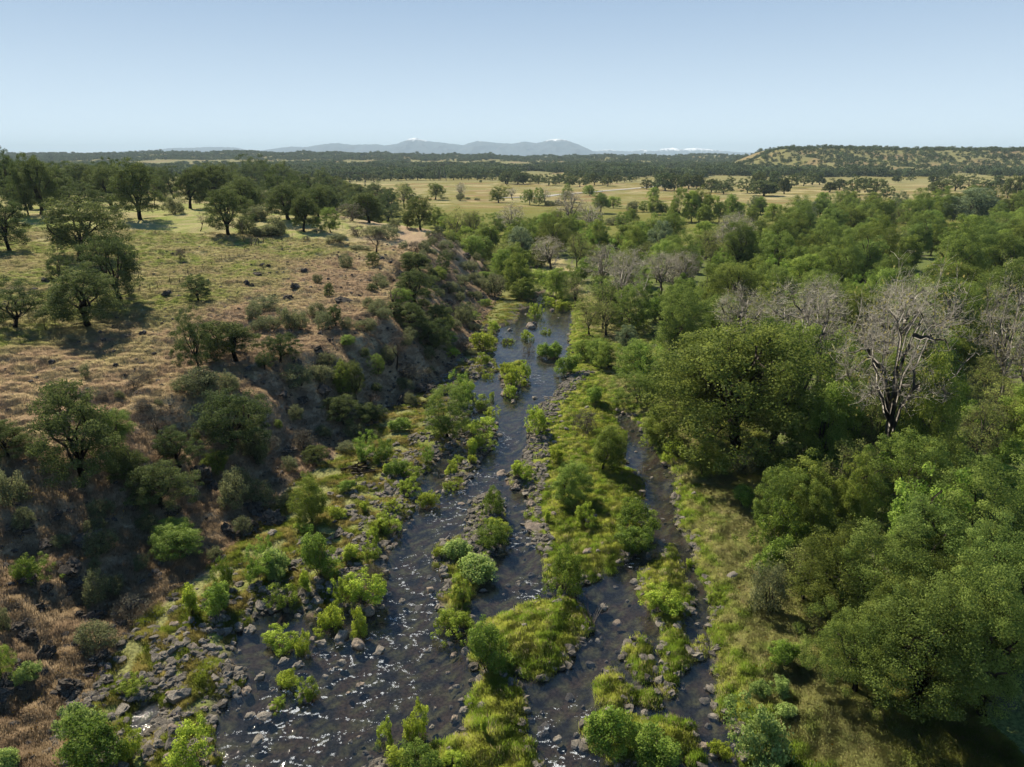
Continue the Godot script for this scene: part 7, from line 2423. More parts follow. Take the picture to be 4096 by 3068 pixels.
	p("W",35,212.9,-302.2,12.9,5.4,"ninth%#w @h silvery poplar")
	p("G",33,196.3,-332.8,8.2,3.3,"#l @o small ball oak and the bright limbed sycamore")
	p("G",25,-13.7,-241.3,6.5,3.1,"shortest #l just @b grey sparse tree")
	p("G",16,16.7,-278.9,6.4,2.8,"#l just @s bright limbed sycamore")
	p("G",37,0.2,-254.7,7.3,3.3,"#l just @b white bare sycamore")
	p("G",31,9.3,-242.2,5.5,2.6,"#l @h white bare sycamore")
	p("G",27,-14.4,-280.2,6.6,2.7,"#l @s bright limbed sycamore")
	p("G",28,34.4,-290.3,5.6,2.4,"fifth%#l @b bright limbed sycamore")
	p("H",31,45.3,-262.6,5.6,2.3,"#h @h bright limbed sycamore")
	p("A",26,23.3,-299.2,3.4,1.4,"tall #a @b bright limbed sycamore")
	p("G",10,-20.7,-244.0,8.4,3.5,"tallest #l just @b grey sparse tree")
	p("G",9,11.7,-262.3,8.4,4.0,"#l @h grey sparse tree")
	p("G",32,31.7,-299.2,7.5,3.7,"second%#l @b bright limbed sycamore")
	p("A",8,-1.3,-242.5,3.9,1.7,"tall #a just @f white bare sycamore")
	p("A",31,58.5,-294.6,3.3,1.4,"tall #a @h bright limbed sycamore")
	p("G",29,45.2,-249.4,6.4,3.0,"shortest #l @f bright limbed sycamore")
	p("G",8,18.8,-298.5,5.2,2.6,"shortest #l @b bright limbed sycamore")
	p("A",32,-18.6,-268.8,4.0,1.7,"tall #a @b white bare sycamore")
	p("G",33,42.7,-277.8,6.7,3.2,"sixth%#l @h bright limbed sycamore")
	p("G",7,23.3,-254.0,7.3,3.6,"tallest #l @f bright limbed sycamore")
	p("G",13,-6.0,-260.0,7.7,3.4,"#l @o white bare sycamore and the grey sparse tree")
	p("G",29,25.2,-296.2,7.0,3.2,"third%#l @b bright limbed sycamore")
	p("A",30,26.2,-283.1,4.5,2.1,"tall #a just @b bright limbed sycamore")
	p("H",2,-15.7,-284.4,5.2,2.3,"#h @s bright limbed sycamore")
	p("G",10,47.0,-253.4,6.0,2.7,"shortest #l @h bright limbed sycamore")
	p("H",35,17.2,-291.8,7.7,3.5,"#h @b bright limbed sycamore")
	p("G",23,-4.0,-274.4,5.3,2.4,"#l @b grey sparse tree")
	p("G",7,-25.5,-277.4,6.0,2.9,"#l well @s bright limbed sycamore")
	p("G",38,23.9,-285.9,5.6,2.4,"#l just @b bright limbed sycamore")
	p("H",26,-16.1,-267.3,8.0,3.3,"#h @b white bare sycamore")
func all_rocks() -> void:
	k("d",7,-40.4,-107.1,0.61,1.1,"big lone basalt boulder on the brown slope")
	k("d",7,-48.2,-97.6,0.64,1.0,"large #b @x small round oak")
	k("d",23,-67.4,-101.6,0.58,1.0,"large #b well @x oak beside the fence")
	k("d",36,-66.4,-97.3,0.40,1.0,"middling #b @x oak beside the fence")
	k("d",18,-56.5,-122.0,0.30,1.0,"small dark basalt stone just @y lone grey bush")
	k("d",2,-52.9,-105.4,0.21,1.0,"small dark basalt stone @u oak beside the fence")
	k("d",33,-56.1,-110.5,0.22,1.0,"small dark basalt stone @x lone slope boulder")
	k("d",9,-55.4,-85.2,0.28,1.0,"small dark basalt stone @u low fence end oak")
	k("d",7,-43.8,-86.4,0.25,1.0,"small dark basalt stone @d small round oak")
	k("d",23,-48.4,-83.6,0.21,1.0,"small dark basalt stone just @y many stemmed oak")
	k("d",19,-50.2,-108.1,0.35,1.0,"middling #b @x lone slope boulder")
	k("d",23,-49.9,-88.3,0.22,1.0,"small dark basalt stone @d oak beside the fence")
	k("d",19,-48.2,-124.4,0.25,1.0,"small dark basalt stone @o lone grey bush and the humped boulder")
	k("d",18,-43.6,-122.9,0.30,1.0,"small dark basalt stone @x humped boulder")
	k("d",31,-63.9,-95.6,0.16,1.0,"small dark basalt stone @x oak beside the fence")
	k("d",1,-57.6,-110.9,0.13,1.0,"small dark basalt stone @y very broad oak")
	k("d",9,-50.8,-117.6,0.17,1.0,"small dark basalt stone @u lone slope boulder")
	k("d",9,-48.0,-128.8,0.21,1.0,"small dark basalt stone @d fence brace")
	k("d",37,-35.9,-122.1,0.69,1.1,"humped basalt boulder among stones on the slope")
	k("d",26,-29.9,-114.7,0.37,1.4,"middling #b @d humped boulder")
	k("d",3,-20.0,-119.2,0.39,1.5,"upright dark boulder at the brow of the bank")
	k("d",19,-23.3,-136.1,0.49,1.0,"middling #b @x steep bank oak")
	k("d",18,-25.5,-138.8,0.67,1.0,"large #b just @d gnarled oak")
	k("d",13,-23.8,-119.0,0.44,1.0,"middling #b just @x upright boulder")
	k("d",11,-23.5,-107.6,0.31,1.0,"middling #b @x wide bank oak")
	k("d",31,-30.8,-107.2,0.39,1.0,"middling #b @y lone slope boulder")
	k("d",0,-44.0,-141.1,0.28,1.0,"small dark basalt stone just @y fence brace")
	k("d",7,-33.3,-137.3,0.39,1.0,"middling #b @d gnarled oak")
	k("d",35,-33.6,-131.7,0.27,1.0,"small dark basalt stone just @x dense slope bush")
	k("d",22,-35.2,-135.8,0.27,1.0,"small dark basalt stone @u dense slope bush")
	k("d",4,-14.9,-142.8,0.35,1.0,"middling #b @u steep bank oak")
	k("d",2,-8.8,-164.5,0.67,1.0,"large #b just @y rock tooth")
	k("d",26,-23.9,-128.4,0.42,1.0,"middling #b @y dense slope bush")
	k("d",30,-27.5,-121.0,0.29,1.0,"small dark basalt stone @d dense slope bush")
	k("d",36,-36.2,-114.1,0.28,1.0,"small dark basalt stone @d humped boulder")
	k("d",19,-43.5,-122.9,0.35,1.0,"middling #b @x humped boulder")
	k("d",36,-33.4,-112.5,0.23,1.0,"small dark basalt stone @y lone slope boulder")
	k("d",28,-19.7,-94.3,0.27,1.0,"small dark basalt stone @d dead bank tree")
	k("d",21,-16.8,-93.1,0.31,1.0,"middling #b @x basalt ledge")
	k("d",24,-6.2,-147.5,0.48,1.0,"middling #b @x creek mouth tree")
	k("d",30,-40.3,-133.2,0.21,1.0,"small dark basalt stone @x dense slope bush")
	k("d",38,-42.2,-136.9,0.22,1.0,"small dark basalt stone @o fence brace and the dense slope bush")
	k("d",8,-44.6,-135.4,0.16,1.0,"small dark basalt stone @u humped boulder")
	k("d",8,-26.8,-109.9,0.27,1.0,"small dark basalt stone @x wide bank oak")
	k("d",32,-25.3,-114.5,0.23,1.0,"small dark basalt stone @y humped boulder")
	k("d",29,-39.7,-107.3,0.35,1.0,"middling #b just @y lone slope boulder")
	k("c",28,-32.6,-105.7,0.95,0.6,"large #q @y lone slope boulder")
	k("c",28,-34.7,-101.6,0.58,0.6,"smallest #q @u wide grey bush")
	k("c",9,-32.5,-101.1,0.66,0.7,"largest #q @u wide grey bush")
	k("c",20,-24.5,-100.6,1.07,0.5,"huge #q @x dead bank tree")
	k("c",5,-13.5,-165.2,0.66,1.5,"dark rock tooth high on the far bank")
	k("c",39,-11.3,-171.8,0.97,1.1,"large #q just @u rock tooth")
	k("c",39,-11.5,-129.3,0.85,1.0,"large #q just @y steep bank oak")
	k("c",26,-17.8,-152.7,0.86,0.7,"large #q @d rock tooth")
	k("c",24,-20.2,-126.5,0.72,1.0,"large #q just @d steep bank oak")
	k("c",14,-1.5,-175.5,1.00,1.5,"black cliff rock at the upstream narrows")
	k("c",25,-3.3,-180.0,0.73,1.2,"large #q just @u narrows cliff")
	k("c",21,-20.0,-92.0,0.53,0.9,"middling #q @x basalt ledge")
	k("c",34,-42.2,-116.3,0.85,0.5,"large #q @x humped boulder")
	k("c",2,-21.9,-112.3,0.64,0.6,"large #q @x wide bank oak")
	k("c",28,-42.3,-123.0,0.50,0.5,"middling #q @x humped boulder")
	k("d",17,-47.8,-70.5,0.46,1.3,"tall black boulder in the fence end oak shade")
	k("d",5,-44.0,-68.2,0.29,1.0,"small dark basalt stone well @x narrow slope oak")
	k("d",10,-46.8,-78.6,0.33,1.0,"middling #b @y low fence end oak")
	k("d",1,-43.5,-81.0,0.54,1.0,"middling #b well @x narrow slope oak")
	k("d",36,-41.8,-81.4,0.27,1.0,"small dark basalt stone @o many stemmed oak and the black shade boulder")
	k("d",19,-43.8,-75.1,0.25,1.0,"small dark basalt stone @u black shade boulder")
	k("d",35,-39.5,-75.1,0.35,1.0,"middling #b @x narrow slope oak")
	k("d",7,-41.4,-70.8,0.33,1.0,"middling #b @y black shade boulder")
	k("d",35,-41.0,-73.1,0.18,1.0,"small dark basalt stone @o black shade boulder and the narrow slope oak")
	k("d",5,-39.6,-68.9,0.29,1.0,"small dark basalt stone well @x bushy boulder oak")
	k("d",12,-39.2,-70.3,0.15,1.0,"small dark basalt stone @o narrow slope oak and the black shade boulder")
	k("d",39,-28.6,-73.2,0.48,0.9,"pale topped boulder by the bushy boulder oak")
	k("d",34,-27.5,-71.0,0.18,1.0,"small dark basalt stone @d bushy boulder oak")
	k("d",36,-28.4,-71.7,0.24,1.0,"small dark basalt stone @x pink grass boulder")
	k("d",3,-43.6,-73.1,0.25,1.0,"small dark basalt stone @d many stemmed oak")
	k("d",36,-46.9,-65.4,0.33,1.0,"middling #b @d black shade boulder")
	k("d",33,-49.8,-67.3,0.23,1.0,"small dark basalt stone @d black shade boulder")
	k("d",12,-50.7,-67.7,0.17,1.0,"small dark basalt stone @x black shade boulder")
	k("d",30,-40.3,-63.7,0.22,1.0,"small dark basalt stone well @d narrow slope oak")
	k("d",32,-34.9,-49.3,0.35,0.8,"light grey flat boulder beneath the large knoll oak")
	k("d",1,-33.9,-48.8,0.18,1.0,"small dark basalt stone just @d large knoll oak")
	k("d",7,-44.2,-59.4,0.15,1.0,"small dark basalt stone @o black shade boulder and the twisting dead oak")
	k("d",34,-44.3,-58.4,0.25,1.0,"small dark basalt stone well @x large knoll oak")
	k("c",11,-27.6,-56.9,1.27,0.9,"shaded dark rock outcrop under the slope bushes")
	k("c",1,-26.2,-56.1,0.75,0.8,"large #q just @y shaded outcrop")
	k("c",17,-35.2,-45.1,0.70,0.5,"large #q @u near outcrop")
	k("c",13,-34.0,-47.0,0.64,0.5,"large #q @d large knoll oak")
	k("c",15,-27.4,-51.2,0.74,0.7,"large #q just @y rounded live oak")
	k("c",37,-21.8,-52.0,0.95,0.8,"large #q @y rounded live oak")
	k("d",28,-24.7,-72.2,0.61,0.9,"big black boulder alone in the pink grass")
	k("d",5,-24.3,-76.8,0.58,1.0,"lichen red boulder at the split trunk oak")
	k("d",34,-22.7,-84.6,0.32,1.2,"middling #b @u split trunk oak")
	k("d",38,-21.2,-80.5,0.34,1.0,"middling #b @y split trunk oak")
	k("d",20,-19.8,-81.9,0.31,1.0,"middling #b @x cliff block")
	k("d",25,-22.9,-80.2,0.34,1.0,"middling #b just @u red boulder")
	k("d",37,-21.7,-79.1,0.33,1.0,"middling #b just @y red boulder")
	k("d",2,-13.3,-89.1,0.45,1.0,"middling #b just @x basalt ledge")
	k("d",31,-9.1,-109.4,0.37,1.0,"middling #b @y wide bank oak")
	k("d",1,-24.3,-73.8,0.38,1.0,"middling #b just @u pink grass boulder")
	k("d",21,-26.4,-75.8,0.26,1.0,"small dark basalt stone just @d split trunk oak")
	k("d",27,-26.8,-72.3,0.31,1.0,"middling #b just @x pink grass boulder")
	k("d",11,-27.5,-71.6,0.18,1.0,"small dark basalt stone @d split trunk oak")
	k("d",26,-25.7,-73.8,0.19,1.0,"small dark basalt stone just @u pink grass boulder")
	k("c",1,-22.8,-76.9,0.78,0.7,"large #q just @y red boulder")
	k("c",33,-13.9,-83.5,0.93,1.3,"blocky cliff rock standing at the flat")
	k("c",20,-16.9,-83.2,0.64,1.2,"large #q just @x cliff block")
	k("c",24,-11.1,-88.1,1.28,0.8,"dark broken basalt ledge above the driftwood")
	k("c",16,-9.1,-86.6,0.89,0.8,"large #q just @w basalt ledge")
	k("c",5,-21.4,-75.5,0.97,0.8,"large #q just @x twisted grey oak")
	k("c",7,-22.8,-72.8,0.62,0.8,"large #q just @y pink grass boulder")
	k("c",6,-22.2,-55.1,0.90,0.8,"large #q @y shaded outcrop")
	k("c",34,-20.1,-53.4,0.83,0.7,"large #q @s dark slope foot willow")
	k("c",10,-23.5,-70.3,0.67,0.9,"large #q just @d pink grass boulder")
	k("d",18,-34.4,-41.8,0.34,0.9,"middling #b @x near outcrop")
	k("d",9,-28.2,-37.5,0.30,1.0,"middling #b @x sprawling bush")
	k("d",11,-28.5,-36.1,0.25,1.0,"small dark basalt stone @x sprawling bush")
	k("d",16,-27.1,-36.7,0.29,1.0,"small dark basalt stone just @x sprawling bush")
	k("d",5,-23.8,-34.2,0.36,1.0,"middling #b @d sprawling bush")
	k("d",9,-25.1,-37.1,0.18,1.0,"small dark basalt stone just @y sprawling bush")
	k("d",19,-24.7,-29.6,0.21,1.0,"largest dark basalt stone @x large bottom bush")
	k("d",26,-24.3,-30.0,0.18,1.0,"smallest dark basalt stone @x large bottom bush")
	k("d",10,-25.3,-29.3,0.18,1.0,"small dark basalt stone well @x large bottom bush")
	k("d",3,-24.4,-28.4,0.21,1.0,"third^dark basalt stone @x large bottom bush")
	k("d",39,-23.1,-29.6,0.21,1.0,"second^dark basalt stone @x large bottom bush")
	k("d",20,-24.5,-34.8,0.24,1.0,"small dark basalt stone @d sprawling bush")
	k("c",11,-32.5,-40.8,0.76,0.7,"rough black outcrop on the near slope")
	k("c",1,-30.5,-42.7,0.93,0.6,"long rough black ledge on the near slope")
	k("c",3,-31.2,-40.8,0.50,0.9,"middling #q just @y near outcrop")
	k("c",19,-30.7,-37.0,0.38,0.7,"middling #q @d near outcrop")
	k("c",24,-33.3,-44.4,0.43,0.7,"middling #q @o near ledge and the bright slope bush")
	k("c",6,-28.7,-39.7,0.40,0.7,"middling #q @d near ledge")
	k("c",20,-34.6,-45.0,0.48,0.5,"middling #q @o near ledge and the rounded live oak")
	k("c",9,-29.9,-41.9,0.51,0.9,"middling #q just @d near ledge")
	k("c",26,-25.7,-39.3,0.40,0.8,"middling #q @u sprawling bush")
	k("c",20,-25.3,-36.3,0.58,0.7,"large #q just @d sprawling bush")
	k("c",16,-25.4,-35.2,0.45,0.6,"middling #q well @x upright grey boulder")
	k("c",24,-26.2,-41.5,0.46,0.6,"middling #q @y near ledge")
	k("g",7,-19.1,-33.0,0.68,1.1,"largest pointed boulder on the stony bar")
	k("g",3,-19.9,-33.5,0.27,1.0,"small grey stone just @s pointed boulder")
	k("g",12,-17.7,-30.6,0.36,1.0,"middling #e @u rounded near willow")
	k("g",15,-18.3,-30.5,0.33,1.0,"middling #e @d pointed boulder")
	k("g",38,-18.6,-29.5,0.32,1.0,"middling #e @s rounded near willow")
	k("g",37,-19.7,-31.4,0.30,1.0,"small grey stone @u large bottom bush")
	k("g",15,-17.4,-32.3,0.23,1.0,"small grey stone @o pointed boulder and the round lone boulder")
	k("g",31,-16.6,-31.5,0.30,1.0,"small grey stone @s round lone boulder")
	k("g",32,-17.4,-39.6,0.50,1.0,"broad #e at the slope side pool")
	k("g",32,-19.7,-37.7,0.31,1.5,"upright boulder in the bright sedge")
	k("g",24,-20.0,-37.1,0.30,1.0,"small grey stone just @d upright grey boulder")
	k("g",7,-21.6,-38.6,0.26,1.0,"small grey stone @s pool boulder")
	k("g",17,-21.0,-38.3,0.26,1.0,"small grey stone just @s upright grey boulder")
	k("g",3,-22.3,-39.5,0.31,1.0,"middling #e @s leafy slope foot bush")
	k("g",20,-20.3,-39.2,0.31,1.0,"middling #e just @u upright grey boulder")
	k("g",29,-21.3,-39.7,0.27,1.0,"small grey stone @s leafy slope foot bush")
	k("g",35,-13.7,-30.3,0.36,1.0,"round boulder alone in the near water")
	k("g",26,-14.8,-32.1,0.29,1.0,"small grey stone @o round lone boulder and the large bottom bush")
	k("g",4,-13.8,-32.7,0.23,1.0,"smallest grey stone @u round lone boulder")
	k("g",30,-15.6,-34.0,0.32,1.0,"middling #e @u round lone boulder")
	k("g",1,-15.6,-32.6,0.15,1.0,"small grey stone @o round lone boulder and the rounded near willow")
	k("g",26,-18.1,-36.8,0.25,1.0,"largest grey stone @w upright grey boulder")
	k("g",14,-17.8,-33.7,0.16,1.0,"small grey stone just @w pointed boulder")
	k("g",1,-18.4,-31.4,0.19,1.0,"small grey stone @o pointed boulder and the large bottom bush")
	k("g",17,-22.0,-32.2,0.49,0.6,"middling #e @u large bottom bush")
	k("g",35,-21.5,-33.9,0.32,1.0,"middling #e @w sprawling bush")
	k("g",37,-20.6,-34.1,0.32,1.0,"middling #e well @w sprawling bush")
	k("g",6,-17.8,-28.8,0.24,1.0,"largest grey stone @s rounded near willow")
	k("g",15,-15.8,-28.5,0.31,1.0,"middling #e just @w rounded near willow")
	k("g",35,-18.5,-28.6,0.17,1.0,"smallest grey stone @s rounded near willow")
	k("g",8,-18.6,-37.5,0.21,1.0,"small grey stone just @w upright grey boulder")
	k("g",19,-17.8,-43.4,0.34,1.0,"middling #e @u leafy slope foot bush")
	k("g",36,-16.5,-31.1,0.30,0.4,"small grey stone @u rounded near willow")
	k("g",26,-21.2,-31.1,0.18,1.0,"small grey stone @s pointed boulder")
	k("g",28,-17.6,-36.3,0.21,1.0,"smallest grey stone @w upright grey boulder")
	k("g",5,-19.0,-35.0,0.20,1.0,"largest grey stone @u pointed boulder")
	k("g",32,-17.9,-35.2,0.16,1.0,"smallest grey stone @u pointed boulder")
	k("g",13,-21.3,-36.9,0.21,1.0,"small grey stone @o upright #e and the leafy slope foot bush")
	k("g",9,-21.5,-35.7,0.20,1.0,"small grey stone @w sprawling bush")
	k("g",23,-20.0,-35.5,0.16,1.0,"small grey stone @o upright #e and the pointed boulder")
	k("g",34,-17.4,-37.6,0.17,1.0,"small grey stone @w upright grey boulder")
	k("g",10,-11.1,-39.0,0.62,0.9,"larger of the two great creek boulders")
	k("g",15,-9.9,-38.1,0.54,1.0,"middling #e just @d twin boulder willow")
	k("g",34,-12.3,-38.2,0.40,1.0,"middling #e just @s great boulders")
	k("g",27,-9.8,-41.4,0.52,1.0,"middling #e just @d brilliant willow")
	k("g",35,-8.4,-37.6,0.40,1.0,"middling #e @d twin boulder willow")
	k("g",28,-8.6,-37.3,0.23,1.0,"small grey stone @d twin boulder willow")
	k("g",2,-7.8,-42.8,0.31,1.0,"middling #e @s white water boulder")
	k("g",0,-5.9,-44.2,0.42,1.0,"dark boulder in the white water")
	k("g",29,-5.4,-37.6,0.21,1.0,"small grey stone @w twin boulder willow")
	k("g",39,-9.0,-34.5,0.25,1.0,"pale boulder of two standing in open water")
	k("g",18,-9.6,-33.9,0.20,1.0,"small grey stone well @d twin boulder willow")
	k("g",10,-8.7,-30.3,0.16,1.0,"small grey stone @o stick clump and the rounded near willow")
	k("g",0,-8.3,-30.6,0.18,1.0,"small grey stone @o stick clump and the island point willow")
	k("g",3,-13.0,-38.7,0.26,1.0,"small grey stone @s great boulders")
	k("g",30,-11.1,-38.4,0.26,0.5,"small grey stone just @d great boulders")
	k("g",17,-10.6,-36.5,0.29,1.2,"small grey stone @d brilliant willow")
	k("g",38,-13.2,-36.2,0.38,1.0,"middling #e @d great boulders")
	k("g",16,-15.2,-35.2,0.37,1.0,"middling #e @d pool boulder")
	k("g",24,-13.7,-32.7,0.28,1.2,"largest grey stone @u round lone boulder")
	k("g",22,-13.9,-32.1,0.43,1.0,"middling #e well @w pointed boulder")
	k("g",13,-14.7,-32.2,0.23,1.0,"small grey stone @o round lone boulder and the upright grey boulder")
	k("g",37,-12.3,-33.7,0.34,0.8,"middling #e well @d great boulders")
	k("g",32,-13.0,-33.8,0.20,1.0,"small grey stone well @d great boulders")
	k("g",18,-14.1,-34.1,0.16,1.0,"small grey stone @o round lone boulder and the great boulders")
	k("g",2,-15.2,-37.8,0.22,1.0,"small grey stone @o pool boulder and the twin boulder willow")
	k("g",10,-15.1,-36.9,0.17,1.0,"small grey stone @o pool boulder and the pointed boulder")
	k("g",34,-14.3,-36.6,0.34,0.7,"middling #e @s great boulders")
	k("g",36,-12.9,-37.1,0.21,1.0,"small grey stone @s twin boulder willow")
	k("g",4,-14.7,-41.2,0.28,1.0,"small grey stone @o pool boulder and the white trunked willow")
	k("g",19,-16.3,-41.3,0.14,1.0,"small grey stone @u pool boulder")
	k("g",5,-14.0,-41.8,0.23,1.0,"small grey stone @w pool boulder")
	k("g",25,-13.1,-43.6,0.29,1.0,"small grey stone just @d white trunked willow")
	k("g",7,-17.7,-43.2,0.29,1.0,"small grey stone @u leafy slope foot bush")
	k("g",8,-17.4,-41.9,0.47,0.7,"middling #e @u pool boulder")
	k("g",35,-19.6,-51.1,0.44,1.0,"middling #e @s dark slope foot willow")
	k("g",17,-12.6,-50.0,0.27,1.0,"small grey stone @d tan block")
	k("g",27,-12.0,-46.3,0.30,1.0,"middling #e @w white trunked willow")
	k("g",13,-13.5,-48.7,0.32,1.0,"middling #e @u white trunked willow")
	k("g",39,-9.5,-50.3,0.33,1.0,"middling #e @u white water willow")
	k("g",32,-9.0,-52.7,0.25,1.0,"small grey stone @o flood bent willow and the dark slope foot willow")
	k("g",20,-5.2,-46.4,0.47,1.0,"middling #e @u white water boulder")
	k("g",21,-5.8,-47.9,0.26,1.0,"small grey stone @u white water boulder")
	k("g",16,-5.0,-45.9,0.25,1.0,"small grey stone just @u white water boulder")
	k("g",28,-4.7,-43.9,0.24,1.2,"small grey stone just @w white water boulder")
	k("g",17,-2.1,-44.2,0.24,0.8,"single pale stone in the still side water")
	k("g",15,-0.6,-43.7,0.12,1.0,"small grey stone @d pale midstream bush")
	k("g",20,0.5,-45.1,0.25,1.0,"largest grey stone @w pale midstream bush")
	k("g",21,-3.7,-37.2,0.21,1.0,"small grey stone @o bar tail willow and the shore boulder")
	k("g",13,-3.3,-34.5,0.18,1.0,"small grey stone @u stick clump")
	k("g",29,-3.6,-34.2,0.18,1.0,"small grey stone @u shore boulder")
	k("g",38,-2.7,-32.5,0.35,0.9,"tan boulder on the shore of the near grass island")
	k("g",21,-3.2,-31.9,0.23,1.0,"small grey stone just @d shore boulder")
	k("g",1,-2.9,-33.3,0.23,1.0,"small grey stone just @u shore boulder")
	k("g",8,-2.8,-30.8,0.22,1.0,"small grey stone @d island point willow")
	k("g",0,-2.5,-30.4,0.25,1.0,"small grey stone well @s square boulder")
	k("g",38,-3.3,-29.4,0.21,1.0,"small grey stone @w stick clump")
	k("g",30,-3.9,-35.6,0.14,1.0,"small grey stone @d bar tail willow")
	k("g",0,-2.7,-40.6,0.18,1.0,"small grey stone @d white water boulder")
	k("g",0,-2.9,-39.1,0.18,1.0,"small grey stone @o bar tail willow and the white water boulder")
	k("g",11,-2.0,-34.6,0.16,1.0,"small grey stone just @d island point willow")
	k("g",26,-3.2,-50.4,0.22,1.0,"small grey stone @u pale midstream bush")
	k("g",35,-2.8,-51.0,0.27,1.0,"small grey stone @s broad slab")
	k("g",31,-1.7,-49.6,0.32,1.0,"middling #e @u pale midstream bush")
	k("g",25,0.4,-51.4,0.22,1.0,"smallest grey stone just @s broad slab")
	k("g",34,-10.8,-36.0,0.19,1.0,"small grey stone well @d brilliant willow")
	k("g",5,-11.1,-35.8,0.19,1.0,"small grey stone well @u round lone boulder")
	k("g",4,-11.3,-35.3,0.20,1.0,"small grey stone @u round lone boulder")
	k("g",34,-4.4,-32.7,0.15,1.0,"small grey stone @s shore boulder")
	k("g",1,-4.4,-31.3,0.22,1.0,"small grey stone just @w stick clump")
	k("g",28,-13.3,-41.5,0.23,1.0,"small grey stone @u great boulders")
	k("g",7,-12.6,-42.4,0.24,1.0,"largest grey stone @s brilliant willow")
	k("g",22,-13.8,-42.7,0.24,1.0,"small grey stone @o white trunked willow and the brilliant willow")
	k("g",24,-12.4,-43.1,0.21,1.0,"smallest grey stone @s brilliant willow")
	k("g",38,-12.4,-46.1,0.25,1.0,"small grey stone @w white trunked willow")
	k("g",22,-11.3,-46.6,0.25,1.0,"small grey stone @u white water willow")
	k("g",24,-13.6,-50.9,0.33,1.0,"middling #e @d tan block")
	k("g",11,-14.6,-49.7,0.27,1.0,"small grey stone @d dark slope foot willow")
	k("g",0,3.6,-43.9,0.35,1.0,"dark boulder at the little crossing creek")
	k("g",7,3.2,-42.1,0.38,0.8,"middling #e just @d crossing boulder")
	k("g",29,6.3,-42.0,0.45,0.9,"pitted boulder in the middle channel")
	k("g",23,12.2,-41.7,0.58,0.8,"whitish boulder beside the long grass island")
	k("g",12,5.9,-48.6,0.37,0.7,"middling #e @s lower tip bush")
	k("g",28,6.7,-48.5,0.21,1.0,"small grey stone @u upright island bush")
	k("g",0,7.2,-49.6,0.21,1.0,"small grey stone @o lower tip bush and the broad slab")
	k("g",14,2.5,-30.4,0.34,0.8,"square boulder at the lip of the near riffle")
	k("g",1,3.4,-30.1,0.36,0.6,"middling #e just @w square boulder")
	k("g",17,3.5,-30.8,0.15,1.0,"small grey stone just @w square boulder")
	k("g",22,11.4,-32.1,0.29,1.0,"largest grey stone @u grape tangle")
	k("g",12,11.8,-31.8,0.15,1.0,"third^grey stone @u grape tangle")
	k("g",5,12.2,-31.4,0.13,1.0,"smallest grey stone @u grape tangle")
	k("g",39,10.2,-29.9,0.29,1.0,"small grey stone @w widest bottom willow")
	k("g",19,10.6,-29.3,0.25,1.0,"small grey stone @s grape tangle")
	k("g",14,11.9,-30.0,0.18,1.0,"second^grey stone @u grape tangle")
	k("g",14,5.4,-28.7,0.21,1.0,"small grey stone just @d tall bottom willow")
	k("g",31,16.2,-45.0,0.36,0.7,"flat topped boulder in the bank grass")
	k("g",23,0.5,-44.9,0.22,1.0,"smallest grey stone @w pale midstream bush")
	k("g",2,8.2,-42.9,0.17,1.0,"small grey stone @w pitted boulder")
	k("g",17,5.6,-38.6,0.23,0.6,"small grey stone @o pitted boulder and the whitish boulder")
	k("g",31,5.1,-38.6,0.13,1.0,"small grey stone @o pitted boulder and the island point willow")
	k("g",38,3.4,-35.6,0.14,1.0,"small grey stone well @u tall bottom willow")
	k("g",13,2.6,-35.8,0.19,1.0,"small grey stone @o island point willow and the tall bottom willow")
	k("g",0,2.3,-36.1,0.17,1.0,"small grey stone @o island point willow and the pitted boulder")
	k("g",12,10.3,-35.4,0.18,1.0,"small grey stone well @d whitish boulder")
	k("g",25,12.5,-40.3,0.20,1.0,"small grey stone just @d whitish boulder")
	k("g",7,13.8,-43.0,0.21,1.0,"small grey stone @w whitish boulder")
	k("g",17,12.1,-50.8,0.27,0.7,"small grey stone @u bank boulder")
	k("g",36,7.1,-40.4,0.36,0.4,"middling #e just @d pitted boulder")
	k("g",32,0.8,-39.4,0.27,1.0,"small grey stone @u island point willow")
	k("g",31,2.0,-51.7,0.25,1.0,"small grey stone @d hollow bush")
	k("g",10,0.5,-51.4,0.25,1.0,"largest grey stone just @s broad slab")
	k("g",35,1.3,-50.4,0.25,1.0,"small grey stone @d still pool boulder")
	k("g",12,2.9,-44.9,0.25,1.0,"small grey stone just @s upright island bush")
	k("g",36,6.7,-32.4,0.19,1.0,"small grey stone @u tall bottom willow")
	k("g",38,7.5,-32.3,0.30,1.0,"middling #e @u widest bottom willow")
	k("g",36,2.4,-71.8,0.58,1.0,"big dark boulder on the cobble bar")
	k("g",11,0.2,-85.7,0.33,1.0,"middling #e @u long willow clump")
	k("g",4,4.5,-87.1,0.30,1.0,"small grey stone @d pool leaning bush")
	k("g",37,3.0,-86.6,0.52,0.7,"middling #e well @w basalt ledge")
	k("g",8,3.5,-126.4,0.97,0.9,"broad boulder in the upstream pool")
	k("g",4,5.7,-78.6,0.31,1.0,"middling #e @u bar boulder")
	k("g",8,5.8,-76.8,0.30,0.6,"small grey stone @u bar boulder")
	k("g",16,6.1,-74.1,0.32,1.0,"middling #e @w bar boulder")
	k("g",36,5.2,-72.0,0.28,1.0,"small grey stone just @w bar boulder")
	k("g",14,4.6,-70.6,0.37,1.0,"middling #e just @w bar boulder")
	k("g",33,1.8,-56.8,0.52,1.1,"square dark boulder by the still pool")
	k("g",17,-0.9,-63.8,0.34,1.0,"smallest #e @u flat slab")
	k("g",12,0.4,-60.6,0.27,1.0,"largest grey stone just @u flat slab")
	k("g",1,1.3,-59.3,0.58,0.3,"flat pale slab on the bar")
	k("g",34,2.3,-55.7,0.40,0.4,"middling #e just @d still pool boulder")
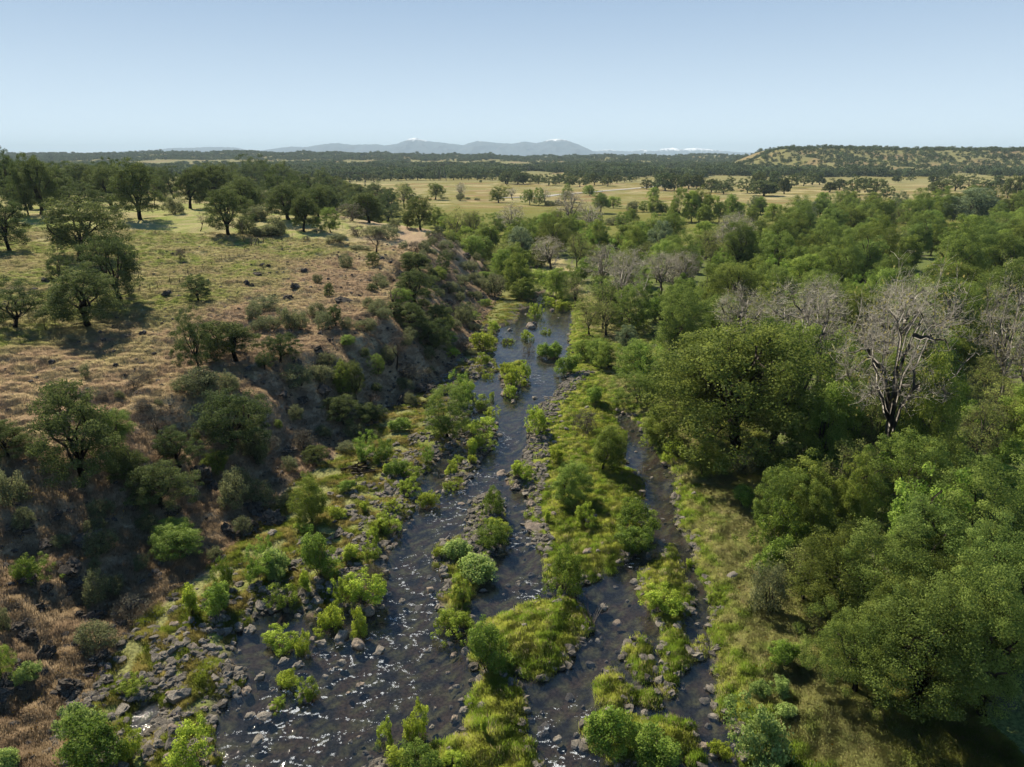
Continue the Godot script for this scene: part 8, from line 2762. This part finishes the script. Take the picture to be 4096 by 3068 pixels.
	k("g",39,2.0,-52.5,0.72,0.3,"broad flat slab at the pool edge")
	k("g",16,3.6,-65.4,0.23,1.0,"small grey stone @s pale stemmed sprout tree")
	k("g",35,3.4,-62.4,0.33,1.0,"middling #e @u hollow bush")
	k("g",29,3.0,-60.1,0.27,1.0,"largest grey stone just @w flat slab")
	k("g",0,15.5,-65.8,0.41,0.8,"middling #e @u bright oak foot bush")
	k("g",27,13.4,-65.5,0.17,1.0,"small grey stone @w pale stemmed sprout tree")
	k("g",3,15.8,-64.2,0.20,1.0,"smallest grey stone @s bright oak foot bush")
	k("g",20,13.2,-69.3,0.21,1.0,"small grey stone @u pale stemmed sprout tree")
	k("g",27,14.8,-55.9,0.25,1.0,"small grey stone @d bright oak foot bush")
	k("g",26,14.7,-54.4,0.30,1.0,"small grey stone @s pale edge bush")
	k("g",17,13.1,-54.8,0.22,0.6,"small grey stone @u lower tip bush")
	k("g",7,16.6,-58.2,0.31,1.0,"middling #e @d bright oak foot bush")
	k("g",33,13.5,-80.9,0.28,1.0,"small grey stone @d island head tree")
	k("g",29,12.9,-81.5,0.35,1.0,"middling #e well @w bar boulder")
	k("g",31,6.4,-53.5,0.29,1.0,"small grey stone @o hollow bush and the broad slab")
	k("g",23,7.2,-54.3,0.25,1.0,"small grey stone @w broad slab")
	k("g",33,3.6,-54.4,0.30,1.0,"small grey stone @u broad slab")
	k("g",2,8.6,-92.4,0.47,1.0,"middling #e @s island head tree")
	k("g",14,9.2,-81.5,0.42,0.7,"middling #e well @w long willow clump")
	k("g",3,-0.9,-88.1,0.45,1.0,"middling #e @s pool leaning bush")
	k("g",17,13.7,-63.0,0.22,1.0,"largest grey stone @s bright oak foot bush")
	k("g",26,2.8,-63.2,0.22,1.0,"small grey stone @o flat slab and the pale stemmed sprout tree")
	k("g",34,2.0,-62.4,0.22,1.0,"largest grey stone @u flat slab")
	k("g",28,2.4,-61.5,0.22,1.0,"smallest grey stone just @u flat slab")
	k("g",20,3.5,-59.6,0.21,1.0,"small grey stone @u hollow bush")
	k("g",0,2.6,-67.0,0.24,1.0,"small grey stone @o bar boulder and the pale stemmed sprout tree")
	k("g",25,1.8,-66.0,0.23,1.0,"small grey stone @u flat slab")
	k("g",12,8.2,-141.4,0.52,1.0,"middling #e @d creek mouth tree")
	k("g",21,3.5,-127.1,0.95,1.0,"large #e just @u upstream pool boulder")
	k("g",5,9.0,-134.4,0.28,1.0,"small grey stone @u upstream pool boulder")
	k("g",36,5.1,-151.7,0.37,1.0,"middling #e just @s creek mouth tree")
	k("g",1,2.8,-137.5,0.40,1.0,"middling #e @u upstream pool boulder")
	k("g",14,-1.4,-73.9,0.40,1.0,"middling #e just @w long willow clump")
	k("g",27,0.1,-85.1,0.33,1.0,"middling #e @w drift sticks")
	k("g",4,-5.0,-63.4,0.22,1.0,"small grey stone @w brightest willow")
	k("g",15,-6.4,-68.4,0.24,1.0,"small grey stone @s bar boulder")
	k("g",12,-1.1,-63.8,0.52,0.6,"largest #e @u flat slab")
	k("g",10,-3.8,-57.8,0.38,1.0,"middling #e @s flat slab")
	k("g",21,-4.6,-57.5,0.31,0.6,"middling #e @w brightest willow")
	k("g",19,-6.3,-60.7,0.27,1.0,"small grey stone @o flood bent willow and the driftwood pile")
	k("g",4,-6.4,-60.1,0.32,1.0,"middling #e @u flood bent willow")
	k("g",6,-7.0,-59.8,0.27,1.0,"small grey stone just @u flood bent willow")
	k("g",1,-9.0,-55.4,0.30,1.0,"middling #e just @d flood bent willow")
	k("g",30,-9.8,-54.3,0.30,1.0,"largest grey stone @d flood bent willow")
	k("g",27,-10.5,-54.6,0.36,1.0,"middling #e @w tan block")
	k("g",1,-13.7,-54.8,0.36,1.0,"tan block at the edge of the flower flat")
	k("g",37,-12.0,-54.1,0.29,1.0,"small grey stone just @w tan block")
	k("g",21,-13.8,-57.4,0.21,1.0,"small grey stone just @d flower flat bush")
	k("g",16,-11.0,-60.4,0.27,1.0,"small grey stone just @u brightest willow")
	k("g",15,-10.1,-58.2,0.31,1.0,"middling #e just @d brightest willow")
	k("g",6,-12.0,-58.3,0.31,1.0,"middling #e just @s brightest willow")
	k("g",30,-12.4,-60.4,0.22,1.0,"small grey stone just @s brightest willow")
	k("g",15,-15.4,-62.8,0.28,1.0,"small grey stone just @d driftwood pile")
	k("g",21,-19.3,-57.0,0.21,1.0,"small grey stone @u dark slope foot willow")
	k("g",3,-8.8,-53.9,0.20,1.0,"smallest grey stone @d flood bent willow")
	k("g",21,0.5,-60.4,0.27,1.0,"second^grey stone just @u flat slab")
	k("g",33,0.0,-60.6,0.22,1.0,"small grey stone @o flat slab and the flood bent willow")
	k("g",15,-0.9,-87.9,0.62,1.0,"large #e @w basalt ledge")
	k("g",4,-4.4,-62.0,0.28,1.0,"small grey stone @o flood bent willow and the still pool boulder")
	k("g",38,-8.1,-68.4,0.18,1.0,"small grey stone @s long willow clump")
	k("g",39,-7.7,-67.5,0.24,1.0,"small grey stone @w driftwood pile")
	k("g",28,-1.7,-58.8,0.21,1.0,"small grey stone @s flat slab")
	k("g",6,-2.8,-55.1,0.25,1.0,"small grey stone @s still pool boulder")
	k("g",28,-0.4,-124.2,0.52,1.0,"middling #e just @s upstream pool boulder")
	k("c",37,-21.6,-69.0,0.39,1.0,"middling #q @d pink grass boulder")
	k("c",7,-28.6,-32.5,0.88,0.6,"large #q well @d sprawling bush")
	k("c",5,-21.7,-76.3,0.33,0.8,"middling #q just @y red boulder")
	k("c",3,-16.0,-88.3,0.77,0.7,"large #q @x basalt ledge")
	k("c",2,-23.1,-51.0,0.63,1.1,"large #q @y bright slope bush")
	k("c",24,-22.1,-79.2,0.55,1.0,"middling #q just @u red boulder")
	k("c",20,-27.8,-40.1,0.74,1.0,"large #q @u sprawling bush")
	k("c",4,-20.0,-65.7,0.47,0.7,"middling #q @x driftwood pile")
	k("c",8,-28.6,-54.5,0.43,1.0,"middling #q @d shaded outcrop")
	k("c",3,-9.1,-102.3,0.55,0.8,"middling #q just @u round flat bush")
	k("c",28,-28.3,-33.9,0.89,0.7,"large #q @o sprawling bush and the pointed boulder")
	k("c",3,-16.6,-79.7,0.68,1.0,"large #q @d cliff block")
	k("c",19,-23.0,-48.2,0.35,0.9,"middling #q @y bright slope bush")
	k("c",39,-25.4,-33.4,0.62,1.1,"large #q well @x pointed boulder")
	k("c",27,-22.6,-65.6,0.72,0.6,"large #q @u pale round oak")
	k("c",4,-17.5,-78.4,0.70,1.1,"large #q @o twisted grey oak and the cliff block")
	k("c",6,-29.7,-36.3,0.69,0.7,"large #q @d near outcrop")
	k("c",3,-30.1,-53.5,0.95,0.7,"large #q @u rounded live oak")
	k("c",35,-20.0,-88.4,0.45,0.9,"middling #q @x cliff block")
	k("c",3,-28.1,-35.4,0.74,0.9,"large #q @o sprawling bush and the upright grey boulder")
	k("c",18,-10.6,-94.0,0.53,1.0,"middling #q @d black leaning oak")
	k("c",24,-19.6,-78.7,0.56,1.1,"large #q @y red boulder")
	k("c",25,-16.3,-78.0,0.82,0.8,"large #q @x drift sticks")
	k("c",6,-20.8,-66.7,0.59,0.8,"large #q @d pink grass boulder")
	k("c",39,-30.7,-39.1,0.37,1.0,"middling #q @y near outcrop")
	k("c",26,-31.3,-34.0,0.82,0.8,"large #q well @x sprawling bush")
	k("c",14,-14.1,-88.8,0.78,0.8,"large #q just @x basalt ledge")
	k("c",38,-30.2,-50.5,0.56,0.8,"large #q just @x rounded live oak")
	k("c",39,-11.9,-100.8,0.73,0.7,"large #q just @u black leaning oak")
	k("c",0,-11.2,-99.5,0.33,1.1,"middling #q just @y black leaning oak")
	k("c",29,-31.3,-45.8,0.94,0.9,"large #q @u near ledge")
	k("c",24,-25.1,-32.9,0.44,0.8,"middling #q well @x pointed boulder")
	k("c",29,-23.2,-80.9,0.53,0.7,"middling #q @u red boulder")
	k("c",27,-17.6,-77.0,0.36,0.9,"middling #q just @u twisted grey oak")
func make_items() -> void:
	slope_plants()
	creek_plants()
	wood_plants()
	plain_plants()
	all_rocks()
	fence([-58.1, -80.6, -54.5, -80.4, -54.4, -82.2, -53.7, -91.7, -53.4, -93.9, -52.4, -95.7, -51.9, -97.7, -51.4, -99.5, -50.8, -100.6, -50.2, -103.2, -49.3, -104.3, -50.0, -108.9, -50.5, -112.9, -50.4, -115.3, -51.8, -122.2, -51.9, -126.9, -51.2, -128.9, -50.6, -131.1, -51.5, -137.3, -51.3, -139.9, -50.8, -142.1, -50.7, -146.0, -50.9, -146.5, -50.6, -150.7, -49.7, -152.5, -47.5, -155.0, -45.8, -156.5, -43.3, -159.0, -43.2, -163.1, -40.4, -171.5], "old wire fence on thin rusty posts running across the dry slope")
	brace(-50.9, -142.1)
	drift_pile(-14.8, -63.4, 46, 1.7, "pile of pale driftwood logs and sticks on the flower flat")
	drift_pile(-10.9, -82.6, 30, 1.3, "low heap of grey drift sticks under the basalt ledge")
	snag_log(-15.7, -45.5, 1.6, 0.5, "short pale log on the cobbles under the white trunked willow")
	snag_log(-12.8, -46.7, 3.4, 0.35, "long thin bare branch lying on the cobbles of the bar")
	snag_log(-12.5, -73.5, 2.2, 0.2, "bare log lying in the grass of the flower flat")
	dead_stems(5.3, -40.2, 1.7, 16, "fan of long pale dead stalks beside the pitted boulder")
	dead_stems(13.0, -63.9, 1.2, 9, "pale dead stalks beside the side channel riffle")
	dead_stems(12.0, -58.8, 1.2, 9, "grey dead brush leaning over the side channel")
	dead_stems(16.7, -64.0, 1.3, 8, "dead stalks at the stones above the bank grass")
	dead_stems(-1.3, -30.2, 1.9, 3, "white forked dead stem in the near grass island")
	dead_stems(-3.5, -70.5, 1.5, 8, "bent pale flood sticks on the long willow clump")
	dead_stems(-8.4, -56.4, 1.3, 8, "white sticks beside the flood bent willow")
	pylon(-149, -708, 15, 14, true, "grey lattice pylon with a flat bridge top behind the slope oaks")
	pylon(-79, -835, 24, 9, false, "pair of tall lattice pylons standing behind the far field, the taller one")
	pylon(-87, -853, 21, 8, false, "lattice pylon beside the taller one behind the far field")
	pylon(27, -1182, 10, 6, false, "small lattice pylon in the woodland behind the plain")
	pylon(155, -1182, 7, 6, false, "tiny lattice pylon in the woodland toward the flat hill")
	road([-10, -492, 5, -497, 25, -516, 33, -536, 46, -552, 58, -565, 75, -588, 91, -615, 112, -642, 139, -689, 170, -698, 212, -731])

const KIND := {"O": ["oak_tree", "oak", "tree", "oaks of the dry slope"], "W": ["valley_oak", "wood_oak", "tree", "oaks of the riverside wood"], "G": ["leafy_tree", "green_tree", "tree", "leafy trees by the creek"], "P": ["pale_tree", "pale_tree", "tree", "pale trees of the wood"], "H": ["twiggy_tree", "sparse_tree", "tree", "half bare trees"], "Y": ["bare_sycamore", "sycamore", "tree", "bare sycamores"], "D": ["dead_tree", "dead_tree", "tree", "dead trees"], "S": ["shrub", "shrub", "shrub", "shrubs of the slope"], "T": ["twiggy_shrub", "twiggy_shrub", "shrub", "twiggy shrubs"], "L": ["willow_bush", "willow", "bush", "willows in the creek"], "A": ["alder_bush", "alder", "bush", "leafy bushes by the creek"], "B": ["broadleaf_bush", "broadleaf", "bush", "broad leaved bushes"], "F": ["plain_oak", "far_oak", "tree", "oaks of the plain"]}
const SAY := {"@u ": "upstream of the ", "@d ": "downstream of the ", "@s ": "on the slope side of the ", "@w ": "on the wood side of the ", "@p ": "deeper in the wood than the ", "@c ": "on the creek side of the ", "@h ": "on the hill side of the ", "@o ": "between the ", "@b ": "beyond the ", "@f ": "in front of the ", "@x ": "uphill of the ", "@y ": "downhill of the ", "#g ": "grey green oak ", "#w ": "dense dark green oak ", "#l ": "bright leafy green tree ", "#r ": "rounded grey green shrub ", "#y ": "yellow green willow bush ", "#a ": "deep green leafy bush ", "#b ": "black basalt boulder ", "#e ": "grey boulder ", "#q ": "dark rough outcrop ", "#h ": "half bare twiggy tree ", "#s ": "bare white limbed sycamore ", "^": " largest ", "%": " tallest "}
func said(t: String) -> String:
	for a in SAY:
		t = t.replace(a, SAY[a])
	return t

func p(c: String, v: int, x: float, z: float, h: float, w: float, label: String) -> void:
	var q: Array = KIND[c]
	plant(q[0], q[1], v, x, z, h, w, said(label), q[2], q[3])

func k(c: String, v: int, x: float, z: float, r: float, tall: float, label: String) -> void:
	rock("creek_boulder" if c == "g" else "basalt_boulder" if c == "d" else "rock_outcrop", "grey" if c == "g" else "dark" if c == "d" else "crag", v, x, z, r, said(label), "grey boulders in and beside the creek" if c == "g" else "basalt boulders on the slope" if c == "d" else "rock outcrops of the slope", tall)
